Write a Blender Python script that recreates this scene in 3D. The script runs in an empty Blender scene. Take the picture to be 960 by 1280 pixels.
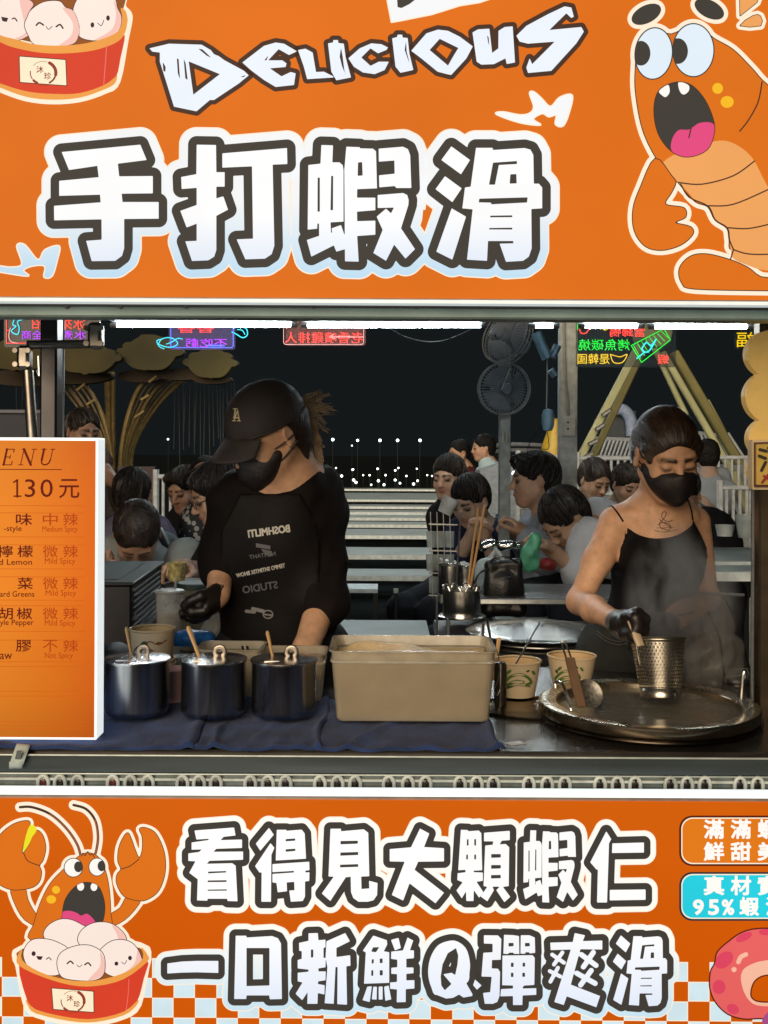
import bpy, math, random, time
import numpy as np
from mathutils import Vector, Matrix, Euler
T0 = time.time()
R = math.radians
SC = bpy.context.scene
COL = SC.collection

# ------------------------------------------------------------------ camera, sky, light, exposure
F = 1350.0            # focal length in photo pixels (photo 960 x 1280)
EYE = 1.45            # camera height
HX, HY = 480.0, 560.0 # horizon point in the photo
ROLL = R(0.30)
cam = bpy.data.cameras.new('camera'); co = bpy.data.objects.new('camera', cam); COL.objects.link(co)
cam.sensor_fit = 'VERTICAL'; cam.sensor_height = 36.0
cam.lens = F / 1280.0 * 36.0
cam.shift_y = -(640.0 - HY) / 1280.0
cam.clip_start = 0.05; cam.clip_end = 600
co.location = (0, 0, EYE); co.rotation_euler = (R(90), -ROLL, 0)
SC.camera = co

W = bpy.data.worlds.new('World'); SC.world = W; W.use_nodes = True
wn = W.node_tree; wn.nodes.clear()
wo = wn.nodes.new('ShaderNodeOutputWorld'); bg = wn.nodes.new('ShaderNodeBackground')
bg.inputs[0].default_value = (0.62, 0.80, 0.86, 1); bg.inputs[1].default_value = 0.0115
wn.links.new(bg.outputs[0], wo.inputs[0])

sun = bpy.data.lights.new('market_light', 'SUN'); so = bpy.data.objects.new('market_light', sun); COL.objects.link(so)
sun.energy = 2.7; sun.angle = R(48); sun.color = (1.0, 0.81, 0.58)
so.rotation_euler = (R(72), 0, R(-16))      # soft, warm glow of the lit market lane behind the camera
SC.view_settings.view_transform = 'Standard'; SC.view_settings.look = 'None'
SC.view_settings.exposure = 0.0; SC.view_settings.gamma = 1.0
SC.cycles.use_denoising = True
SC.cycles.max_bounces = 8; SC.cycles.transparent_max_bounces = 16
SC.cycles.sample_clamp_indirect = 4.0; SC.cycles.caustics_reflective = False; SC.cycles.caustics_refractive = False

# ------------------------------------------------------------------ helpers
def P(px, py, Y):
    dx, dy = px - HX, py - HY
    a = dx + ROLL * dy; b = dy - ROLL * dx
    return Vector((a / F * Y, Y, EYE - b / F * Y))
def lin(c):
    c = [v / 255.0 for v in c[:3]]
    return tuple(v / 12.92 if v <= 0.04045 else ((v + 0.055) / 1.055) ** 2.4 for v in c)
def empty(name, loc, label, cat, group=None, rz=0):
    o = bpy.data.objects.new(name, None); COL.objects.link(o)
    o.empty_display_size = .05; o.location = loc; o.rotation_euler = (0, 0, rz)
    o['label'] = label; o['category'] = cat
    if group: o['group'] = group
    return o
def tag(o, label=None, cat=None, group=None, kind=None):
    if label: o['label'] = label
    if cat: o['category'] = cat
    if group: o['group'] = group
    if kind: o['kind'] = kind
    return o
def link_mesh(name, me, m=None, parent=None, local=False):
    o = bpy.data.objects.new(name, me); COL.objects.link(o)
    if m is not None and not me.materials: me.materials.append(m)
    if parent is not None:
        o.parent = parent
        if not local: o.matrix_parent_inverse = world_of(parent).inverted()
    return o
def world_of(o):
    m = Matrix.LocRotScale(o.location, o.rotation_euler, o.scale)
    if o.parent is not None: m = world_of(o.parent) @ o.matrix_parent_inverse @ m
    return m
def copy_tree(o, parent=None):
    c = o.copy(); COL.objects.link(c)
    if parent is not None: c.parent = parent
    for ch in list(o.children): copy_tree(ch, c)
    return c

MATS = {}
def mat(name, c, rough=0.6, metal=0.0, nz=0.12, ns=30.0, bump=0.0, bs=200.0, spec=0.5, trans=0.0, alpha=1.0,
        emit=None, es=0.0, coat=0.0, sheen=0.0, stretch=None, sss=0.0):
    """procedural principled material: c is the linear base colour, mottled by noise"""
    if name in MATS: return MATS[name]
    m = bpy.data.materials.new(name); m.use_nodes = True; n = m.node_tree.nodes; L = m.node_tree.links
    b = n['Principled BSDF']
    tc = n.new('ShaderNodeTexCoord'); src = tc.outputs['Object']
    if stretch:
        mp = n.new('ShaderNodeMapping'); mp.inputs['Scale'].default_value = stretch
        L.new(src, mp.inputs[0]); src = mp.outputs[0]
    t = n.new('ShaderNodeTexNoise'); t.inputs['Scale'].default_value = ns; t.inputs['Detail'].default_value = 4
    L.new(src, t.inputs['Vector'])
    mr = n.new('ShaderNodeMapRange'); mr.inputs['To Min'].default_value = 1 - nz * 1.6; mr.inputs['To Max'].default_value = 1 + nz * 1.6
    mr.inputs['From Min'].default_value = .25; mr.inputs['From Max'].default_value = .75
    L.new(t.outputs[0], mr.inputs[0])
    mx = n.new('ShaderNodeVectorMath'); mx.operation = 'SCALE'; mx.inputs[0].default_value = c[:3]
    L.new(mr.outputs[0], mx.inputs['Scale']); L.new(mx.outputs[0], b.inputs['Base Color'])
    b.inputs['Roughness'].default_value = rough; b.inputs['Metallic'].default_value = metal
    b.inputs['Specular IOR Level'].default_value = spec
    if trans: b.inputs['Transmission Weight'].default_value = trans
    if alpha < 1: b.inputs['Alpha'].default_value = alpha
    if coat: b.inputs['Coat Weight'].default_value = coat
    if sheen: b.inputs['Sheen Weight'].default_value = sheen
    if sss:
        b.inputs['Subsurface Weight'].default_value = sss; b.inputs['Subsurface Radius'].default_value = (.012, .005, .003)
        b.inputs['Subsurface Scale'].default_value = 1.0
    if emit is not None:
        b.inputs['Emission Color'].default_value = (*emit, 1); b.inputs['Emission Strength'].default_value = es
    if bump:
        t2 = n.new('ShaderNodeTexNoise'); t2.inputs['Scale'].default_value = bs; t2.inputs['Detail'].default_value = 5
        L.new(src, t2.inputs['Vector'])
        bp = n.new('ShaderNodeBump'); bp.inputs['Strength'].default_value = bump; bp.inputs['Distance'].default_value = .004
        L.new(t2.outputs[0], bp.inputs['Height']); L.new(bp.outputs[0], b.inputs['Normal'])
    if metal > .5:
        mr2 = n.new('ShaderNodeMapRange'); mr2.inputs['To Min'].default_value = max(.03, rough - .1); mr2.inputs['To Max'].default_value = rough + .13
        t3 = n.new('ShaderNodeTexNoise'); t3.inputs['Scale'].default_value = 14; t3.inputs['Detail'].default_value = 6
        L.new(src, t3.inputs['Vector']); L.new(t3.outputs[0], mr2.inputs[0]); L.new(mr2.outputs[0], b.inputs['Roughness'])
    MATS[name] = m
    return m
def glow(name, c, k=0.86, c2=None, z0=0, z1=1, nz=0.03, gloss=0.35, base=.10, ns=6.0):
    """backlit print: c (0-255) printed on acrylic, optional second print colour c2 from height z1 down to z0"""
    if name in MATS: return MATS[name]
    m = bpy.data.materials.new(name); m.use_nodes = True; n = m.node_tree.nodes; L = m.node_tree.links
    b = n['Principled BSDF']; b.inputs['Roughness'].default_value = .5; b.inputs['Specular IOR Level'].default_value = .12
    tc = n.new('ShaderNodeTexCoord')
    if c2 is not None:
        sx = n.new('ShaderNodeSeparateXYZ'); L.new(tc.outputs['Object'], sx.inputs[0])
        mr = n.new('ShaderNodeMapRange'); mr.inputs['From Min'].default_value = z0; mr.inputs['From Max'].default_value = z1
        L.new(sx.outputs[2], mr.inputs[0])
        mc = n.new('ShaderNodeMix'); mc.data_type = 'RGBA'
        mc.inputs[6].default_value = (*lin(c2), 1); mc.inputs[7].default_value = (*lin(c), 1)
        L.new(mr.outputs[0], mc.inputs[0]); col = mc.outputs[2]
    else:
        rg = n.new('ShaderNodeRGB'); rg.outputs[0].default_value = (*lin(c), 1); col = rg.outputs[0]
    t = n.new('ShaderNodeTexNoise'); t.inputs['Scale'].default_value = ns; t.inputs['Detail'].default_value = 2
    L.new(tc.outputs['Object'], t.inputs['Vector'])
    mr2 = n.new('ShaderNodeMapRange'); mr2.inputs['From Min'].default_value = .3; mr2.inputs['From Max'].default_value = .7
    mr2.inputs['To Min'].default_value = k * (1 - nz); mr2.inputs['To Max'].default_value = k * (1 + nz)
    L.new(t.outputs[0], mr2.inputs[0])
    L.new(mr2.outputs[0], b.inputs['Emission Strength']); L.new(col, b.inputs['Emission Color'])
    sc = n.new('ShaderNodeVectorMath'); sc.operation = 'SCALE'; sc.inputs['Scale'].default_value = base
    L.new(col, sc.inputs[0]); L.new(sc.outputs[0], b.inputs['Base Color'])
    MATS[name] = m
    return m

class MB:
    def __init__(s): s.v = []; s.f = []; s.smooth = False
    def add(s, vs, fs):
        k = len(s.v); s.v += [tuple(v) for v in vs]; s.f += [tuple(i + k for i in f) for f in fs]; return s
    def box(s, c, d, rot=None, bev=0.0):
        c = Vector(c); h = Vector(d) / 2
        M = rot if rot is not None else Matrix.Identity(3)
        if bev > 0:
            b = min(bev, min(h) * .49); vs = []; idx = {}
            for sx in (-1, 1):
                for sy in (-1, 1):
                    for sz in (-1, 1):
                        for a in range(3):
                            q = Vector((sx * (h.x - (b if a != 0 else 0)), sy * (h.y - (b if a != 1 else 0)), sz * (h.z - (b if a != 2 else 0))))
                            idx[(sx, sy, sz, a)] = len(vs); vs.append(c + M @ q)
            fs = []
            for a in range(3):
                o1, o2 = [(1, 2), (2, 0), (0, 1)][a]
                for sg in (-1, 1):
                    ring = []
                    for (u, v) in ((-1, -1), (1, -1), (1, 1), (-1, 1)):
                        k = [0, 0, 0]; k[a] = sg; k[o1] = u; k[o2] = v; ring.append(idx[(*k, a)])
                    fs.append(ring if sg > 0 else ring[::-1])
            for a in range(3):      # edges along axis a
                o1, o2 = [(1, 2), (2, 0), (0, 1)][a]
                for u in (-1, 1):
                    for v in (-1, 1):
                        k0 = [0, 0, 0]; k0[a] = -1; k0[o1] = u; k0[o2] = v; k1 = list(k0); k1[a] = 1
                        q = [idx[(*k0, o1)], idx[(*k1, o1)], idx[(*k1, o2)], idx[(*k0, o2)]]
                        fs.append(q if u * v < 0 else q[::-1])
            for sx in (-1, 1):
                for sy in (-1, 1):
                    for sz in (-1, 1):
                        t = [idx[(sx, sy, sz, 0)], idx[(sx, sy, sz, 1)], idx[(sx, sy, sz, 2)]]
                        fs.append(t if sx * sy * sz > 0 else t[::-1])
            return s.add(vs, fs)
        vs = [c + M @ Vector((x * h.x, y * h.y, z * h.z)) for x in (-1, 1) for y in (-1, 1) for z in (-1, 1)]
        return s.add(vs, [(0, 1, 3, 2), (4, 6, 7, 5), (0, 4, 5, 1), (2, 3, 7, 6), (0, 2, 6, 4), (1, 5, 7, 3)])
    def tube(s, pts, r, n=10, cap=True, flat=1.0):
        pts = [Vector(p) for p in pts]; N = len(pts)
        rs = r if isinstance(r, (list, tuple)) else [r] * N
        up = None; rings = []; base = len(s.v)
        for i, p in enumerate(pts):
            d = (pts[min(i + 1, N - 1)] - pts[max(i - 1, 0)])
            d = d.normalized() if d.length > 1e-9 else Vector((0, 0, 1))
            if up is None:
                up = Vector((0, 0, 1)) if abs(d.z) < .9 else Vector((1, 0, 0))
            u = (up - d * up.dot(d)).normalized(); up = u; w = d.cross(u)
            for k in range(n):
                a = 2 * math.pi * k / n
                s.v.append(tuple(p + u * (math.cos(a) * rs[i] * flat) + w * (math.sin(a) * rs[i])))
        for i in range(N - 1):
            for k in range(n):
                a = base + i * n + k; b = base + i * n + (k + 1) % n
                s.f.append((a, b, b + n, a + n))
        if cap:
            s.f.append(tuple(base + k for k in range(n))[::-1]); s.f.append(tuple(base + (N - 1) * n + k for k in range(n)))
        return s
    def lathe(s, prof, c=(0, 0, 0), n=40, M=None, closed=False, sx=1.0, sy=1.0, a0=0, a1=2 * math.pi):
        c = Vector(c); base = len(s.v); m = len(prof); full = abs(a1 - a0 - 2 * math.pi) < 1e-6
        cnt = n if full else n + 1
        for k in range(cnt):
            a = a0 + (a1 - a0) * k / n
            for (r, z) in prof:
                q = Vector((r * math.cos(a) * sx, r * math.sin(a) * sy, z))
                s.v.append(tuple(c + (M @ q if M is not None else q)))
        for k in range(n):
            k2 = (k + 1) % cnt
            for i in range(m if closed else m - 1):
                i2 = (i + 1) % m
                s.f.append((base + k * m + i, base + k2 * m + i, base + k2 * m + i2, base + k * m + i2))
        return s
    def sphere(s, c, r, n=12, sc=(1, 1, 1), M=None):
        c = Vector(c); prof = [(math.sin(math.pi * i / (n // 2 + 2)) * r, -math.cos(math.pi * i / (n // 2 + 2)) * r) for i in range(n // 2 + 3)]
        D = Matrix.Diagonal(Vector(sc)); 
        return s.lathe(prof, c, n, M=(M @ D if M is not None else D))
    def grid(s, fn, nu, nv):
        k = len(s.v)
        for i in range(nu + 1):
            for j in range(nv + 1): s.v.append(tuple(fn(i / nu, j / nv)))
        for i in range(nu):
            for j in range(nv):
                a = k + i * (nv + 1) + j; s.f.append((a, a + nv + 1, a + nv + 2, a + 1))
        return s
    def prism(s, pts2, y0, y1, to=None):
        """pts2: closed outline in photo pixels at depth y0, extruded straight back to y1"""
        n = len(pts2); k = len(s.v)
        fr = [P(x, y, y0) if to is None else to(x, y) for x, y in pts2]
        for p in fr: s.v.append(tuple(p))
        for p in fr: s.v.append((p[0], p[1] + (y1 - y0), p[2]))
        s.f.append(tuple(k + i for i in range(n))); s.f.append(tuple(k + n + i for i in range(n))[::-1])
        for i in range(n):
            j = (i + 1) % n; s.f.append((k + i, k + n + i, k + n + j, k + j))
        return s
    def build(s, name, m, parent=None, smooth=True, ang=35, thick=0.0):
        me = bpy.data.meshes.new(name); me.from_pydata(s.v, [], s.f); me.update()
        import bmesh
        bm = bmesh.new(); bm.from_mesh(me)
        bmesh.ops.remove_doubles(bm, verts=bm.verts, dist=1e-6)
        bmesh.ops.recalc_face_normals(bm, faces=bm.faces); bm.to_mesh(me); bm.free()
        if smooth:
            me.shade_smooth(); me.set_sharp_from_angle(angle=R(ang))
        o = link_mesh(name, me, m, parent)
        if thick:
            md = o.modifiers.new('s', 'SOLIDIFY'); md.thickness = thick; md.offset = -1
        return o

# ------------------------------------------------------------------ flat print: shapes in photo pixels -> clean outlines
def smooth(pts, n=5, closed=True):
    p = np.array(pts, float); N = len(p); out = []
    rng = range(N) if closed else range(N - 1)
    for i in rng:
        g = (lambda k: p[k % N]) if closed else (lambda k: p[min(max(k, 0), N - 1)])
        p0, p1, p2, p3 = g(i - 1), g(i), g(i + 1), g(i + 2)
        for j in range(n):
            t = j / n
            out.append(.5 * ((2 * p1) + (-p0 + p2) * t + (2 * p0 - 5 * p1 + 4 * p2 - p3) * t * t + (-p0 + 3 * p1 - 3 * p2 + p3) * t ** 3))
    if not closed: out.append(p[-1])
    return [tuple(q) for q in out]
def segs_of(poly):
    p = np.array(poly, float); return np.concatenate([p, np.roll(p, -1, 0)], 1)
def sd_segs(S, X, Y, closed=True):
    D = np.full(X.shape, 1e9); ins = np.zeros(X.shape, bool)
    for x0, y0, x1, y1 in S:
        ex, ey = x1 - x0, y1 - y0; l2 = ex * ex + ey * ey + 1e-12
        t = np.clip(((X - x0) * ex + (Y - y0) * ey) / l2, 0, 1)
        D = np.minimum(D, (X - x0 - t * ex) ** 2 + (Y - y0 - t * ey) ** 2)
        if closed and y0 != y1:
            c = ((y0 > Y) != (y1 > Y)) & (X < (x1 - x0) * (Y - y0) / (y1 - y0) + x0)
            ins ^= c
    D = np.sqrt(D)
    return np.where(ins, -D, D) if closed else D
# primitives: ('p',pts) filled polygon, ('l',pts,w) line, ('e',cx,cy,rx,ry,deg), ('s',segarray) even-odd outline, ('c',prim) cut
def pr_bounds(pr):
    k = pr[0]
    if k == 'c': return None
    if k == 'p': a = np.array(pr[1], float); m = 0
    elif k == 'l': a = np.array(pr[1], float); m = pr[2] / 2
    elif k == 's': a = pr[1].reshape(-1, 2); m = 0
    else: a = np.array([[pr[1], pr[2]]]); m = max(pr[3], pr[4])
    return a[:, 0].min() - m, a[:, 1].min() - m, a[:, 0].max() + m, a[:, 1].max() + m
def pr_sd(pr, X, Y):
    k = pr[0]
    if k == 'p': return sd_segs(segs_of(pr[1]), X, Y)
    if k == 's': return sd_segs(pr[1], X, Y)
    if k == 'l':
        p = np.array(pr[1], float); S = np.concatenate([p[:-1], p[1:]], 1)
        return sd_segs(S, X, Y, False) - pr[2] / 2
    if k == 'e':
        a = R(pr[5] if len(pr) > 5 else 0); x = X - pr[1]; y = Y - pr[2]
        u = x * math.cos(a) + y * math.sin(a); v = -x * math.sin(a) + y * math.cos(a)
        q = np.sqrt((u / pr[3]) ** 2 + (v / pr[4]) ** 2) + 1e-9
        g = np.sqrt((u / pr[3] ** 2) ** 2 + (v / pr[4] ** 2) ** 2) + 1e-9
        return q * (q - 1) / g
def field(prims, h, pad):
    bs = [b for b in (pr_bounds(p) for p in prims) if b]
    x0 = min(b[0] for b in bs) - pad; y0 = min(b[1] for b in bs) - pad
    x1 = max(b[2] for b in bs) + pad; y1 = max(b[3] for b in bs) + pad
    xs = np.arange(x0, x1 + h, h); ys = np.arange(y0, y1 + h, h)
    X, Y = np.meshgrid(xs, ys); D = np.full(X.shape, 1e9)
    for p in prims:
        if p[0] == 'c':
            q = p[1]; d = pr_sd(q, X, Y); D = np.maximum(D, -d)
        else:
            b = pr_bounds(p)
            i0, i1 = np.searchsorted(xs, (b[0] - pad - h, b[2] + pad + h)); j0, j1 = np.searchsorted(ys, (b[1] - pad - h, b[3] + pad + h))
            sl = (slice(max(j0 - 1, 0), j1 + 1), slice(max(i0 - 1, 0), i1 + 1))
            D[sl] = np.minimum(D[sl], pr_sd(p, X[sl], Y[sl]))
    return xs, ys, D
def march(xs, ys, D):
    D = np.where(np.abs(D) < 1e-6, 1e-6, D)
    D[0, :] = D[-1, :] = 1; D[:, 0] = D[:, -1] = 1
    I = D < 0; V = []; Fc = []
    c = I[:-1, :-1].astype(int) + I[:-1, 1:] + I[1:, 1:] + I[1:, :-1]
    for j, i in zip(*np.where((c > 0) & (c < 4))):
        ring = ((i, j), (i + 1, j), (i + 1, j + 1), (i, j + 1)); pts = []
        for k in range(4):
            (a, b), (a2, b2) = ring[k], ring[(k + 1) % 4]; d1, d2 = D[b, a], D[b2, a2]
            if d1 < 0: pts.append((xs[a], ys[b]))
            if (d1 < 0) != (d2 < 0):
                t = d1 / (d1 - d2); pts.append((xs[a] + (xs[a2] - xs[a]) * t, ys[b] + (ys[b2] - ys[b]) * t))
        if len(pts) > 2:
            Fc.append(tuple(range(len(V), len(V) + len(pts)))); V += pts
    full = (c == 4)
    for j in range(full.shape[0]):
        row = full[j]; d = np.diff(np.concatenate([[0], row.astype(int), [0]])); st = np.where(d == 1)[0]; en = np.where(d == -1)[0]
        for a, b in zip(st, en):
            Fc.append(tuple(range(len(V), len(V) + 4))); V += [(xs[a], ys[j]), (xs[b], ys[j]), (xs[b], ys[j + 1]), (xs[a], ys[j + 1])]
    return V, Fc
def printed(name, prims, Y, m, parent, grow=0.0, h=1.0, cut_after=(), to=None, inter=None, ring=None):
    xs, ys, D = field(prims, h, max(grow, 0) + 2.5 * h)
    if ring: D = np.abs(D) - ring / 2
    D = D - grow
    if cut_after or inter is not None:
        X, YY = np.meshgrid(xs, ys)
        for p in cut_after: D = np.maximum(D, -pr_sd(p, X, YY))
        if inter is not None:
            di = np.full(X.shape, 1e9)
            for p in inter: di = np.minimum(di, pr_sd(p, X, YY))
            D = np.maximum(D, di)
    V, Fc = march(xs, ys, D)
    if not V: return None
    me = bpy.data.meshes.new(name)
    me.from_pydata([tuple(v) for v in to.batch(V)] if hasattr(to, 'batch') else [tuple(P(x, y, Y)) if to is None else tuple(to(x, y)) for x, y in V], [], [f[::-1] for f in Fc]); me.update()
    return link_mesh(name, me, m, parent)
_G = {}
def glyph_segs(s):
    """outline segments of a line of text in em units (font built into Blender)"""
    if s in _G: return _G[s]
    cu = bpy.data.curves.new('t', 'FONT'); cu.body = s; cu.resolution_u = 3; cu.fill_mode = 'FRONT'
    o = bpy.data.objects.new('t', cu); me = o.to_mesh()
    n = len(me.vertices); co_ = np.zeros(n * 3); me.vertices.foreach_get('co', co_); co_ = co_.reshape(-1, 3)[:, :2]
    cnt = {}
    for p in me.polygons:
        for k in p.edge_keys: cnt[k] = cnt.get(k, 0) + 1
    S = np.array([[*co_[a], *co_[b]] for (a, b), c in cnt.items() if c == 1])
    o.to_mesh_clear(); bpy.data.objects.remove(o); bpy.data.curves.remove(cu)
    _G[s] = S; return S
def text(s, x, y, size, w=None, mirror=False, shear=0.0, rot=0.0, height=None):
    """text with its left edge at photo x, baseline at photo y; w = exact width in px"""
    S = glyph_segs(s).copy()
    x0 = min(S[:, 0].min(), S[:, 2].min()); x1 = max(S[:, 0].max(), S[:, 2].max())
    y0 = min(S[:, 1].min(), S[:, 3].min()); y1 = max(S[:, 1].max(), S[:, 3].max())
    sx = size if w is None else w / (x1 - x0); sy = size if height is None else height / (y1 - y0)
    if height is not None: S[:, 1] -= y0; S[:, 3] -= y0
    X = (S[:, [0, 2]] - x0) * sx; Yy = S[:, [1, 3]] * sy
    if mirror: X = (x1 - x0) * sx - X
    X = X + Yy * shear
    a = R(rot); Xr = X * math.cos(a) + Yy * math.sin(a); Yr = -X * math.sin(a) + Yy * math.cos(a)
    out = np.stack([x + Xr[:, 0], y - Yr[:, 0], x + Xr[:, 1], y - Yr[:, 1]], 1)
    return ('s', out)
def crop(ox, oy, s, pts): return [(ox + x / s, oy + y / s) for x, y in pts]
# ------------------------------------------------------------------ traced brush characters (units of the sign, in photo pixels)
def G(ox, oy, s, add, cuts=()):
    return [('p', crop(ox, oy, s, a)) for a in add] + [('c', ('p', crop(ox, oy, s, c))) for c in cuts]
H4 = 4.8; L5 = 16 / 3.0
XIA = ([[(122,270),(195,262),(200,150),(270,152),(266,254),(308,254),(328,270),(333,300),(333,610),(255,614),(258,675),(265,678),(262,650),(318,630),(342,700),(342,775),(290,790),(275,752),(140,820),(113,720),(187,695),(186,620),(176,622),(175,652),(118,658)],
  [(350,160),(430,163),(432,170),(510,172),(528,188),(534,410),(415,415),(414,466),(524,466),(524,541),(414,550),(415,607),(524,604),(524,688),(415,696),(424,850),(342,848),(338,300)],
  [(544,172),(690,160),(720,175),(733,210),(740,408),(650,408),(640,396),(548,404),(546,332),(640,322),(638,243),(545,250)],
  [(538,450),(690,438),(715,450),(724,480),(722,510),(678,650),(762,775),(705,832),(637,748),(588,845),(512,798),(568,660),(532,580),(588,532),(618,560),(636,525),(538,528)]],
  [[(178,345),(191,345),(191,550),(177,550)],[(259,335),(271,335),(270,541),(255,541)],[(420,255),(445,252),(448,333),(418,335)]])
HUA = ([[(260,158),(372,240),(318,326),(200,240)],[(222,337),(322,410),(266,493),(165,415)],[(262,530),(348,580),(266,838),(170,790)],
  [(408,167),(508,167),(510,180),(700,168),(735,178),(752,210),(755,382),(785,382),(805,405),(805,530),(740,534),(742,770),(725,820),(690,845),(588,851),(550,742),(632,740),(632,726),(480,726),(474,845),(354,838),(388,536),(326,530),(342,405),(376,400)]],
  [[(510,256),(654,246),(654,264),(545,270),(522,388),(486,388)],[(614,326),(650,324),(652,380),(610,382)],[(428,472),(718,464),(714,495),(500,506),(498,496),(424,494)],[(494,574),(626,572),(626,583),(492,584)],[(487,648),(626,646),(626,657),(486,657)]])
def remap(g, bx, by, tx, ty):
    f = lambda L: [[(tx[0] + (x - bx[0]) * (tx[1] - tx[0]) / (bx[1] - bx[0]), ty[0] + (y - by[0]) * (ty[1] - ty[0]) / (by[1] - by[0])) for x, y in p] for p in L]
    return f(g[0]), f(g[1])
def xs_(*q):  # crossed strokes in crop coordinates
    return [('l', crop(670, 1140, L5, [a, b]), w / L5) for a, b, w in q]
BIG = [
 G(40,150,H4,[[(178,192),(650,148),(688,240),(515,262),(523,338),(725,336),(725,440),(538,442),(543,492),(760,492),(760,592),(553,594),(553,770),(540,815),(500,845),(358,847),(325,725),(418,718),(417,596),(133,602),(132,515),(412,494),(408,448),(163,455),(163,365),(400,343),(392,275),(222,300)]]),
 G(200,150,H4,[[(220,148),(336,150),(338,313),(388,313),(388,400),(338,400),(338,470),(380,458),(408,538),(338,575),(338,780),(325,820),(290,842),(192,846),(152,728),(220,725),(220,622),(160,645),(122,545),(220,510),(220,407),(130,414),(127,342),(218,325)],
   [(374,200),(762,168),(764,264),(676,268),(686,755),(670,805),(630,832),(512,836),(460,716),(558,712),(552,278),(374,286)]]),
 G(360,150,H4,*XIA), G(510,150,H4,*HUA)]
ROW1 = [
 G(220,1010,L5,[[(123,150),(387,130),(397,183),(318,192),(297,214),(440,210),(440,266),(268,272),(250,292),(447,290),(447,345),(222,352),(206,372),(375,368),(398,385),(410,622),(345,620),(340,605),(212,605),(208,618),(140,616),(145,475),(88,432),(130,355),(82,353),(82,303),(155,293),(172,276),(104,278),(104,230),(215,214),(222,205),(136,210)]],
   [[(216,424),(335,420),(335,430),(212,436)],[(212,483),(337,481),(337,493),(210,494)],[(212,544),(340,542),(340,551),(210,552)]]),
 G(220,1010,L5,[[(620,132),(652,178),(562,285),(532,238)],[(630,234),(656,265),(636,312),(633,625),(569,625),(571,430),(556,430),(527,388)],
   [(672,145),(735,145),(737,152),(838,144),(858,170),(867,338),(665,350)],
   [(643,374),(888,358),(890,414),(862,418),(862,430),(890,428),(888,486),(860,490),(860,590),(845,620),(765,625),(755,550),(790,548),(788,492),(738,496),(740,555),(678,562),(670,500),(643,496)]],
   [[(732,207),(795,203),(795,218),(730,222)],[(732,275),(796,271),(796,286),(730,292)],[(638,428),(786,419),(786,430),(638,440)]]),
 G(390,1010,L5,[[(123,138),(193,138),(194,155),(345,142),(375,165),(382,455),(328,457),(330,540),(382,536),(380,485),(437,500),(434,580),(410,615),(370,625),(310,625),(275,600),(260,560),(258,458),(225,462),(122,620),(65,570),(145,458),(110,456)]],
   [[(190,220),(306,218),(306,238),(190,242)],[(190,297),(308,293),(308,313),(188,318)],[(188,378),(308,374),(308,392),(186,396)]]),
 G(390,1010,L5,[[(720,137),(782,170),(747,260),(880,268),(880,356),(708,358),(684,412),(880,565),(823,635),(650,502),(608,617),(532,580),(618,358),(518,356),(518,274),(660,262)]]),
 G(560,1010,L5,[[(86,145),(132,147),(137,155),(205,150),(222,168),(228,415),(170,418),(172,428),(232,430),(232,485),(190,492),(235,560),(208,598),(172,548),(170,620),(122,620),(120,555),(92,602),(56,550),(98,495),(62,480),(64,435),(118,428),(116,412),(68,415)],
   [(240,165),(412,152),(412,214),(358,218),(345,242),(385,240),(408,262),(405,520),(366,526),(415,592),(376,628),(322,548),(345,524),(296,524),(306,548),(262,622),(218,590),(262,525),(237,520),(248,250),(298,245),(302,222),(240,222)]],
   [[(127,207),(137,207),(137,250),(125,250)],[(175,207),(187,207),(187,250),(175,250)],[(122,310),(133,310),(133,343),(121,343)],[(175,310),(187,310),(187,343),(175,343)],
    [(288,307),(352,307),(352,330),(288,332)],[(288,380),(352,380),(352,403),(287,405)],[(287,447),(352,446),(352,468),(287,470)]]),
 G(560,1010,L5,*remap(XIA,(113,762),(150,850),(500,865),(148,630))),
 G(660,1010,L5,[[(522,155),(555,208),(540,235),(527,630),(460,630),(466,408),(458,412),(415,362)],[(562,236),(773,230),(773,297),(560,300)],[(545,546),(784,543),(784,612),(545,616)]])]
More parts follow.
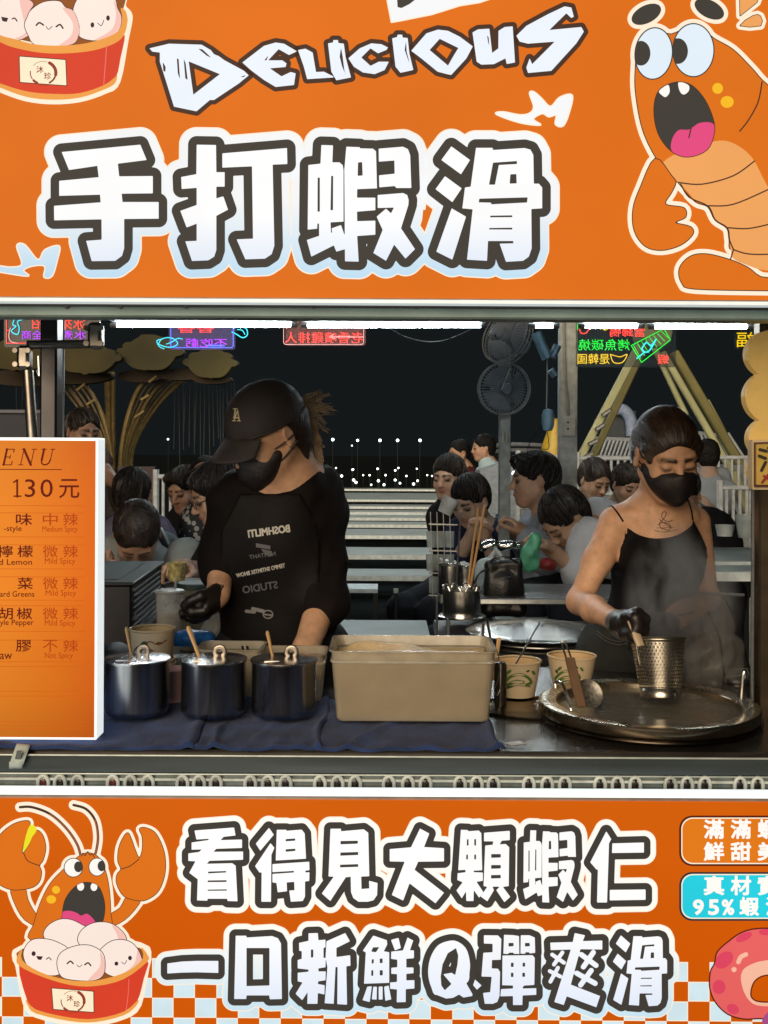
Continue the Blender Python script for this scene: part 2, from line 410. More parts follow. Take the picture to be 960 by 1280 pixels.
ROW2 = [
 G(190,1140,L5,[[(102,343),(200,330),(300,326),(442,326),(442,406),(300,402),(200,404),(102,410)]]),
 G(190,1140,L5,[[(558,158),(628,158),(632,170),(800,160),(840,175),(860,210),(866,580),(785,582),(782,556),(630,556),(628,580),(548,580)]],[[(630,240),(783,240),(783,490),(630,494)]]),
 G(350,1140,L5,[[(190,142),(252,140),(256,188),(303,184),(303,235),(290,240),(290,306),(305,306),(303,368),(256,376),(256,396),(305,396),(303,455),(255,462),(252,480),(298,488),(296,550),(252,540),(250,612),(182,612),(184,535),(148,588),(104,545),(150,470),(118,462),(118,405),(190,398),(190,384),(118,376),(118,320),(145,312),(145,262),(128,258),(127,206),(190,192)],
   [(310,195),(435,140),(466,195),(376,240),(376,300),(468,288),(470,358),(442,362),(447,618),(382,614),(384,368),(370,366),(358,612),(298,608),(316,370),(304,300)]],
   [[(206,250),(222,250),(222,302),(206,304)]]),
 G(350,1140,L5,[[(622,157),(712,188),(715,215),(692,262),(728,268),(728,472),(560,478),(572,270),(552,258)],[(582,498),(612,495),(598,600),(550,588)],[(622,498),(646,498),(644,584),(612,582)],[(658,498),(684,496),(684,583),(658,584)],[(694,498),(724,490),(742,582),(702,592)],
   [(740,186),(790,172),(806,240),(766,256)],[(850,170),(888,190),(866,255),(893,256),(893,308),(842,312),(842,370),(890,370),(890,408),(842,412),(842,456),(896,454),(896,510),(838,514),(838,600),(778,602),(780,516),(734,512),(734,470),(780,466),(780,414),(742,412),(742,372),(782,368),(782,318),(740,312),(742,264),(820,256)]],
   [[(620,236),(662,234),(640,268),(608,264)],[(612,315),(626,315),(624,343),(611,344)],[(665,310),(684,310),(684,340),(665,341)],[(609,388),(622,388),(622,425),(608,426)],[(665,388),(685,388),(685,422),(665,423)]]),
 [('p', crop(510,1140,L5,smooth([(290,190),(345,205),(390,250),(412,330),(410,400),(385,480),(200,555),(155,500),(135,420),(140,340),(165,270),(210,215)],4))),
  ('p', crop(510,1140,L5,[(385,470),(430,548),(428,560),(370,570),(340,550),(300,572),(255,577),(200,556),(155,500),(300,440)])),
  ('c', ('p', crop(510,1140,L5,[(320,240),(335,290),(330,350),(315,420),(290,405),(235,415),(290,480),(245,522),(222,490),(218,430),(230,350),(265,275)]))),
  ('p', crop(510,1140,L5,[(447,450),(490,490),(460,518),(434,488)]))],
 G(510,1140,L5,[[(506,155),(600,156),(622,180),(618,318),(560,320),(558,376),(600,378),(614,400),(610,560),(595,600),(565,612),(512,612),(500,540),(548,534),(558,432),(490,430),(502,272),(564,268),(564,212),(506,210)],
   [(640,152),(700,154),(740,160),(742,280),(705,278),(700,270),(672,272),(668,280),(636,278)],[(752,155),(810,155),(845,170),(848,272),(812,276),(806,268),(784,268),(780,278),(750,278)],
   [(630,290),(830,288),(845,305),(842,486),(775,490),(765,500),(765,510),(855,508),(855,552),(764,556),(762,620),(700,620),(700,560),(616,562),(620,514),(700,510),(700,490),(628,488)]],
   [[(670,206),(704,206),(704,228),(670,230)],[(780,206),(812,206),(812,228),(780,230)],[(686,338),(704,338),(704,366),(686,366)],[(764,338),(781,338),(781,364),(764,364)],[(686,405),(703,405),(703,433),(686,433)],[(762,405),(780,405),(780,432),(762,432)]]),
 G(670,1140,L5,[[(258,140),(327,155),(312,194),(442,190),(442,250),(296,248),(232,484),(427,560),(402,635),(205,562),(185,620),(122,600),(232,250),(98,254),(95,204),(245,200)]]) +
  xs_(((108,284),(186,338),26),((176,270),(120,350),26),((92,394),(162,430),26),((146,372),(96,464),26),((302,284),(400,356),34),((382,270),(316,366),34),((272,408),(394,476),34),((368,390),(298,486),34)),
 G(670,1140,L5,*remap(HUA,(165,805),(158,851),(512,874),(155,628)))]
DEL = [
 G(180,0,H4,[[(33,290),(150,262),(345,268),(400,300),(480,360),(600,425),(628,452),(570,500),(420,600),(395,600),(315,668),(180,640),(130,480),(95,370),(95,315),(50,310)]],
   [[(268,368),(455,445),(296,568)],[(197,350),(208,355),(212,420),(217,480),(203,440)],[(238,352),(250,380),(262,480),(248,470)],[(325,292),(350,296),(405,347),(378,335)],[(400,300),(450,338),(420,325)],[(575,462),(612,450),(600,462)],[(112,370),(130,402),(128,432),(116,425)]]),
 G(180,0,H4,[[(590,375),(720,275),(790,255),(840,262),(918,308),(870,330),(808,295),(745,362),(830,362),(855,380),(850,402),(755,410),(825,458),(880,432),(910,440),(900,510),(790,522),(720,480),(640,420)]],[[(748,330),(735,362),(722,362)]]),
 G(360,0,H4,[[(60,300),(105,292),(148,315),(168,432),(215,430),(275,460),(270,465),(115,475),(95,400)]]),
 G(360,0,H4,[[(240,260),(270,255),(272,240),(300,240),(302,258),(335,262),(345,340),(378,465),(290,482),(260,430)]],[[(318,285),(328,340),(338,420),(355,470),(325,400),(310,340)]]),
 G(360,0,H4,[[(362,350),(430,290),(500,260),(560,265),(600,285),(590,300),(540,320),(495,290),(440,345),(495,395),(545,370),(605,370),(580,420),(520,445),(450,435),(395,400)]]),
 G(360,0,H4,[[(625,230),(655,222),(657,208),(685,208),(688,225),(718,228),(728,320),(752,420),(675,437),(645,400)]],[[(708,245),(712,310),(735,400),(700,300)]]),
 G(0,0,1.0,[[(514,63.5),(533,41.7),(547.5,37),(560,38.5),(574.6,45.8),(591,58),(583,73),(564,93.7),(560,93),(547,89.6),(526.7,73)]],[[(537,62.5),(549.6,48.5),(573,60),(568,68),(560,82)]]),
 G(560,0,H4,[[(147,195),(180,176),(248,172),(265,318),(302,290),(303,185),(340,162),(388,158),(402,375),(352,384),(345,350),(275,385),(200,388),(172,370)]],[[(234,210),(244,225),(248,280),(240,250)]]),
 G(560,0,H4,[[(410,215),(470,155),(600,85),(700,38),(740,45),(755,100),(740,108),(710,80),(608,180),(800,162),(815,190),(770,260),(620,425),(480,438),(470,405),(490,350),(505,385),(640,250),(480,262),(430,250)]])]

# ------------------------------------------------------------------ lightbox signs
SY = 1.750                      # face of the two big lightboxes
def lay(k): return SY - 0.0003 * k
zu = P(0, 376, SY).z; zl = P(0, 992, SY).z
M_OR = glow('orange_backlit_acrylic', (226, 112, 22), .92, nz=.06, ns=3.0)
M_OR2 = glow('deep_orange_backlit_acrylic', (217, 98, 8), .88, c2=(212, 90, 2), z0=.65, z1=.85, nz=.05, ns=3.0)
M_WH = glow('white_backlit_print', (252, 253, 255), .95, c2=(214, 229, 250), z0=P(0,352,SY).z, z1=P(0,270,SY).z)
M_HALO = glow('pale_blue_backlit_print', (246, 248, 250), .93, c2=(186, 222, 246), z0=P(0,352,SY).z, z1=P(0,250,SY).z)
M_CREAM = glow('cream_backlit_print', (255, 238, 214), .95)
M_BLK = glow('black_backlit_print', (66, 62, 56), .9)
M_BRN = glow('dark_brown_backlit_print', (74, 50, 38), .9)
M_TRIM = mat('white_painted_trim', (.72, .76, .74), .4, emit=(.85, .95, .95), es=.55)
M_WHITE2 = glow('white_row_backlit_print', (255, 255, 255), .95, c2=(224, 234, 252), z0=P(0,1262,SY).z, z1=P(0,1150,SY).z)
M_HALO2 = glow('pale_row_backlit_print', (255, 252, 244), .95, c2=(196, 226, 242), z0=P(0,1270,SY).z, z1=P(0,1160,SY).z)

up = empty('lightbox_sign', (0, SY + .12, zu), 'wide orange upper lightbox sign with four huge white characters and a shouting shrimp', 'sign')
m = MB(); m.box((0, SY + .07, (zu + 2.32) / 2 + .003), (1.9, .13, 2.32 - zu - .006)); m.build('light_cabinet', mat('aluminium_cabinet', (.35, .36, .36), .45, .8), up)
m = MB(); m.box((0, SY + .003, (zu + 2.30) / 2 + .004), (1.88, .006, 2.30 - zu - .008)); m.build('sign_face', M_OR, up)
m = MB(); m.box((0, SY - .002, zu), (1.9, .03, .0055)); m.build('edge_trim', M_TRIM, up)
def lettering(chars, parent, g1, g2, mf, mh, k0=0, h=1.0, rim=1.6, blk=M_BLK, name='character', hf=.8):
    allp = [p for c in chars for p in c]
    for c in chars:     # print layers, back to front
        printed('letter_rim', c, lay(k0 + 1), M_CREAM, parent, grow=g2 + rim, h=h * 1.3)
    for c in chars: printed('letter_halo', c, lay(k0 + 2), mh, parent, grow=g2, h=h * 1.3)
    for c in chars: printed('letter_outline', c, lay(k0 + 3), blk, parent, grow=g1, h=h)
    for c in chars: printed('letter', c, lay(k0 + 4), mf, parent, h=hf)
def fix_cut(chars):   # cuts must come right after the strokes they cut and never touch neighbours: each char separately
    return chars
lettering(BIG, up, 10.8, 20.5, M_WH, M_HALO)
printed('halo_gap', [('p', [(529, 262), (538, 264), (531, 284), (527, 282)])], lay(3.5), M_OR, up)
for c in DEL: printed('letter_outline', c, lay(2), M_BRN, up, grow=5.6, h=.9)
for c in DEL: printed('letter', c, lay(3), glow('blue_white_backlit_print', (236, 244, 255), .95), up, h=.7)
spl = crop(560, 0, H4, smooth([(290,685),(330,672),(430,690),(490,680),(515,640),(490,560),(515,552),(560,590),(615,640),(670,585),(745,572),(725,680),(690,755),(645,745),(650,690),(605,700),(565,680),(510,715),(555,750),(430,735)], 4))
spl2 = [(x / 2, y / 2) for x, y in smooth([(-60,655),(0,665),(30,668),(55,660),(42,615),(62,612),(95,650),(112,625),(148,615),(143,650),(130,690),(110,692),(112,665),(80,665),(58,676),(70,690),(0,680),(-60,670)], 4)]
for s_ in (spl, spl2):
    printed('splash', [('p', s_)], lay(4), M_CREAM, up, grow=1.2, h=.9)
    printed('splash', [('p', s_)], lay(5), M_HALO, up, grow=-.4, h=.8)
printed('paper_scrap', [('p', [(478, -40), (483, 0), (488.5, 29), (500, 27), (540, 19), (575, 8), (600, 4), (640, -10), (640, -40)])], lay(2), M_CREAM, up)
printed('paper_scrap', [('p', [(480, -40), (485, 0), (490, 27), (540, 17), (575, 6), (600, 2), (630, -10), (630, -40)])], lay(3), M_HALO, up)
printed('ink_mark', [('p', [(496, -6), (526, -6), (512, 5), (502, 10), (497, 9)])], lay(4), M_BLK, up, h=.7)

# cartoons -----------------------------------------------------------
def ell(cx, cy, rx, ry, deg=0): return ('e', cx, cy, rx, ry, deg)
def toon(parent, name, prims, k, fill, line=None, w=1.5, h=.8, inter=None):
    if line is not None: printed(name + '_outline', prims, lay(k), line, parent, grow=w, h=h, inter=inter)
    if fill is not None: printed(name, prims, lay(k + .6), fill, parent, h=h, inter=inter)
def C(ox, oy, s):
    return lambda *a, n=4: ('p', crop(ox, oy, s, smooth(list(a), n)))
M_BODY = glow('orange_cartoon_print', (224, 114, 26), .93); M_BELLY = glow('peach_cartoon_print', (240, 166, 96), .93)
M_EYE = glow('eye_white_print', (226, 240, 252), .95); M_TONG = glow('pink_tongue_print', (228, 76, 130), .93)
M_DOT = glow('yellow_dot_print', (250, 190, 40), .93); M_TOOTH = glow('tooth_print', (255, 250, 244), .95)
s = 707 / 210.0; c = C(750, 0, s)
def cl(pts, w): return ('l', crop(750, 0, s, smooth(pts, 5, False)), w)
body = c((165,180),(150,290),(152,400),(185,560),(260,700),(330,768),(360,805),(405,850),(455,870),(485,925),(535,960),(545,1010),(560,1050),(700,1010),(900,1000),(900,500),(707,360),(640,290),(560,210),(478,162),(400,105),(300,145),(230,125))
arm = c((232,668),(170,790),(140,880),(145,970),(190,1035),(260,1052),(340,1030),(390,985),(380,955),(320,940),(325,930),(360,912),(352,875),(275,860),(300,810),(318,768),(300,740))
foot = c((550,1095),(450,1070),(380,1080),(335,1130),(345,1190),(400,1215),(707,1222),(900,1225),(900,1240),(900,1100),(707,1170),(620,1125))
eyeL = ell(750 + 226/s, 225/s, 76/s, 106/s, 6); eyeR = ell(750 + 393/s, 211/s, 84/s, 109/s)
b1 = ell(750 + 195/s, 60/s, 67/s, 37/s, -27); b2 = ell(750 + 460/s, 38/s, 67/s, 37/s, 27)
bit1 = c((588,-20),(670,-20),(660,10),(590,66), n=1); bit2 = c((590,108),(645,66),(675,68),(676,108), n=2)
sil = [body, arm, foot, eyeL, eyeR]
printed('cartoon_halo', sil, lay(5), M_CREAM, up, grow=6.5, h=1.0, cut_after=[c((326,800),(355,828),(320,842), n=1)])
for q_ in (b1, b2): printed('brow_halo', [q_], lay(5), M_CREAM, up, grow=5, h=1.0)
printed('splash_halo', [bit1, bit2], lay(5), M_CREAM, up, grow=5, h=1.0)
toon(up, 'shrimp_body', [body], 6, M_BODY, M_BRN, 1.2)
inb = c((262,695),(300,655),(350,640),(480,593),(560,600),(640,660),(700,770),(760,850),(900,900),(900,1150),(700,1140),(620,1118),(560,1090),(548,1050),(537,960),(480,925),(455,868),(405,848),(350,790),(320,762))
printed('shrimp_belly', [inb], lay(6.8), M_BELLY, up, grow=-.6, h=.9)
for q in ([(330,768),(430,775),(560,740),(650,678)], [(455,866),(560,860),(707,798),(760,770)], [(535,958),(620,962),(707,945),(760,930)], [(560,1050),(620,1068),(707,1070),(800,1060)], [(548,1095),(562,1050)], [(682,345),(665,430),(625,505),(588,552)], [(340,775),(375,830),(455,868),(485,925),(536,960),(545,1010),(562,1050)]):
    printed('ink_line', [cl(q, 1.7)], lay(7.2), M_BRN, up, h=.7)
toon(up, 'shrimp_arm', [arm], 7.4, M_BODY, M_BRN, 1.2); toon(up, 'shrimp_foot', [foot], 7.4, M_BODY, M_BRN, 1.2)
for e_, pc in ((eyeL, ell(750 + 172/s, 224/s, 40/s, 52/s)), (eyeR, ell(750 + 328/s, 215/s, 42/s, 54/s))):
    toon(up, 'eye', [e_], 8, M_EYE, M_BLK, 1.5); printed('pupil', [pc], lay(9), M_BLK, up, h=.7, inter=[e_])
mo = c((320,347),(385,360),(440,420),(475,500),(480,560),(450,630),(370,660),(300,635),(245,560),(228,460),(250,380))
toon(up, 'mouth', [mo], 8, M_BLK, M_BRN, 1.0)
printed('tongue', [c((305,640),(302,590),(330,548),(375,545),(420,517),(475,520),(490,570),(450,640),(370,670))], lay(9), M_TONG, up, h=.7, inter=[mo])
printed('ink_line', [cl([(383,540),(374,580)], 1.6)], lay(9.4), M_BRN, up, h=.6)
printed('tooth', [c((248,385),(268,366),(288,358),(293,388),(277,408),(262,402))], lay(9), M_TOOTH, up, h=.6, inter=[mo])
printed('tooth', [c((331,345),(372,358),(373,383),(352,398),(335,382))], lay(9), M_TOOTH, up, h=.6, inter=[mo])
printed('cheek_dot', [ell(750 + 495/s, 372/s, 6.6, 6.8), ell(750 + 535/s, 429/s, 8.2, 7.4)], lay(8), M_DOT, up, h=.7)
for q_ in (b1, b2): printed('brow', [q_], lay(6), M_BLK, up, h=.7)
for q_ in (bit1, bit2): toon(up, 'splash_bit', [q_], 6, M_BELLY, M_BRN, .9)

M_RED = glow('red_basket_print', (218, 66, 42), .93); M_RIM = glow('orange_rim_print', (240, 160, 74), .93)
M_DUMP = glow('dumpling_print', (252, 233, 222), .95); M_SHADE = glow('dumpling_pink_print', (246, 196, 184), .94)
M_LBL = glow('cream_label_print', (253, 236, 204), .95); M_INK = glow('dark_ink_print', (62, 42, 46), .9); M_REDINK = glow('red_ink_print', (150, 60, 42), .9)
M_BROWNIN = glow('basket_inside_print', (150, 84, 36), .9)
def dumpling(par, poly, k, face=None, shade=None):
    toon(par, 'dumpling', [poly], k, M_DUMP, M_INK, .9, h=.7)
    if shade: printed('dumpling_blush', [shade], lay(k + .8), M_SHADE, par, h=.7, inter=[poly])
def faces(par, k, prims, m=None):
    for p in prims: printed('face_mark', [p], lay(k), m or M_INK, par, h=.5)
# upper basket
c = C(0, 0, 6.0)
def l6(pts, w): return ('l', crop(0, 0, 6.0, smooth(pts, 4, False)), w)
outer = c((-200,-200),(870,-200),(905,40),(955,110),(955,170),(930,290),(870,600),(780,670),(600,730),(400,747),(200,725),(0,655),(-200,560))
printed('cartoon_halo', [outer], lay(5), M_CREAM, up, grow=6, h=1.0)
printed('basket_inside', [c((-200,-100),(840,-100),(915,120),(915,230),(700,330),(400,345),(0,260),(-200,200))], lay(5.6), M_BROWNIN, up)
printed('basket_rim', [c((-200,150),(0,262),(100,290),(250,330),(400,342),(560,336),(700,312),(850,258),(905,200),(915,120),(905,60),(940,80),(955,130),(955,170),(930,262),(860,325),(700,378),(500,400),(300,395),(100,355),(0,315),(-200,220)),
     c((-200,540),(0,625),(200,685),(400,704),(600,698),(780,638),(866,575),(880,560),(862,625),(780,672),(600,732),(400,748),(200,727),(0,657),(-200,570))], lay(8), M_RIM, up)
printed('basket_band', [c((-200,222),(0,312),(100,350),(300,392),(500,397),(700,373),(860,320),(936,262),(905,430),(870,578),(780,640),(600,702),(400,708),(200,690),(0,630),(-200,545), n=3)], lay(7.4), M_RED, up)
printed('seam_line', [l6([(800,335),(790,480),(778,635)], 1.1)], lay(8.4), glow('pink_line_print', (244, 120, 110), .93), up, h=.6)
dumpling(up, c((-160,40),(-60,-30),(80,-30),(200,-10),(250,30),(222,80),(195,150),(200,230),(215,262),(130,300),(0,262),(-100,200)), 6.0, None, c((150,-20),(260,10),(220,90),(195,240),(110,290),(200,280),(170,120)))
dumpling(up, c((600,-30),(720,-60),(850,-20),(880,60),(908,120),(905,190),(865,250),(760,300),(650,296),(590,262),(590,180),(548,90)), 6.3, None, c((850,0),(905,100),(905,190),(830,275),(700,305),(840,220),(870,100)))
dumpling(up, c((185,190),(205,130),(230,80),(300,28),(370,8),(450,12),(490,55),(548,82),(588,180),(590,260),(545,330),(400,345),(260,332),(212,262)), 6.9, None, c((470,60),(548,82),(588,180),(590,260),(545,330),(440,345),(530,270),(545,170)))
faces(up, 8.2, [l6([(272,190),(295,170),(326,188)], 2.0), l6([(422,200),(450,184),(472,212)], 2.0), l6([(346,198),(365,220),(392,196)], .9), ell(693/6, 187/6, 2.3, 3.3), ell(810/6, 135/6, 2.3, 3.3), l6([(732,172),(760,192),(778,152)], .9),
      l6([(92,142),(110,136),(128,158)], 1.6), ('p', crop(0,0,6.0,[(8,125),(62,135),(50,165),(18,158)]))])
def label_plate(par, q, o, sc, k, r=0):
    printed('label_outline', [('p', q)], lay(k), M_BRN, par, grow=1.0, h=.7)
    printed('label_plate', [('p', q)], lay(k + .4), M_LBL, par, h=.7)
    cx, cy = o
    printed('emblem_text', [text('沐', cx - 9 * sc, cy + .6 * sc, 10 * sc), text('珍', cx + 1.2 * sc, cy + 9 * sc, 10 * sc)], lay(k + .8), M_REDINK, par, grow=.12, h=.4)
    a_ = [(cx + 17 * sc * math.cos(R(t)) * .98, cy + 1 + 15 * sc * math.sin(R(t))) for t in range(-140, 70, 10)]
    printed('emblem_ring', [('l', a_[:8], .6), ('l', a_[8:16], 4.2 * sc), ('l', a_[16:], 2.4 * sc)], lay(k + .8), M_REDINK, par, h=.45)
    b_ = [(cx + 17 * sc * math.cos(R(t)), cy + 1 + 15 * sc * math.sin(R(t))) for t in range(118, 190, 10)]
    printed('emblem_leaf', [('l', b_[:3], 3.2 * sc), ('l', b_[3:], 1.4 * sc)], lay(k + .8), M_REDINK, par, h=.45)
    printed('emblem_text', [('l', [(cx - 7 * sc, cy + 17 * sc), (cx + 7 * sc, cy + 17.6 * sc)], 1.0)], lay(k + .8), M_REDINK, par, h=.5, cut_after=[('l', [(cx + t * sc, cy + 14 * sc), (cx + t * sc, cy + 20 * sc)], .5) for t in range(-7, 8, 2)])
label_plate(up, crop(0, 0, 6.0, [(147,424),(490,450),(498,640),(152,615)]), (54, 90), .95, 8.4)

# ------------------------------------------------------------------ lower lightbox
lo = empty('lightbox_sign', (0, SY + .12, .25), 'wide orange lower lightbox sign with two rows of white characters and a checked border', 'sign')
m = MB(); m.box((0, SY + .07, (zl + .30) / 2), (1.9, .13, zl - .30)); m.build('light_cabinet', MATS['aluminium_cabinet'], lo)
m = MB(); m.box((0, SY + .003, (zl + .31) / 2 - .004), (1.88, .006, zl - .31 - .008)); m.build('sign_face', M_OR2, lo)
m = MB(); m.box((0, SY + .001, zl + .0055), (1.9, .008, .0120)); m.build('edge_trim', mat('lit_white_edge', (.75, .8, .8), .4, emit=(.84, .96, 1.0), es=.82), lo)
lay0 = lay
M_CHK = glow('checked_blue_print', (208, 230, 238), .95, nz=.05, ns=25.0)
def ybo(k, x): return 1221 + 24.7 * k + .0072 * x
sq = []; sqr = []
for k_ in range(-1, 5):
    for i_ in range(-3, 40):
        if (k_ + i_) % 2 == 0:
            xa, xb = 2.5 + 26.8 * i_, 2.5 + 26.8 * (i_ + 1)
            if k_ == -1 and 60 < xa < 190: continue
            q = [(xa, ybo(k_, xa)), (xb, ybo(k_, xb)), (xb, ybo(k_ + 1, xb)), (xa, ybo(k_ + 1, xa))]
            sqr.append(q); cx_, cy_ = (xa + xb) / 2, (q[0][1] + q[2][1]) / 2
            sq.append([(cx_ + (x - cx_) * .91, cy_ + (y - cy_) * .90) for x, y in q])
def flat_polys(name, polys, k, m_, par):
    mb = MB()
    for q in polys: mb.add([P(x, y, lay(k)) for x, y in q], [tuple(range(len(q)))])
    return mb.build(name, m_, par, smooth=False)
for qq, q2 in zip(sqr, sq):
    flat_polys('check_square', [qq], .8, M_CREAM, lo); flat_polys('check_square_centre', [q2], 1.4, M_CHK, lo)
lettering(ROW1, lo, 8.2, 14.0, M_WHITE2, M_HALO2, k0=1, h=.9, rim=1.2)
lettering(ROW2, lo, 8.2, 14.0, M_WHITE2, M_HALO2, k0=5.5, h=.9, rim=1.2)
# pills
def rrect(x0, y0, x1, y1, r): return [(x + r * math.cos(R(a)), y + r * math.sin(R(a))) for (x, y, s0) in ((x1 - r, y1 - r, 0), (x0 + r, y1 - r, 90), (x0 + r, y0 + r, 180), (x1 - r, y0 + r, 270)) for a in range(s0, s0 + 91, 15)]
M_DKRED = glow('maroon_print', (92, 32, 16), .9); M_CY = glow('cyan_pill_print', (40, 208, 226), .93, nz=.05)
M_LORG = glow('light_orange_pill_print', (226, 122, 26), .93)
for (y0_, y1_, mo_, mf_, t1_, t2_) in ((1019.5, 1082.5, M_DKRED, M_LORG, '滿滿蝦', '鮮甜美'), (1090, 1151, glow('dark_slate_print', (50, 52, 54), .9), M_CY, '真材實', '95%蝦')):
    ro = rrect(849, y0_, 1050, y1_, 16); ri = rrect(851.6, y0_ + 2.4, 1047, y1_ - 2.4, 14); r3 = rrect(853, y0_ + 3.9, 1046, y1_ - 3.9, 13)
    printed('pill_outline', [('p', ro)], lay(5), mo_, lo, h=.8); printed('pill_rim', [('p', ri)], lay(5.5), M_CREAM, lo, h=.8); printed('pill', [('p', r3)], lay(6), mf_, lo, h=.8)
    for j, ch in enumerate(t1_): printed('letter', [text(ch, 880.5 + j * 33.6, y0_ + 28.3, 24, w=24, height=23)], lay(6.6), M_TOOTH, lo, grow=.8, h=.5)
    if t2_[0] == '9':
        for ch, xx, ww in (('9', 867, 12), ('5', 886, 12), ('%', 903, 14)): printed('letter', [text(ch, xx, 1143, 20, w=ww, height=18)], lay(6.6), M_TOOTH, lo, grow=.9, h=.5)
        printed('letter', [text('蝦', 925, 1144, 24, w=23, height=22)], lay(6.6), M_TOOTH, lo, grow=.8, h=.5)
        printed('letter', [text('滑', 958, 1144, 24, w=23, height=22)], lay(6.6), M_TOOTH, lo, grow=.8, h=.5)
    else:
        for j, ch in enumerate(t2_): printed('letter', [text(ch, 880.5 + j * 33.6, 1075.3, 24, w=24, height=22)], lay(6.6), M_TOOTH, lo, grow=.8, h=.5)
# curled shrimp
c = C(720, 990, 4.0)
ring = [c((695,860),(710,800),(770,745),(830,705),(900,687),(990,690),(1080,740),(1140,850),(1140,1000),(1090,1110),(1000,1150),(930,1130),(840,1132),(760,1108),(700,1050),(672,980),(675,900))]
M_PINK = glow('pink_shrimp_print', (232, 100, 98), .93); M_PINK2 = glow('dark_pink_print', (222, 70, 96), .93); M_FLESH = glow('shrimp_flesh_print', (246, 186, 160), .94)
toon(lo, 'curled_shrimp', ring, 6, M_PINK, M_DKRED, 1.7)
printed('shrimp_spots', [ell(720 + 740/4, 990 + 840/4, 13, 9, -40), ell(720 + 840/4, 990 + 725/4, 11, 5, -25), ell(720 + 715/4, 990 + 975/4, 8, 9, 0), ell(720 + 785/4, 990 + 1085/4, 8, 6, 30), ell(720 + 950/4, 990 + 700/4, 9, 4, 0)], lay(7), M_PINK2, lo, h=.7, inter=ring)
flesh = c((830,900),(860,870),(930,845),(1020,850),(1060,960),(1000,1060),(900,1065),(850,1020),(826,950)); printed('shrimp_flesh', [flesh], lay(7.4), M_FLESH, lo, h=.8)
hole = c((878,1000),(895,950),(940,922),(1010,925),(1040,980),(990,1040),(920,1045),(885,1030)); toon(lo, 'curl_hole', [hole], 8, M_OR2, M_DKRED, 1.7)
printed('shine', [('l', crop(720, 990, 4.0, smooth([(812,850),(825,825),(850,812)], 4, False)), 5.5), ell(720 + 790/4, 990 + 888/4, 3.2, 3.2)], lay(8), M_FLESH, lo, h=.6)
printed('shrimp_tail', [c((930,1150),(950,1110),(990,1090),(1010,1160),(960,1180))], lay(9), glow('purple_print', (170, 80, 140), .9), lo, h=.7)
# shouting lobster with dumpling basket
c = C(0, 990, 4.0)
def l4(pts, w): return ('l', crop(0, 990, 4.0, smooth(pts, 5, False)), w)
clawL = c((-60,300),(0,215),(60,165),(120,145),(150,155),(128,225),(110,290),(118,305),(150,255),(165,210),(187,192),(215,220),(228,280),(215,340),(197,368),(207,400),(195,450),(150,480),(55,487),(-20,450),(-60,400))
armL = c((55,480),(75,560),(125,640),(225,695),(250,720),(250,665),(180,610),(140,540),(122,478), n=3)
clawR = c((640,205),(658,240),(672,280),(695,330),(712,290),(712,225),(698,185),(730,180),(780,210),(820,300),(825,400),(795,490),(740,535),(690,542),(620,520),(585,460),(585,415),(605,385),(590,345),(595,280),(618,225))
armR = c((640,518),(600,580),(552,612),(535,655),(575,665),(645,620),(705,535), n=3)
head = c((155,740),(170,660),(200,560),(250,460),(320,385),(390,325),(440,305),(490,325),(525,390),(545,480),(553,600),(548,700),(400,760))
ant1 = [(100,76),(160,76),(250,110),(330,180),(385,260),(405,325)]; ant2 = [(368,65),(430,85),(475,140),(490,220),(482,290),(470,325)]
eL, eR = ell(367/4, 990 + 378/4, 11, 11.2), ell(485/4, 990 + 375/4, 9.6, 10.6)
band = c((95,865),(200,918),(350,962),(480,967),(620,932),(738,845),(720,930),(685,1050),(620,1100),(480,1135),(350,1130),(180,1090),(135,1040), n=3)
bask = c((110,785),(80,830),(95,870),(130,1050),(180,1110),(350,1148),(480,1152),(620,1118),(690,1060),(728,880),(738,820),(700,770),(400,720), n=3)
dl = [c((222,728),(235,675),(290,640),(350,638),(410,665),(435,690),(400,790),(300,790)), c((390,745),(410,690),(470,655),(545,655),(605,692),(630,745),(560,800),(440,790)),
      c((118,820),(130,770),(170,737),(240,737),(300,758),(340,790),(320,860),(300,908),(240,915),(150,880)), c((495,800),(560,745),(640,745),(690,790),(712,860),(680,902),(600,925),(530,905),(505,850)),
      c((286,850),(310,800),(380,770),(450,768),(508,800),(524,850),(515,915),(460,942),(350,937),(302,915))]
printed('cartoon_halo', [clawL, armL, clawR, armR, head, eL, eR, bask, *dl, ('l', crop(0, 990, 4.0, smooth(ant1, 5, False)), 3), ('l', crop(0, 990, 4.0, smooth(ant2, 5, False)), 3)], lay(5), M_CREAM, lo, grow=4.6, h=.9)
toon(lo, 'lobster_arm', [armL], 6, M_BODY, M_BRN, .8); toon(lo, 'lobster_arm', [armR], 6, M_BODY, M_BRN, .8); toon(lo, 'lobster_head', [head], 6.8, M_BODY, M_BRN, .8)
toon(lo, 'lobster_claw', [clawL], 7.6, M_BODY, M_BRN, .9); toon(lo, 'lobster_claw', [clawR], 7.6, M_BODY, M_BRN, .9)
printed('claw_gap', [c((152,162),(186,186),(160,225),(150,252),(120,298),(115,285),(128,225), n=2)], lay(8.8), glow('yellow_gap_print', (238, 228, 40), .93), lo, h=.6)
for q, w in ((ant1, 3.2), (ant2, 3.2)): printed('antenna', [l4(q, w)], lay(6.5), M_BRN, lo, h=.6)
for q, w in ((ant1[2:], 1.4), (ant2[2:], 1.4)): printed('antenna_shine', [l4(q, w)], lay(6.9), glow('brown_orange_print', (176, 96, 58), .9), lo, h=.5)
for q in ([(118,305),(140,345),(197,368)], [(605,385),(650,370),(695,335)], [(408,322),(415,305),(425,318),(438,298),(450,315),(462,310),(472,326)]): printed('ink_line', [l4(q, 1.1)], lay(8.8), M_BRN, lo, h=.5)
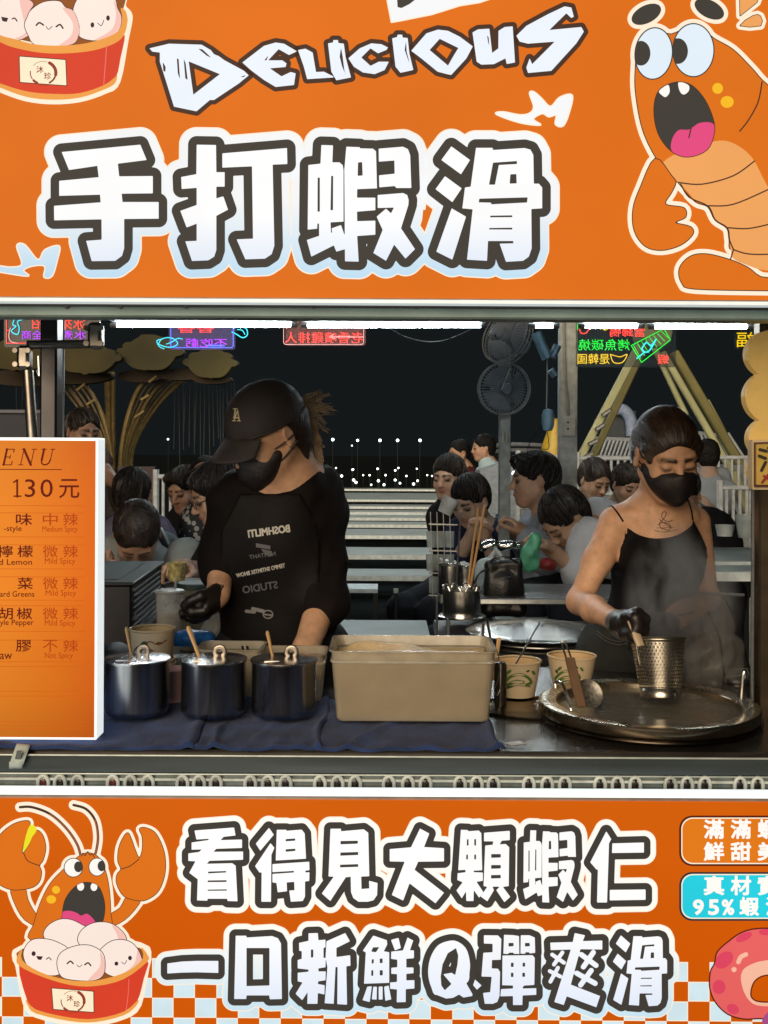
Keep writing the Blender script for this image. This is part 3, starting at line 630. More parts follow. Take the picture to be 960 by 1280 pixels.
for e_, pc in ((eL, ell(392/4, 990 + 374/4, 5.4, 6.8)), (eR, ell(508/4, 990 + 370/4, 5.0, 6.6))):
    toon(lo, 'eye', [e_], 8, M_TOOTH, M_BLK, 1.0, h=.6); printed('pupil', [pc], lay(9), M_BLK, lo, h=.5, inter=[e_])
mo = c((313,600),(330,530),(380,470),(430,452),(490,470),(520,540),(522,610),(500,670),(440,690),(320,660)); toon(lo, 'mouth', [mo], 8, M_BLK, M_BRN, .6)
printed('tongue', [c((310,605),(345,594),(385,605),(405,618),(440,610),(480,660),(440,690),(320,670))], lay(9), M_TONG, lo, h=.6, inter=[mo])
printed('tooth', [ell(403/4, 990 + 472/4, 4.4, 5.4), ell(470/4, 990 + 474/4, 4.2, 5.2)], lay(9), M_TOOTH, lo, h=.5, inter=[mo])
printed('cheek_dot', [ell(280/4, 990 + 489/4, 5, 4.9), ell(256/4, 990 + 537/4, 6, 5.2)], lay(8), M_DOT, lo, h=.6)
printed('basket_inside', [c((110,785),(100,850),(200,905),(350,945),(500,945),(640,905),(720,850),(700,780),(400,740), n=3)], lay(9), M_BROWNIN, lo)
for i_, d_ in enumerate(dl): dumpling(lo, d_, 9.6 + i_ * .9)
for i_, (d_, sh) in enumerate(((dl[1], c((560,665),(610,700),(630,745),(560,790),(590,730))), (dl[3], c((690,790),(712,860),(680,902),(600,925),(670,860))), (dl[4], c((500,800),(524,850),(515,915),(440,942),(500,870))))):
    printed('dumpling_blush', [sh], lay((9.6 + (1, 3, 4)[i_] * .9) + .78), M_SHADE, lo, h=.6, inter=[d_])
K = 14.4
faces(lo, K, [ell(168/4, 990 + 808/4, 2.6, 3.0), l4([(232,836),(245,828),(256,840)], 1.2), ('p', crop(0, 990, 4, [(180,820),(215,822),(205,840),(190,838)])), l4([(336,858),(352,846),(366,858)], 1.8), l4([(424,864),(440,854),(454,868)], 1.8), l4([(384,864),(396,874),(410,864)], .8),
     ell(582/4, 990 + 858/4, 2.4, 2.6), ell(650/4, 990 + 830/4, 2.4, 2.8), l4([(608,850),(622,860),(634,842)], .8)])
printed('basket_rim', [c((112,785),(85,825),(95,868),(200,920),(350,965),(480,970),(620,935),(735,850),(738,815),(705,775),(715,830),(640,895),(520,935),(430,945),(330,938),(200,900),(110,840), n=3),
     c((130,1035),(180,1088),(350,1128),(480,1133),(620,1098),(690,1040),(680,1070),(620,1116),(480,1150),(350,1146),(180,1108),(140,1070), n=3)], lay(K + .6), M_RIM, lo, h=.8)
printed('basket_band', [band], lay(K), M_RED, lo, h=.8)
printed('seam_line', [l4([(645,935),(640,1020),(630,1095)], .8)], lay(K + .9), MATS['pink_line_print'], lo, h=.5)
label_plate(lo, crop(0, 990, 4.0, [(260,982),(466,998),(468,1100),(268,1085)]), (91, 990 + 1042/4), .86, K + 1.2)
print('signs', round(time.time() - T0, 1))
# ------------------------------------------------------------------ smooth bodies: blended primitives -> one continuous surface
def V3(p): return np.array([p[0], p[1], p[2]], float)
def cone(a, b, ra, rb, k=.02, col=0): return ('cone', V3(a), V3(b), ra, rb, k, col)
def ellp(c, r, M=None, k=.02, col=0): return ('ell', V3(c), V3(r), None if M is None else np.array(M), 0, k, col)
def cutp(p): return ('cut', p)
def d_prim(p, Q):
    if p[0] == 'cone':
        a, b, ra, rb = p[1:5]; ab = b - a; l2 = ab.dot(ab) + 1e-9
        q = Q - a; t = np.clip(q @ ab / l2, 0, 1)
        q = q - t[:, None] * ab; return np.sqrt(np.einsum('ij,ij->i', q, q)) - (ra + (rb - ra) * t)
    c, r, M = p[1], p[2], p[3]; q = Q - c
    if M is not None: q = q @ M
    u = q / r; v = u / r; k0 = np.sqrt(np.einsum('ij,ij->i', u, u)) + 1e-9; k1 = np.sqrt(np.einsum('ij,ij->i', v, v)) + 1e-9
    return k0 * (k0 - 1) / k1
def smin(a, b, k):
    h = np.clip(.5 + .5 * (b - a) / k, 0, 1); return b * (1 - h) + a * h - k * h * (1 - h)
def sdf(prims, Q, infl=0.0):
    D = np.full(len(Q), 9.0)
    for p in prims:
        if p[0] == 'cut': d = d_prim(p[1], Q); D = -smin(-D, d, p[1][5])
        elif p[0] == 'plane': D = np.maximum(D, (Q - V3(p[1])) @ V3(p[2]))   # keep the side against the normal
        elif p[0] == 'fn': D = p[1](Q, D)
        else: D = smin(D, d_prim(p, Q) - infl, p[5])
    return D
def prim_box(prims, pad):
    lo = np.full(3, 9e9); hi = -lo
    for p in prims:
        if p[0] == 'cone':
            for e, r in ((p[1], p[3]), (p[2], p[4])): lo = np.minimum(lo, e - r); hi = np.maximum(hi, e + r)
        elif p[0] == 'ell': m = p[2].max(); lo = np.minimum(lo, p[1] - m); hi = np.maximum(hi, p[1] + m)
    return lo - pad, hi + pad
def sdf_mesh(name, prims, h, m, parent=None, infl=0.0, cols=None, rough=0.0, pts_fn=None):
    lo, hi = prim_box(prims, infl + 2.5 * h + .01 + rough)
    H = h * 4; n = np.ceil((hi - lo) / H).astype(int) + 1
    f = lambda Q: sdf(prims, Q, infl) + (rough * wob(Q) if rough else 0)
    g = [lo[a] + H * np.arange(n[a] + 1) for a in range(3)]
    Cx = np.stack(np.meshgrid(*[q[:-1] + H / 2 for q in g], indexing='ij'), -1).reshape(-1, 3)
    dc = f(Cx).reshape(n[0], n[1], n[2])
    act = np.abs(dc) < H * 1.5 + .004
    N = n * 4 + 1
    Dn = np.repeat(np.repeat(np.repeat(np.where(dc < 0, -1.0, 1.0), 4, 0), 4, 1), 4, 2)
    Dn = np.pad(Dn, ((0, 1),) * 3, mode='edge')
    A = np.repeat(np.repeat(np.repeat(act, 4, 0), 4, 1), 4, 2); A = np.pad(A, ((0, 1),) * 3, mode='constant')
    A[1:] |= A[:-1].copy(); A[:, 1:] |= A[:, :-1].copy(); A[:, :, 1:] |= A[:, :, :-1].copy()
    idx = np.argwhere(A); 
    for s0 in range(0, len(idx), 200000):
        ii = idx[s0:s0 + 200000]; Dn[ii[:, 0], ii[:, 1], ii[:, 2]] = f(lo + ii * h)
    S = Dn < 0
    cnt = np.zeros(tuple(N - 1), int); pos = np.zeros((*(N - 1), 3)); ne = np.zeros(tuple(N - 1), int)
    for dx in (0, 1):
        for dy in (0, 1):
            for dz in (0, 1): cnt += S[dx:N[0] - 1 + dx, dy:N[1] - 1 + dy, dz:N[2] - 1 + dz]
    cell = np.argwhere((cnt > 0) & (cnt < 8))
    Pc = np.zeros((len(cell), 3)); w = np.zeros(len(cell))
    cor = [(x, y, z) for x in (0, 1) for y in (0, 1) for z in (0, 1)]
    for i in range(8):
        for j in range(i + 1, 8):
            a, b = np.array(cor[i]), np.array(cor[j])
            if np.abs(a - b).sum() != 1: continue
            da = Dn[tuple((cell + a).T)]; db = Dn[tuple((cell + b).T)]
            mk = (da < 0) != (db < 0); t = np.where(mk, da / np.where(np.abs(da - db) < 1e-12, 1, da - db), 0)
            Pc += np.where(mk[:, None], a + (b - a) * t[:, None], 0); w += mk
    Vv = lo + (cell + Pc / w[:, None]) * h
    lut = np.full(tuple(N - 1), -1, int); lut[tuple(cell.T)] = np.arange(len(cell))
    Fs = []
    for ax in range(3):
        o1, o2 = [(1, 2), (2, 0), (0, 1)][ax]
        sl0 = [slice(None)] * 3; sl1 = [slice(None)] * 3; sl0[ax] = slice(0, -1); sl1[ax] = slice(1, None)
        ch = S[tuple(sl0)] != S[tuple(sl1)]; e = np.argwhere(ch)
        e = e[(e[:, o1] > 0) & (e[:, o2] > 0) & (e[:, o1] < N[o1] - 1) & (e[:, o2] < N[o2] - 1)]
        u = np.zeros(3, int); v = np.zeros(3, int); u[o1] = 1; v[o2] = 1
        q = np.stack([lut[tuple((e - u - v).T)], lut[tuple((e - v).T)], lut[tuple(e.T)], lut[tuple((e - u).T)]], 1)
        ins = S[tuple(e.T)]; q = np.where(ins[:, None], q, q[:, ::-1]); Fs.append(q[(q >= 0).all(1)])
    Fs = np.concatenate(Fs)
    me = bpy.data.meshes.new(name)
    me.vertices.add(len(Vv)); me.vertices.foreach_set('co', Vv.ravel())
    me.loops.add(len(Fs) * 4); me.loops.foreach_set('vertex_index', Fs.ravel().astype(np.int32))
    me.polygons.add(len(Fs)); me.polygons.foreach_set('loop_start', np.arange(0, len(Fs) * 4, 4, dtype=np.int32))
    me.polygons.foreach_set('loop_total', np.full(len(Fs), 4, dtype=np.int32))
    me.update(); me.validate(); me.shade_smooth()
    if cols is not None:
        c = cols(Vv) if callable(cols) else prim_cols(prims, Vv, cols)
        at = me.color_attributes.new('Col', 'FLOAT_COLOR', 'POINT')
        at.data.foreach_set('color', np.concatenate([c, np.ones((len(c), 1))], 1).ravel())
    return link_mesh(name, me, m, parent)
def prim_cols(prims, Vv, table):
    W_ = np.zeros(len(Vv)); Cc = np.zeros((len(Vv), 3))
    for p in prims:
        if p[0] not in ('cone', 'ell'): continue
        w = np.exp(-np.clip(d_prim(p, Vv), 0, .5) / (.0025 if p[6] == 0 else .0007)) * (1 if p[6] == 0 else 14); c = np.array(table[p[6]])
        W_ += w; Cc += w[:, None] * c
    return Cc / (W_[:, None] + 1e-12)
def wob(Q, s=38.0):
    x, y, z = Q[:, 0] * s, Q[:, 1] * s, Q[:, 2] * s
    return (np.sin(x * 1.1 + 1.7 * np.sin(z * .7) + y) * np.cos(z * .9 + 1.3 * np.sin(x * .6)) + .5 * np.sin(x * 2.3 - z * 1.9 + y * 2.1)) * .6
def trace_many(prims, pts, infl=0.0, y0=1.6, off=.0012):
    """points of a body's surface that stand on the lines of photo pixels (only to find where print and seams sit)"""
    D = np.array([P(x, y, 1.0) - Vector((0, 0, EYE)) for x, y in pts]); D /= np.linalg.norm(D, axis=1)[:, None]
    Q = np.array([0, 0, EYE]) + D * y0; best = Q.copy(); bd = np.full(len(Q), 9.0)
    for _ in range(60):
        s_ = sdf(prims, Q, infl); b_ = np.abs(s_) < bd; best[b_] = Q[b_]; bd[b_] = np.abs(s_)[b_]
        Q = Q + D * (np.clip(s_, -.02, .08) * .9)[:, None]
    Q = best; miss = bd > 3e-3
    for _ in range(6):      # lines that pass beside the body: move to its nearest surface
        if not miss.any(): break
        q = Q[miss]; s_ = sdf(prims, q, infl); e = 1e-3
        g = np.stack([sdf(prims, q + e * np.eye(3)[k], infl) - s_ for k in range(3)], 1) / e
        Q[miss] = q - g * (s_ / np.maximum((g * g).sum(1), 1e-6))[:, None]
    return [Vector(v) for v in Q - D * off]
class Tr:
    def __init__(s, prims, infl=0.0, y0=1.6, off=.0012): s.a = (prims, infl, y0, off)
    def batch(s, pts): return trace_many(s.a[0], pts, *s.a[1:])
def trace(prims, px, py, infl=0.0, y0=1.6, off=.0012): return trace_many(prims, [(px, py)], infl, y0, off)[0]
def col_mat(name, rough=.5, nz=.06, ns=60, bump=.0, bs=300, sss=0.0, spec=.4):
    m_ = mat(name, (1, 1, 1), rough, nz=nz, ns=ns, bump=bump, bs=bs, sss=sss, spec=spec); n = m_.node_tree.nodes; L = m_.node_tree.links
    at = n.new('ShaderNodeAttribute'); at.attribute_name = 'Col'
    sc = [q for q in n if q.type == 'VECT_MATH' and q.operation == 'SCALE'][0]
    L.new(at.outputs['Color'], sc.inputs[0]); return m_
def frame(yaw, pitch, roll=0):
    """columns right, forward, up of a head or chest; yaw 0 looks at the camera side (-y), positive turns to +x"""
    M = Matrix.Rotation(R(yaw), 3, 'Z') @ Matrix.Rotation(R(180), 3, 'Z') @ Matrix.Rotation(R(-pitch), 3, 'X') @ Matrix.Rotation(R(roll), 3, 'Y')
    return M
SK = {0: None}
def head_prims(c, M, s=1.0, lids=True):
    c = Vector(c)
    L = lambda x, y, z: c + M @ (Vector((x, y, z)) * s)
    E = lambda x, y, z, a, b, d, k=.02, col=0: ellp(L(x, y, z), (a * s, b * s, d * s), M, k * s, col)
    K = lambda p, q, ra, rb, k=.02, col=0: cone(L(*p), L(*q), ra * s, rb * s, k * s, col)
    pr = [E(0, -.012, .032, .076, .094, .084), E(0, .028, -.028, .060, .062, .084, .03), E(0, .058, -.088, .024, .024, .02, .03)]
    for q in (-1, 1):
        pr += [K((q * .056, .005, -.045), (q * .02, .055, -.09), .018, .018, .03), E(q * .038, .058, -.03, .024, .022, .026, .02), E(q * .03, .076, .024, .024, .012, .007, .014)]
    for q in (-1, 1): pr.append(cutp(E(q * .031, .1, .004, .019, .014, .011, .012)))
    for q in (-1, 1): pr.append(E(q * .031, .0765, .003, .0135, .0135, .0115, .004, 3))
    for q in (-1, 1):
        pr += [E(q * .031, .0795, .0075, .0155, .0125, .008, .003, 0), K((q * .0455, .0855, -.003), (q * .018, .0930, -.002), .0023, .0020, .001, 2), K((q * .014, .092, .024), (q * .047, .080, .026), .0034, .0024, .002, 2)]
    pr += [K((0, .086, .012), (0, .107, -.028), .0075, .0105, .014), E(.0105, .099, -.032, .0075, .009, .007, .006), E(-.0105, .099, -.032, .0075, .009, .007, .006),
           E(0, .090, -.053, .021, .009, .0045, .004, 1), E(0, .088, -.062, .018, .0095, .0055, .004, 1), cutp(E(0, .100, -.0575, .019, .006, .0013, .002))]
    for q in (-1, 1):
        Me = M @ Matrix.Rotation(R(-q * 18), 3, 'Z') @ Matrix.Rotation(R(-10), 3, 'X')
        pr += [ellp(L(q * .079, -.008, -.002), (.0075 * s, .019 * s, .031 * s), Me, .006 * s, 0), cutp(ellp(L(q * .087, -.004, .004), (.005 * s, .010 * s, .018 * s), Me, .004 * s, 0)), ellp(L(q * .082, -.002, -.02), (.007 * s, .008 * s, .009 * s), Me, .005 * s, 0)]
    return pr
def hair_prims(c, M, s=1.0, style='short'):
    c = Vector(c); L = lambda x, y, z: c + M @ (Vector((x, y, z)) * s)
    E = lambda x, y, z, a, b, d, k=.02: ellp(L(x, y, z), (a * s, b * s, d * s), M, k * s)
    pr = [E(0, -.016, .04, .084, .101, .088), E(0, -.05, -.005, .074, .062, .085, .03)]
    if style == 'long': pr += [E(.052, -.03, -.07, .03, .05, .1, .03), E(-.052, -.03, -.07, .03, .05, .1, .03), E(0, -.06, -.08, .07, .04, .1, .03)]
    if style == 'bun': pr += [E(0, -.115, .0, .04, .035, .04, .012)]
    if style == 'flop': pr += [E(.01, .055, .085, .062, .05, .03, .03), E(-.05, .05, .06, .03, .04, .03, .02)]
    pr.append(cutp(E(0, .115, -.042, .072, .078, .098 if style in ('bun', 'long') else .118, .012)))
    if style in ('short', 'flop'):
        for q in (-1, 1): pr.append(cutp(E(q * .085, .005, -.045, .03, .045, .052, .01)))
        pr.append(cutp(E(0, -.02, -.125, .1, .12, .045, .01)))
    else:
        for q in (-1, 1): pr.append(cutp(E(q * .092, .01, -.025, .02, .03, .04, .008)))
    return pr
def hand_prims(w, d, n, curl=.6, s=1.0, side=1, spread=1.0, k=.004):
    """w wrist, d direction of the fingers, n palm normal; side +1/-1 puts the thumb on either edge"""
    w = Vector(w); d = Vector(d).normalized(); n = (Vector(n) - d * Vector(n).dot(d)).normalized(); t = d.cross(n) * side
    pr = [ellp(w + d * .045 * s, (.042 * s, .038 * s, .014 * s), Matrix((t, d, n)).transposed(), .015), cone(w, w + d * .03 * s, .024 * s, .026 * s, .02)]
    for i, (off, ln) in enumerate(((-.030, .062), (-.010, .074), (.010, .078), (.029, .070))):
        b = w + d * (.078 - abs(off) * .25) * s + t * off * s * spread; a = curl * (1.0 + .12 * i); p = b; dd = d; q = [b]
        for j, f in enumerate((.45, .32, .23)):
            ang = a * (.75 + .5 * j); dd = (Matrix.Rotation(-ang, 3, t) @ dd) if (Matrix.Rotation(-ang, 3, t) @ dd).dot(n) > (Matrix.Rotation(ang, 3, t) @ dd).dot(n) else (Matrix.Rotation(ang, 3, t) @ dd)
            p = p + dd * ln * f * s; q.append(p)
        for j in range(3): pr.append(cone(q[j], q[j + 1], (.0098 - .001 * j) * s, (.0090 - .001 * j) * s, k))
    b = w + d * .02 * s + t * .03 * s + n * .008 * s; q1 = b + (d * .6 + t * .55 + n * .35).normalized() * .036 * s; q2 = q1 + (d * .75 + n * .5 * (curl + .3) - t * .1).normalized() * .030 * s; q3 = q2 + (d * .7 + n * .4 - t * .5 * curl).normalized() * .022 * s
    pr += [cone(b, q1, .014 * s, .0115 * s, .01), cone(q1, q2, .0112 * s, .0098 * s, k), cone(q2, q3, .0098 * s, .0082 * s, k)]
    return pr
def strands(parent, prims, c, M, s, pole, n, m_, rad=.0009, seed=1, tol=.007, span=(.0, 2.6), wig=.05):
    """combed strands that follow a hair surface towards a pole direction"""
    rs = random.Random(seed); c = Vector(c); p_ = Vector(pole).normalized(); a_ = p_.orthogonal().normalized(); b_ = p_.cross(a_); mb = MB(); rows = []
    for k in range(n):
        t = 2 * math.pi * rs.random(); d = a_ * math.cos(t) + b_ * math.sin(t); w = rs.uniform(-wig, wig) * 4; s0, s1 = span[0] + rs.random() * .5, span[1] - rs.random() * .7
        rows.append([(p_ * math.cos(e) + (d * math.cos(w * e * .3) + p_.cross(d) * math.sin(w * e * .3)) * math.sin(e)).normalized() for e in [s0 + (s1 - s0) * i / 15 for i in range(16)]])
    D = np.array([[tuple(M @ v) for v in r] for r in rows]).reshape(-1, 3); Q = np.array(c) + D * .16 * s
    for _ in range(14): Q = Q - D * np.clip(sdf(prims, Q), -.01, .05)[:, None] * .9
    ok = (np.abs(sdf(prims, Q)) < .002) & (((Q - np.array(c)) ** 2).sum(1) > (.05 * s) ** 2); Q = (Q + D * .0004).reshape(n, 16, 3); ok = ok.reshape(n, 16)
    for k in range(n):
        run = []
        for i in range(17):
            if i < 16 and ok[k, i] and (not run or (Vector(Q[k, i]) - run[-1]).length < .035): run.append(Vector(Q[k, i]))
            else:
                if len(run) > 3: mb.tube(run, [rad * (.5 + min(j, len(run) - 1 - j) * .35) if min(j, len(run) - 1 - j) < 2 else rad for j in range(len(run))], 4, cap=False)
                run = [Vector(Q[k, i])] if i < 16 and ok[k, i] else []
    if mb.v: tag(mb.build('hair_strands', m_, parent), kind='stuff')
M_STR = mat('hair_strand_sheen', (.030, .022, .018), .45, nz=.5, ns=30, spec=.4); M_STRB = mat('brown_strand_sheen', (.055, .030, .018), .42, nz=.5, ns=30, spec=.5)  # strands lighter than the hair beneath: highlights put into their colour
M_SKIN = col_mat('skin', .45, .09, 60, .22, 380, sss=.12)
M_HAIR = mat('dark_hair', (.008, .007, .0065), .62, nz=.3, ns=60, bump=1.0, bs=110, stretch=(3, 3, .6), spec=.2)
M_HAIRB = mat('brown_black_hair', (.022, .0125, .009), .40, nz=.3, ns=60, bump=.8, bs=90, stretch=(3, 3, .5), spec=.6)
def cloth(name, c, nz=.1, bump=.5, rough=.85, **k): return mat(name, c, rough, nz=nz, ns=12, bump=bump, bs=35, spec=.15, **k)
def skin_table(a=(.55, .31, .19), lip=(.40, .19, .14)): return {0: a, 1: lip, 2: (.02, .014, .012), 3: (.05, .035, .03)}
def torso(ch, hp, M, w=1.0, d=1.0):
    """chest point, hip point (Vectors) and chest frame"""
    ch, hp = Vector(ch), Vector(hp); mid = ch.lerp(hp, .52)
    return [ellp(ch, (.150 * w, .098 * d, .155), M, .05), ellp(mid, (.122 * w, .088 * d, .15), M, .06), ellp(hp, (.152 * w, .108 * d, .11), M, .06)]
def diner(label, head, Yh, yaw, pitch, hair, shirt, hip, arms=(), skin=None, hs='short', roll=0, tw=1.0, group='customers eating at the night market tables', bodyyaw=None, sleeve=.5, lean=.04, trousers=None, extra=None, h=.010, stand=False, neckc=True, lens=None, chest=None, faceoff=0):
    """a person: one body surface with hair, shirt and trousers over it. head: photo px of head centre; hip: photo px; arms: ((shoulder),(elbow),(wrist)) px + depth offsets"""
    hc = P(*head, Yh); M = frame(yaw, pitch, roll); by = yaw if bodyyaw is None else bodyyaw
    sc_ = 1.0; Mt = frame(by, 0)
    fwd = Mt @ Vector((0, 1, 0)); rgt = Mt @ Vector((1, 0, 0))
    nb = hc + M @ Vector((0, -.03, -.09)); base = nb + Vector((0, 0, -.075)) - fwd * lean
    if chest is not None: ch = P(chest[0], chest[1], Yh + (chest[2] if len(chest) > 2 else .1))
    else: ch = base + Vector((0, 0, -.15)) - fwd * .01
    hp = P(hip[0], hip[1], Yh + (hip[2] if len(hip) > 2 else .1)) if hip else ch + Vector((0, 0, -.36))
    root = empty('person', (hp.x, hp.y, 0), label, 'person', group)
    neck = [cone(hc + M @ Vector((0, -.022, -.06)), base + Vector((0, 0, -.02)), .052, .058, .03)]
    tor = torso(ch, hp, Mt, tw) + [cone(base + rgt * .13 * tw + Vector((0, 0, -.06)), base - rgt * .13 * tw + Vector((0, 0, -.06)), .052, .052, .05), cone(base, ch, .06, .09, .06)]
    body = head_prims(hc, M) + neck + tor; sl = []
    for a in arms:
        s_, e_, w_ = [P(q[0], q[1], Yh + (q[2] if len(q) > 2 else 0)) for q in a[:3]]; dr = (w_ - e_).normalized()
        body += [cone(s_, e_, .046, .038, .03), cone(e_, w_, .038, .026, .02)] + hand_prims(w_, dr, Vector(a[3]) if len(a) > 3 else Vector((0, -.2, -1)), .55, side=1)
        if sleeve <= 1: m1 = s_.lerp(e_, max(sleeve, .1) / .5 if sleeve < .5 else 1.0); sl += [cone(s_, m1, .060, .056, .04)] + ([cone(e_, e_.lerp(w_, (sleeve - .5) * 2), .050, .042, .02)] if sleeve > .5 else [])
    legs = []
    knees = []
    for q in (-1, 1):
        h0 = hp + rgt * .09 * q + Vector((0, 0, -.03)); zf = .05
        if stand: kn = Vector((h0.x, h0.y, max(h0.z * .55, .3))); an = Vector((h0.x, h0.y, .09))
        else: kn = h0 + fwd * .40 + Vector((0, 0, -.02)); kn.z = max(kn.z, .35); an = Vector((kn.x - fwd.x * .05, kn.y - fwd.y * .05, .09))
        legs += [cone(h0, kn, .085, .06, .05), cone(kn, an, .06, .045, .03)]; knees.append((an, fwd))
    sk = tuple(v * 1.35 for v in (skin or (.40, .23, .145)))
    sdf_mesh('body', body, h * (.75 if Yh < 7 else 1.2), M_SKIN, root, cols=skin_table(sk))
    if hair is not None: hp2 = hair_prims(hc, M, 1.0, hs); sdf_mesh('hair', hp2 + [('fn', lambda Q, D: D + .0035 * wob(Q, 120.0) + .003 * wob(Q, 55.0))], h * .6, hair, root)
    if hair is not None and Yh < 7: strands(root, hp2, hc, M, 1.0, (.25, -.45, 1), 130, M_STR, .0016, seed=int(head[0]), span=(.05, 2.0), wig=.3)
    if shirt is not None: sdf_mesh('shirt', tor + sl + [cutp(cone(base + Vector((0, 0, .1)), base + Vector((0, 0, -.0)), .05, .062, .02))], h, shirt, root, infl=.011, rough=.004)
    sdf_mesh('trousers', legs + [ellp(hp, (.152 * tw, .108, .10), Mt, .06)], h * 2.2, trousers or MATS['dark_trousers'], root, infl=.014)
    for an, f_ in knees:
        sdf_mesh('shoe', [cone(Vector((an.x, an.y, .045)), Vector((an.x, an.y, .045)) + f_ * .13, .042, .038, .02), cone(Vector((an.x, an.y, .045)), an, .04, .036, .03)], .014, MATS['dark_shoe'], root)
    return root, hc, M, body
cloth('dark_trousers', (.02, .022, .028)); mat('dark_shoe', (.03, .03, .03), .5)
# ------------------------------------------------------------------ ground, stall frame, counter
M_ST = mat('brushed_steel', (.42, .43, .43), .30, .9, nz=.08, ns=8, stretch=(1, 1, 14))
M_CHR = mat('polished_steel', (.72, .71, .69), .22, 1.0, nz=.05, ns=10)
M_DST = mat('dark_steel', (.075, .07, .07), .32, .85, nz=.12, ns=12)
M_BLKP = mat('black_plastic', (.012, .012, .013), .38, nz=.15)
M_GREYP = mat('grey_green_paint', (.40, .54, .50), .42, .15, nz=.16, ns=9, bump=.08)
mb = MB(); mb.box((0, 60, -.05), (260, 260, .1)); g_ = mb.build('ground', mat('worn_asphalt', (.009, .014, .016), .95, spec=.10, nz=.35, ns=4, bump=.5, bs=60)); tag(g_, kind='structure')
CT = .943                        # counter height
CY0 = 1.795
zt, zb = P(0, 381, 1.79).z, P(0, 401, 1.79).z
fr = empty('stall_frame', (0, 1.9, 0), 'grey green steel header and counter frame around the serving window', 'stall frame')
mb = MB(); mb.box((0, 1.812, (zt + zb) / 2 + .012), (2.3, .05, zt - zb + .010), bev=.003); mb.build('header_beam', M_GREYP, fr)
mb = MB(); mb.box((0, 1.786, zt - .0), (2.3, .008, .004)); mb.build('drip_seam', M_DST, fr)
for px in (83, 150, 232, 392, 520, 600, 655, 705, 765, 905):
    p = P(px, 382.5, 1.785); mb = MB(); mb.tube([p + Vector((0, .0, 0)), p + Vector((0, -.003, 0))], .0045, 8); mb.build('bolt', M_DST, fr)
# counter top with front rail
mb = MB(); mb.box((0, 2.16, CT - .0125), (2.3, .70, .025)); mb.build('counter_top', mat('dark_wet_steel_top', (.13, .115, .105), .2, .8, nz=.25, ns=7), fr)
z3, z4 = P(0, 944, CY0).z, P(0, 966, CY0).z
mb = MB(); mb.box((0, CY0 + .010, (z3 + z4) / 2), (2.3, .018, z3 - z4), bev=.002); mb.build('counter_front_rail', mat('blue_grey_rail', (.085, .105, .11), .35, .6, nz=.25, ns=5, stretch=(.3, 1, 6)), fr)
for zz, r_ in ((z3 + .001, .0018), (z4 - .0005, .0016)):
    mb = MB(); mb.tube([(-1.15, CY0 - .001, zz), (1.15, CY0 - .001, zz)], r_, 8); mb.build('rail_edge', mat('pale_rail_edge', (.5, .56, .54), .35, .3), fr)
z5 = P(0, 984, CY0).z
mb = MB(); mb.box((0, CY0 + .022, (z4 + z5) / 2), (2.3, .03, z4 - z5 + .01)); mb.build('channel_back', mat('channel_green_grey', (.20, .24, .235), .4, .4, nz=.25), fr)
# scalloped lamp strip clips in groups of three
gx = [ (44+8,'r'), (73,'d'), (95,'d'), (142,'r'), (163,'d'), (184,'d') ]
xs0 = [54, 75, 97, 141, 163, 185, 228, 249, 270, 313, 335, 357, 400, 422, 444, 486, 510, 532, 575, 596, 617, 661, 684, 706, 750, 772, 794, 838, 859, 881, 925, 947]
M_CLIP = mat('pale_plastic_clip', (.62, .68, .66), .4, nz=.2); M_LENS = mat('dark_lamp_lens', (.02, .014, .012), .2); M_LENSR = mat('dark_red_lamp_lens', (.10, .012, .010), .2)
strip = empty('cable_clip_strip', (0, CY0, z5), 'pale scalloped strip of lamp clips along the counter edge above the lower sign', 'lamp strip')
mb = MB(); mb.box((0, CY0 + .001, z5 + .0015), (2.3, .012, .004)); mb.box((0, CY0 + .003, (z4 + z5) / 2 + .002), (2.3, .006, .004)); mb.build('strip_rail', M_CLIP, strip)
for i, px in enumerate(xs0):
    c_ = P(px, 976 + px * .003, CY0 - .001)
    arc = [c_ + Vector((.0088 * math.cos(R(a)), 0, -.003 + .012 * math.sin(R(a)))) for a in range(0, 181, 20)]
    arc = [arc[0] + Vector((0, 0, -.007))] + arc + [arc[-1] + Vector((0, 0, -.007))]
    mb = MB(); mb.tube(arc, .0032, 8); mb.build('clip', M_CLIP, strip)
    mb = MB(); mb.sphere(c_ + Vector((0, .004, -.003)), .0075, 10, (1, .6, 1.25)); mb.build('lamp_lens', M_LENSR if i in (0, 3) else M_LENS, strip)
# posts
mb = MB(); a, b = P(53, 400, 2.2), P(76, 700, 2.2); mb.box(((a.x + b.x) / 2, 2.2, 1.0), (b.x - a.x - .006, .05, 2.0), bev=.004); mb.build('post', M_DST, fr)
mb = MB(); mb.tube([(P(80, 400, 2.16).x, 2.16, .0), (P(80, 400, 2.16).x, 2.16, 2.0)], .0022, 8); mb.build('conduit', M_ST, fr)
mb = MB(); a = P(957, 600, 2.15); mb.box((a.x, 2.15, 1.0), (.038, .04, 2.0), bev=.004); mb.build('post', mat('bronze_steel', (.16, .125, .085), .3, .9), fr)
mb = MB(); a = P(941, 700, 2.10); mb.tube([(a.x, 2.10, .95), (a.x, 2.10, 1.45)], .004, 10); mb.build('conduit', M_ST, fr)
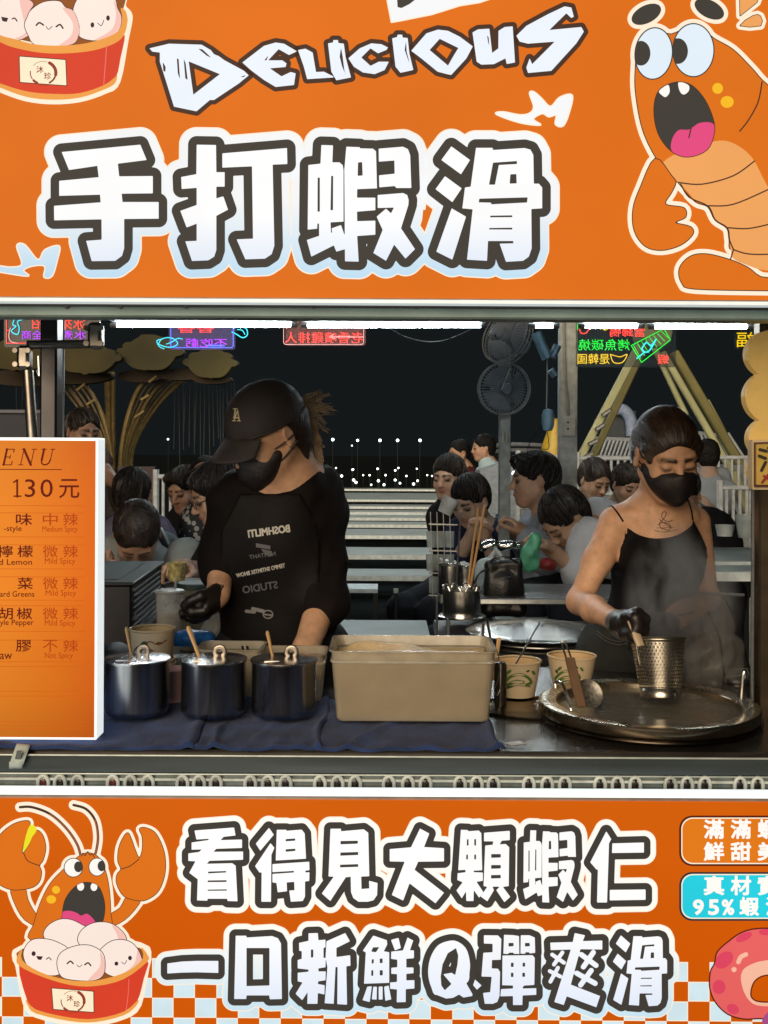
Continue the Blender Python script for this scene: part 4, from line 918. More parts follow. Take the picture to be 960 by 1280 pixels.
# right-hand grey pillar behind the cook
pl = empty('pillar', (P(711, 600, 5.0).x, 5.0, 0), 'flat grey steel pillar with a cable and a socket box behind the cook', 'pillar')
a, b = P(699, 600, 5.0), P(721.5, 600, 5.0)
mb = MB(); mb.box(((a.x + b.x) / 2, 5.03, 1.3), (b.x - a.x, .06, 2.6), bev=.003); mb.build('post', mat('grey_pillar_paint', (.42, .45, .43), .5, .2, nz=.2, bump=.1), pl)
mb = MB(); mb.tube([P(705, 395, 4.985), P(705.5, 440, 4.985), P(707, 480, 4.985), P(710, 505, 4.985), P(711, 520, 4.985)], .0066, 8); mb.build('cable', mat('grey_cable', (.30, .31, .30), .5), pl)
c_ = P(711, 533, 4.985); mb = MB(); mb.box(c_, (.062, .04, .092), bev=.005); bx_ = mb.build('socket_box', mat('socket_white', (.50, .50, .46), .45), pl)
mb = MB(); mb.tube([P(710, 528, 4.955), P(710, 528, 4.952)], .006, 8); mb.tube([P(710, 536, 4.955), P(710, 536, 4.952)], .006, 8); o_ = mb.build('socket', M_DST, pl); tag(o_, kind='stuff')
# awning arm with chromed clamps at the top left
M_AGC = mat('aged_chrome', (.34, .30, .26), .3, 1.0, nz=.2)
aw = empty('awning_arm', P(40, 560, 2.05), 'chromed awning arm with knuckle clamps beside the dark post at top left', 'support arm')
mb = MB(); mb.tube([P(35, 463, 2.05), P(44, 600, 2.05)], .0105, 16); mb.build('tube', M_AGC, aw)
mb = MB(); mb.tube([P(34, 431, 2.08), P(118, 430, 2.14)], .0085, 16); mb.build('tube', M_AGC, aw)
for (px, py, Y_, sx) in ((31, 447, 2.05, 1), (120, 420, 2.12, 1.15)):
    c_ = P(px, py, Y_); mb = MB(); mb.box(c_, (.024 * sx, .03, .045 * sx), bev=.006)
    mb.build('clamp', M_AGC, aw)
    for dx, dz in ((-.012, .012), (.012, .012), (-.012, -.014), (.012, -.014)):
        mb = MB(); mb.tube([c_ + Vector((dx * sx, -.014, dz * sx)), c_ + Vector((dx * sx, -.021, dz * sx))], .005 * sx, 8); mb.build('clamp_bolt', M_AGC, aw)
mb = MB(); mb.tube([P(48, 445, 2.03), P(49, 470, 2.03), P(46, 462, 2.03)], .002, 6); mb.build('spring_clip', M_CHR, aw)

# ------------------------------------------------------------------ menu lightbox standing on the counter
ME0, ME1 = 1.82, 1.866
menu = empty('menu_board', P(60, 926, 1.84), 'orange lit menu board with dark red dish names at left of the counter', 'menu board')
xr = P(121.5, 740, ME0).x; zt_, zb_ = P(60, 547, ME0).z, P(60, 925, ME0).z
M_MEN = bpy.data.materials.new('menu_orange_backlit'); M_MEN.use_nodes = True
n = M_MEN.node_tree.nodes; L = M_MEN.node_tree.links; b_ = n['Principled BSDF']; b_.inputs['Roughness'].default_value = .4
tc = n.new('ShaderNodeTexCoord'); sx = n.new('ShaderNodeSeparateXYZ'); L.new(tc.outputs['Object'], sx.inputs[0])
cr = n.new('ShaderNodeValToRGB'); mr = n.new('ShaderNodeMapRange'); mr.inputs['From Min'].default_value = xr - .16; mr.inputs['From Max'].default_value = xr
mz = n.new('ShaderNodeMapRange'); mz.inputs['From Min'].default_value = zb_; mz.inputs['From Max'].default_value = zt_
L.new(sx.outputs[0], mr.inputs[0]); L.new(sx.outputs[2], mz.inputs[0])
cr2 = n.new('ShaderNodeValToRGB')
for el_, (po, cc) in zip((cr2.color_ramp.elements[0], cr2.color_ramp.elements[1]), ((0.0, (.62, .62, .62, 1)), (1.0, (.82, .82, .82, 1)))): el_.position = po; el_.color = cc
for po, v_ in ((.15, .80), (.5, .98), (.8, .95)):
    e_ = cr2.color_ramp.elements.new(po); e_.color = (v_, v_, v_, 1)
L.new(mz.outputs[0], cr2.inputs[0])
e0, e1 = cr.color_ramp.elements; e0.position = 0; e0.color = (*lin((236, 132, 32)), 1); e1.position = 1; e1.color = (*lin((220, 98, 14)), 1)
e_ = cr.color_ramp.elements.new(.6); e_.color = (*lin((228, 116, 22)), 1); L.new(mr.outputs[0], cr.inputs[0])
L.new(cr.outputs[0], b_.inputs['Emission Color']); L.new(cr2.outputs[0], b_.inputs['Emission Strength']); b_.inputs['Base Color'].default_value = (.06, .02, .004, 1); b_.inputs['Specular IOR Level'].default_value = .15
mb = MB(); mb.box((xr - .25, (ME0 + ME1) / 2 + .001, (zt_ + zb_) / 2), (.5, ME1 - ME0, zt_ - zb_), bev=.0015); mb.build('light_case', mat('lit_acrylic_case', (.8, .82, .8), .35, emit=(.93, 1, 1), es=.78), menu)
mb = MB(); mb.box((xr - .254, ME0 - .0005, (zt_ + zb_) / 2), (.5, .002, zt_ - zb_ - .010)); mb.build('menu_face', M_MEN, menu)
def laym(k): return ME0 - .0018 - .0002 * k
_l = lay
def mprint(name, prims, k, m_, **kw): return printed(name, prims, laym(k), m_, menu, **kw)
M_MRED = glow('menu_dark_red_print', (110, 22, 12), .8); M_MOR = glow('menu_orange_red_print', (190, 72, 14), .85); M_MLN = glow('menu_row_line_print', (216, 98, 18), .86)
def serif(ch, x, y, w, h_, sl=.22):
    f = lambda L_: [(x + a * w + (1 - b) * h_ * sl, y - h_ + b * h_) for a, b in L_]
    if ch == 'E': return [('l', f([(.12, 0), (.12, 1)]), 2.6), ('l', f([(0, 0), (.85, 0)]), 1.1), ('l', f([(0, 1), (.9, 1)]), 1.1), ('l', f([(.15, .5), (.6, .5)]), 1.1), ('l', f([(.85, 0), (.85, .2)]), 1.3), ('l', f([(.9, 1), (.9, .78)]), 1.3), ('l', f([(.6, .38), (.6, .62)]), 1.1)]
    if ch == 'N': return [('l', f([(.1, 0), (.1, 1)]), 1.1), ('l', f([(.1, 0), (.85, 1)]), 3.0), ('l', f([(.85, 0), (.85, 1)]), 1.1), ('l', f([(-.05, 1), (.28, 1)]), 1.0), ('l', f([(.68, 0), (1.05, 0)]), 1.0), ('l', f([(-.05, 0), (.2, 0)]), 1.0)]
    if ch == 'U': return [('l', f([(.12, 0), (.12, .7)]), 2.7), ('l', smooth(f([(.12, .65), (.18, .9), (.45, 1.0), (.72, .9), (.82, .65)]), 4, False), 1.7), ('l', f([(.82, 0), (.82, .7)]), 1.1), ('l', f([(-.08, 0), (.32, 0)]), 1.0), ('l', f([(.65, 0), (1.0, 0)]), 1.0)]
    if ch == 'M': return [('l', f([(.08, 0), (.08, 1)]), 1.1), ('l', f([(.08, 0), (.5, .95)]), 2.8), ('l', f([(.5, .95), (.92, 0)]), 1.1), ('l', f([(.92, 0), (.92, 1)]), 2.7)]
for ch, x_, w_ in (('M', -28, 20), ('E', 3, 12.5), ('N', 24, 17), ('U', 49, 15.5)): mprint('letter', serif(ch, x_, 581, w_, 19.5), 1, M_MRED, h=.5)
mprint('rule_line', [('l', [(-30, 586.5), (77, 587)], 1.0)], 1, M_MRED, h=.5)
mprint('letter', [('l', [(21.5, 600), (21.5, 621)], 2.4), ('l', [(21.5, 600), (17.2, 602.8)], 2.0), ('l', [(17.5, 620.2), (26, 620.2)], 1.8)], 1, M_MRED, h=.4)
for ch, x_, w_ in (('3', 31, 13), ('0', 50.5, 15.5), ('.', -4, 3)): mprint('letter', [text(ch, x_, 621.5 if ch != '.' else 611, 24, w=w_, height=22.5 if ch != '.' else 3)], 1, M_MRED, grow=.0, h=.5)
for ch, x_, w_ in (('1', 17, 7), ): pass
mprint('letter', [text('元', 74, 622.5, 24, w=25, height=23.5)], 1, M_MRED, grow=.2, h=.5)
rows = [(646, [('味', 20, 21)], '-style', 5, 22, '中辣', 'Medium Spicy', 54, 44), (686, [('檸', -3, 20), ('檬', 22, 20)], 'd Lemon', -1, 41, '微辣', 'Mild Spicy', 57, 38),
        (726, [('菜', 22, 20)], 'ard Greens', 0, 43, '微辣', 'Mild Spicy', 58, 38), (763.5, [('胡', -2, 19), ('椒', 21, 20)], 'yle Pepper', 0, 42, '微辣', 'Mild Spicy', 57, 38), (804, [('膠', 20, 20)], 'aw', 0, 15, '不辣', 'Not Spicy', 57, 35)]
for (y_, c1, e1_, ex, ew, c2, e2, fx, fw) in rows:
    for ch, x_, w_ in c1: mprint('letter', [text(ch, x_, y_ + 10.5, 15, w=w_ - 1, height=14.5)], 1, M_MRED, grow=.18, h=.4)
    mprint('letter', [text(e1_, ex, y_ + 20, 9, w=ew, height=9 if any(c in 'ypgP' for c in e1_) else 7)], 1, M_MRED, grow=.08, h=.4)
    for j, ch in enumerate(c2): mprint('letter', [text(ch, 53.5 + j * 25.5, y_ + 10.8, 15, w=18.5, height=15)], 1, M_MOR, grow=.1, h=.4)
    mprint('letter', [text(e2, fx - 1, y_ + 21, 8, w=fw, height=9.5)], 1, M_MOR, grow=.05, h=.4)
for y_ in (632, 641, 671, 681, 711, 721, 750, 757, 789, 800, 827, 833, 864, 870, 902, 907, 911):
    mprint('row_line', [('l', [(-20, y_), (105 + (y_ - 632) * .012, y_ + .3)], .7)], .5, M_MLN, h=.5)

# paper tag and second small things at the front edge
tgp = empty('paper_tag', P(24, 945, 1.79), 'small folded pale paper tag taped over the counter edge below the menu board', 'paper tag')
mb = MB(); mb.grid(lambda u, v: (lambda q: q)(P(21 + 17 * u - 9 * v, 929.5 + 25 * v + 1.5 * u, 1.786 - .006 * math.sin(v * 2.6) + .012 * (1 - v))), 4, 8); mb.build('slip', mat('pale_paper', (.55, .66, .66), .6), tgp, thick=.0008)
mb = MB(); mb.grid(lambda u, v: P(11.5 + 16.5 * u, 952 + 8.5 * v, 1.782 + .003 * v), 3, 2); mb.build('fold', mat('pale_paper', (.55, .66, .66), .6), tgp, thick=.0008)
mb = MB(); mb.grid(lambda u, v: P(21 + 7 * u - 2.5 * v, 938 + 11 * v, 1.7775), 2, 3); mb.build('mark', mat('grey_ink', (.12, .14, .15), .6), tgp)

# ------------------------------------------------------------------ yellow cloud sign and small black sign, right edge
cs = empty('cloud_sign', P(970, 600, 1.95), 'mustard cloud shaped board with a small framed brush lettering sign at the right edge', 'sign')
bl = []
for (cy_, r_, cx_) in ((442, 30, 964), (496, 34, 966), (548, 26, 962), (588, 24, 961)): bl.append(('e', cx_, cy_, r_, r_ * .98))
xs_a, ys_a, D_ = field(bl, 1.2, 4)
def slab(prims, Y0, Y1, name, m_, parent, h=1.0, grow=0):
    xs1, ys1, D1 = field(prims, h, 3 * h + max(grow, 0)); V_, F_ = march(xs1, ys1, D1 - grow); k_ = len(V_)
    me = bpy.data.meshes.new(name); me.from_pydata([tuple(P(x, y, Y0)) for x, y in V_], [], [f[::-1] for f in F_])
    import bmesh
    bm = bmesh.new(); bm.from_mesh(me); bmesh.ops.remove_doubles(bm, verts=bm.verts, dist=1e-6)
    r_ = bmesh.ops.extrude_face_region(bm, geom=bm.faces[:]); vs_ = [e for e in r_['geom'] if isinstance(e, bmesh.types.BMVert)]
    bmesh.ops.translate(bm, verts=vs_, vec=(0, Y1 - Y0, 0)); bmesh.ops.recalc_face_normals(bm, faces=bm.faces); bm.to_mesh(me); bm.free()
    return link_mesh(name, me, m_, parent)
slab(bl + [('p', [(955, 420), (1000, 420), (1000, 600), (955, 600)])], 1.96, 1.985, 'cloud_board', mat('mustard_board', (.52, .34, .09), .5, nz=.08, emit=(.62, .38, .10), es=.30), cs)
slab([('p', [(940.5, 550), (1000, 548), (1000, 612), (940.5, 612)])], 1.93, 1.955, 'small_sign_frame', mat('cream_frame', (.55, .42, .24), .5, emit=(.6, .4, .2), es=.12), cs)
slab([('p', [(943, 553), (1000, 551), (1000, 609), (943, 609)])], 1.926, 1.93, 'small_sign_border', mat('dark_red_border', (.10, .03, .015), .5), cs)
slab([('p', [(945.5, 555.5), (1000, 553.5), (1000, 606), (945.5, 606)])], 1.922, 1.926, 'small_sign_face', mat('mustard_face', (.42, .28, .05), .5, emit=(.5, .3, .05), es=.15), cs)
printed('brush_mark', [('l', [(950, 562), (958, 564)], 4), ('l', [(949, 570), (957, 573)], 4), ('l', [(952, 588), (957, 578)], 4), ('l', [(960, 560), (970, 560)], 3), ('l', [(962, 568), (970, 568)], 3), ('l', [(961, 576), (972, 576)], 3)], 1.9205, mat('black_ink', (.02, .015, .012), .5), cs, h=.6)
printed('brush_mark', [('l', [(953, 603), (960, 594)], 3.5), ('l', [(955, 595), (964, 601)], 3)], 1.9205, mat('red_ink', (.28, .02, .015), .5), cs, h=.6)
# ------------------------------------------------------------------ things on the counter
def on(px, Y, z=CT):   # world point on the counter under a photo column
    return Vector(((px - HX) / F * Y, Y, z))
M_TOW = mat('navy_terry_cloth', (.017, .050, .190), .95, nz=.35, ns=22, bump=1.0, bs=420, sheen=.15)
def towel(label, xa, xb, Yf, Yb, seed, skew=0.0):
    t = empty('towel', on((xa + xb) / 2, (Yf + Yb) / 2), label, 'towel', 'blue towels laid on the counter')
    def fn(u, v):
        Y_ = Yf + (Yb - Yf) * v; x = (on(xa, Yf).x * (1 - u) + on(xb, Yf).x * u) + skew * v * u + .004 * math.sin(v * 9 + seed)
        w = .5 * math.sin(u * 11 + seed * 3 + v * 5) + .5 * math.sin(v * 17 + seed + u * 6) + .6 * math.sin(u * 31 - v * 13 + seed * 7)
        e = min(u, 1 - u, v, 1 - v); lift = .0028 * w + .007 * math.exp(-((u - .97) / .03) ** 2) + .004 * math.exp(-(v / .05) ** 2)
        f1 = .007 * math.exp(-(((u - .16 - .5 * v * (seed % 2 == 1)) / .035) ** 2)) * (1 - v)
        return (x, Y_ - .0012 * math.sin(u * 14 + seed), CT + .005 + max(lift + f1, 0) * min(1, e * 40 + .35))
    mb = MB(); mb.grid(fn, 90, 46); mb.build('cloth', M_TOW, t, thick=.0045)
towel('navy blue towel lying under the menu board and the first steel pot', -60, 243, 1.797, 2.16, 1)
towel('navy blue towel lying under the two steel pots next to the tub', 239, 402, 1.799, 2.17, 2)
towel('wrinkled navy blue towel lying under the large plastic tub', 396, 634, 1.797, 2.15, 3, -.018)
TZ = CT + .0135
M_POT = mat('steel_pot_painted_streaks', (.36, .355, .35), .20, 1.0, nz=.4, ns=13, stretch=(3, 3, .12))  # stretched noise puts vertical streaks of reflection into the base colour
M_LID = mat('steel_pot_lid', (.62, .60, .60), .22, 1.0, nz=.08)
M_WOOD = mat('pale_wood', (.62, .38, .17), .55, nz=.15, ns=25, stretch=(1, 1, .15))
def pot(label, px, r, sp, knob, slab_):
    Y_ = 2.005; c_ = on(px, Y_, TZ); t = empty('steel_pot', c_, label, 'pot', 'lidded steel pots on the blue towels'); H_ = .098
    mb = MB(); mb.lathe([(0, .001), (r * .93, .001), (r * .985, .006), (r, .012), (r, H_ - .004), (r * 1.012, H_ - .002), (r * 1.012, H_), (r * .97, H_), (r * .965, H_ - .01), (r * .965, .02), (0, .02)], c_, 64); mb.build('body', M_POT, t)
    mb = MB(); mb.lathe([(0, .006), (r * .35, .0055), (r * .72, .003), (r * .93, .0015), (r * 1.035, .0005), (r * 1.05, -.001), (r * 1.045, -.003), (r * .9, -.001), (0, .001)], c_ + Vector((0, 0, H_ + .0032)), 64); mb.build('lid', M_LID, t)
    k0 = c_ + Vector((knob, -.004, H_ + .008)); mb = MB()
    mb.tube([k0 + Vector((.009 * math.cos(R(a)), 0, .0085 + .009 * math.sin(R(a)))) for a in range(-60, 241, 20)], .0032, 8, flat=1.4); mb.build('knob', M_AGC, t)
    mb = MB(); mb.box(k0 + Vector((0, -.004, -.001)), (.022, .010, .0018)); mb.build('knob_plate', M_AGC, t)
    mb = MB(); mb.box(c_ + Vector((-knob * 1.2 - .002, -r * .62, H_ + .0062)), (.028, .006, .0012)); mb.build('slot_plate', M_CHR, t)
    # wooden spoon handle rising through the lid
    (x0, y0_), (x1, y1_) = sp; a_, b_ = P(x0, y0_, 2.00), P(x1, y1_, 2.02)
    s_ = empty('wooden_spoon', (a_.x, a_.y, a_.z), slab_, 'spoon', 'wooden spoons standing in the steel pots')
    dr = (a_ - b_).normalized(); mb = MB(); mb.tube([a_ + dr * .07, a_ + dr * .02, a_, a_.lerp(b_, .5), a_.lerp(b_, .92), b_], [.0042, .0042, .0038, .0043, .0054, .0035], 12, flat=.7); mb.build('handle', M_WOOD, s_)
    mb = MB(); mb.sphere(a_ + dr * .078, .016, 14, (1, .5, 1.1)); mb.build('bowl', M_WOOD, s_)
pot('shiny dark steel pot with lid, leftmost beside the menu board', 173, .0585, ((166, 829), (158, 784)), .012, 'wooden spoon handle sticking up from the pot beside the menu board')
pot('shiny steel pot with a pinkish lid, middle one of three pots', 268.5, .0598, ((252, 829), (235, 783)), .012, 'wooden spoon handle leaning left in the middle pot')
pot('dark steel pot with a ring knob, right beside the plastic tub', 356.5, .0598, ((342, 826), (334, 789)), .014, 'short pale wooden spoon handle in the pot nearest the plastic tub')

def rring(w, d, r, z, n=6):
    out = []
    for (sx_, sy_, a0) in ((1, 1, 0), (-1, 1, 90), (-1, -1, 180), (1, -1, 270)):
        for k in range(n + 1):
            a = R(a0 + 90 * k / n); out.append((sx_ * (w / 2 - r) + r * math.cos(a), sy_ * (d / 2 - r) + r * math.sin(a), z))
    return out
def loft(mb, rings, cap0=True, cap1=True):
    k = len(mb.v); n = len(rings[0])
    for r_ in rings: mb.v += [tuple(q) for q in r_]
    for i in range(len(rings) - 1):
        for j in range(n):
            a = k + i * n + j; b = k + i * n + (j + 1) % n; mb.f.append((a, b, b + n, a + n))
    if cap0: mb.f.append(tuple(k + j for j in range(n))[::-1])
    if cap1: mb.f.append(tuple(k + (len(rings) - 1) * n + j for j in range(n)))
M_TUB = mat('frosted_plastic', (.95, .82, .60), .36, nz=.12, ns=9, trans=.6, alpha=.78, spec=.5)
M_TUBR = mat('clear_plastic_rim', (.92, .82, .64), .16, trans=.6, spec=.7)
def tub(label, c_, w, d, H_, name='plastic_tub', grp=None, fill=.8, tap=.9, rimh=.02, cm=None, handle=False):
    t = empty(name, c_, label, 'tub' if name == 'plastic_tub' else 'container', grp); mb = MB(); X = Vector(c_); T = .003
    sh = lambda ring: [X + Vector(q) for q in ring]
    W_ = lambda f: (tap + (1 - tap) * f)
    loft(mb, [sh(rring(w * W_(0) - .006, d * W_(0) - .006, .012, 0)), sh(rring(w * W_(0), d * W_(0), .014, .004)), sh(rring(w * W_(.85), d * W_(.85), .018, H_ - rimh)), sh(rring(w * W_(.85) - 2 * T, d * W_(.85) - 2 * T, .015, H_ - rimh)), sh(rring(w * W_(0) - 2 * T, d * W_(0) - 2 * T, .012, .006))])
    mb.build('body', M_TUB, t)
    mb = MB(); f = .90
    loft(mb, [sh(rring(w * W_(f) - .006, d * W_(f) - .006, .016, H_ - rimh - .001)), sh(rring(w * W_(f) + .004, d * W_(f) + .004, .018, H_ - rimh)), sh(rring(w * W_(f) + .004, d * W_(f) + .004, .018, H_ - rimh + .004)), sh(rring(w * .985, d * .985, .018, H_ - rimh + .005)), sh(rring(w, d, .018, H_ - .003)), sh(rring(w + .008, d + .008, .02, H_ - .002)), sh(rring(w + .008, d + .008, .02, H_)), sh(rring(w - .004, d - .004, .016, H_)), sh(rring(w * .97 - .004, d * .97 - .004, .016, H_ - rimh + .004))], False, False)
    me_ = mb; me_.build('rim', M_TUBR, t)
    if fill:
        ww, dd = w * W_(fill * .85) - .010, d * W_(fill * .85) - .010; mb = MB(); zf = H_ * fill
        loft(mb, [sh(rring(w * tap - .012, d * tap - .012, .01, .008)), sh(rring(ww, dd, .013, zf - .006))], True, False)
        rs = random.Random(int(px_seed := abs(c_[0]) * 1000))
        pk = [(rs.uniform(-.4, .4), rs.uniform(-.3, .4), rs.uniform(.1, .2), rs.uniform(.004, .012)) for _ in range(7)]
        mb.grid(lambda u, v: X + Vector(((u - .5) * ww, (v - .5) * dd, zf - .006 + sum(a * math.exp(-(((u - .5 - x) ** 2 + (v - .5 - y) ** 2) / s_ ** 2)) for x, y, s_, a in pk) * min(1, 12 * min(u, 1 - u, v, 1 - v)))), 30, 20)
        mb.build('batter', cm or mat('pale_fish_batter', (.85, .62, .32), .5, nz=.12, ns=40, bump=.5, bs=120), t)
    return t
tub('large frosted beige plastic tub full of pale batter at the middle of the counter', (on(516.5, 2.025, TZ)), .298, .165, .128, tap=.93, fill=.86, rimh=.022)
tub('beige translucent container behind the pot nearest the large tub', on(368, 2.175, CT + .004), .130, .10, .095, 'food_container', 'beige containers behind the pots', .55)
tub('beige translucent container between the middle pot and the next', on(292, 2.21, CT + .004), .128, .10, .098, 'food_container', 'beige containers behind the pots', .5)
for (px, lab) in ((352, 'long clear plastic lid ledge'),): pass
# tongs in the small container
tg = empty('tongs', P(310, 822, 2.2), 'pair of thin black tongs sticking out of the container between two pots', 'tongs')
for a_, b_ in (((303, 808), (313, 850)), ((309, 808), (318, 850))):
    mb = MB(); mb.tube([P(*a_, 2.16), P(*b_, 2.2)], .0025, 8); mb.build('arm', M_BLKP, tg)

# paper bowls -------------------------------------------------------
M_PAPER = mat('cream_paper', (.66, .52, .34), .6, nz=.05, ns=20); M_PIN = mat('kraft_inside', (.68, .47, .24), .6, nz=.06)
M_LEAF = mat('green_leaf_print', (.10, .19, .035), .55, nz=.15); M_LEAFD = mat('dark_green_print', (.03, .085, .03), .55, nz=.15); M_BRP = mat('brown_flower_print', (.22, .09, .035), .55)
def bowl(label, c_, rt, rb, H_, prints=(), grp='printed paper bowls', name='paper_bowl', cat='bowl'):
    t = empty(name, c_, label, cat, grp); X = Vector(c_)
    mb = MB(); mb.lathe([(0, .004), (rb * .96, .004), (rb, 0), (rb, .004), (rt, H_ - .003)], X, 56); mb.build('body', M_PAPER, t)
    mb = MB(); mb.lathe([(rt - .0008, H_ - .003), (rb - .002, .008), (0, .008)], X, 56); mb.build('inside', M_PIN, t)
    mb = MB(); mb.lathe([(rt + .0022 * math.cos(R(a)), H_ + .0022 * math.sin(R(a))) for a in range(0, 360, 45)], X, 56, closed=True); mb.build('rolled_rim', M_PAPER, t)
    def to(x, y):
        d = P(x, y, 1.0) - Vector((0, 0, EYE)); o = Vector((0, 0, EYE)); lo_, hi_ = X.y - rt - .03, X.y
        for _ in range(26):
            m_ = (lo_ + hi_) / 2; q = o + d * m_; f = (q.z - X.z) / H_; rr_ = rb + (rt - rb) * f + .0007
            if (q.x - X.x) ** 2 + (q.y - X.y) ** 2 > rr_ ** 2: lo_ = m_
            else: hi_ = m_
        return o + d * lo_
    for nm, pr, m_ in prints:
        for p_ in pr: printed(nm, [p_], 0, m_, t, h=.6, to=to)
    return t
def leafset(ox, oy, s=1.0):
    q = lambda pts: [(ox + x * s, oy + y * s) for x, y in pts]
    return (('leaf_print', [('l', smooth(q([(-20, 16), (-12, 8), (0, 5), (10, 9), (14, 15), (8, 18)]), 4, False), 3.6 * s), ('l', smooth(q([(-18, 20), (-6, 14), (4, 15)]), 4, False), 4.2 * s), ('e', ox - 14 * s, oy + 2 * s, 4 * s, 2 * s, -40), ('e', ox + 17 * s, oy + 3 * s, 3.4 * s, 1.8 * s, 50)], M_LEAF),
            ('leaf_print', [('l', smooth(q([(-16, 22), (-4, 19), (12, 20)]), 3, False), 2.2 * s), ('e', ox - 18 * s, oy + 6 * s, 3 * s, 1.6 * s, 60), ('e', ox + 10 * s, oy + 1 * s, 2.6 * s, 1.2 * s, -20)], M_LEAFD))
def z_at(py, Y): return EYE - (py - HY) / F * Y
bowl('green leaf printed paper bowl directly right of the plastic tub', on(648, 2.20, CT + .006), .0475, .036, .070, leafset(650, 838))
bowl('green leaf printed paper bowl behind the ladle at the rim of the pan', on(716, 2.24, CT + .006), .0495, .037, .073, leafset(712, 834, .9))
bs_ = on(192, 2.26, CT + .001)
for k_ in range(4):
    pr = () if k_ < 3 else (('flower_print', [('e', 172, 815, 5, 8, 20), ('e', 180, 806, 4, 5, 60), ('e', 169, 825, 4, 5, 0)], M_LEAFD), ('flower_print', [('e', 189, 815, 6, 3, 30), ('e', 184, 824, 4, 3, -30), ('l', smooth([(178, 812), (186, 802), (198, 806), (208, 800)], 3, False), 1.5), ('e', 199, 804, 4, 1.6, 0)], M_BRP))
    bowl(['paper bowl at the very bottom of the stack behind the first pot', 'second lowest paper bowl of the stack behind the first pot', 'third paper bowl up in the stack behind the first pot', 'open paper bowl with dark flower print, topmost of the stack'][k_], bs_ + Vector((0, 0, (.0, .009, .018, .040)[k_])), .0470, .0395, (.045, .045, .045, .086)[k_], pr, 'stacked paper bowls')
# tray under the bowls, small packets
mb = MB(); c_ = on(668, 2.10, CT + .0012); mb.lathe([(0, .0), (.100, 0), (.106, .003), (.108, .005), (.110, .003), (.108, 0)], c_, 64, sy=.8); tag(mb.build('round_tray', mat('tan_steel', (.22, .18, .13), .25, 1.0, nz=.2, ns=9), None), 'thin round steel tray on the counter under the two paper bowls', 'tray')  # steel in a brownish tone
mb = MB(); mb.box(P(645, 931, 1.86) + Vector((0, 0, .002)), (.030, .020, .003), Matrix.Rotation(R(25), 3, 'Z'), bev=.001); o_ = mb.build('sauce_packet', mat('packet_foil', (.6, .62, .6), .35), None); tag(o_, 'small pale packet lying at the front edge of the steel counter', 'packet')

# big pan ------------------------------------------------------------
pc = on(811.5, 2.035, CT); pan = empty('round_pan', pc, 'large round steel pan of broth at the right end of the counter', 'pan')
M_PAN = mat('pan_steel_reflected_tone', (.50, .42, .31), .25, 1.0, nz=.15, ns=8)  # bronze tone of reflections is put into the steel colour
mb = MB(); mb.lathe([(0, .001), (.182, .001), (.194, .004), (.198, .012), (.2015, .0125), (.2035, .0155), (.2035, .030), (.2015, .0325), (.197, .0335), (.176, .0315), (.1715, .0305), (.1695, .028), (.1685, .006), (0, .006)], pc, 96); mb.build('body', M_PAN, pan)
mb = MB(); mb.lathe([(.199, .0100), (.2055, .0095), (.2065, .0075), (.204, .004), (.196, .003)], pc, 96); mb.build('lower_rim', mat('dark_pan_rim', (.10, .08, .06), .25, 1.0), pan)
mb = MB(); mb.lathe([(0, .0195), (.1690, .0195), (.1690, .0185)], pc, 96); mb.build('broth', mat('murky_broth', (.17, .15, .12), .13, nz=.12, ns=7, bump=.25, bs=28, spec=.6), pan)
for (px, py, dx, s_) in ((713, 868, 1, 1), (913, 856, -1, 1)):
    a_ = P(px - 18 * dx, py - 16, 2.00); b_ = P(px, py + 16, 1.93) if dx == 1 else P(px + 14, py + 14, 2.0)
    mid = (a_ + b_) / 2 + Vector((.0, 0, .016)); mb = MB(); mb.tube(smooth([a_ + Vector((0, 0, -.012)), a_, mid, b_, b_ + Vector((0, 0, -.006))], 5, False), .003, 8); mb.build('handle', M_CHR, pan)
# ladle strainer resting in the pan
ls = empty('skimmer', P(715, 840, 2.02), 'flat steel skimmer with a brown handle leaning inside the rim of the pan', 'skimmer')
a_, b_ = P(712, 822, 2.0), P(727, 884, 1.95)
mb = MB(); d_ = (b_ - a_).normalized(); Mr = Matrix((Vector((1, 0, 0)), d_.cross(Vector((1, 0, 0))).normalized(), d_)).transposed(); mb.box((a_ + b_) / 2, (.018, .006, (b_ - a_).length), Mr, bev=.002); mb.build('handle', mat('brown_handle', (.14, .075, .035), .5), ls)
mb = MB(); mb.tube(smooth([P(714, 823, 2.0), P(708, 806, 2.0), P(703, 801, 2.0), P(703, 808, 2.0), P(708, 823, 2.0)], 4, False), .0018, 8); mb.build('hanging_loop', M_CHR, ls)
mb = MB(); cc = P(735, 868, 2.0); mb.lathe([(0, .0), (.018, .0015), (.026, .006), (.0275, .007)], cc, 30, Matrix.Rotation(R(58), 3, 'X') @ Matrix.Rotation(R(14), 3, 'Y')); mb.build('skimmer_head', mat('dull_skimmer_mesh', (.30, .28, .25), .45, .8, nz=.4, ns=160), ls, thick=.001)

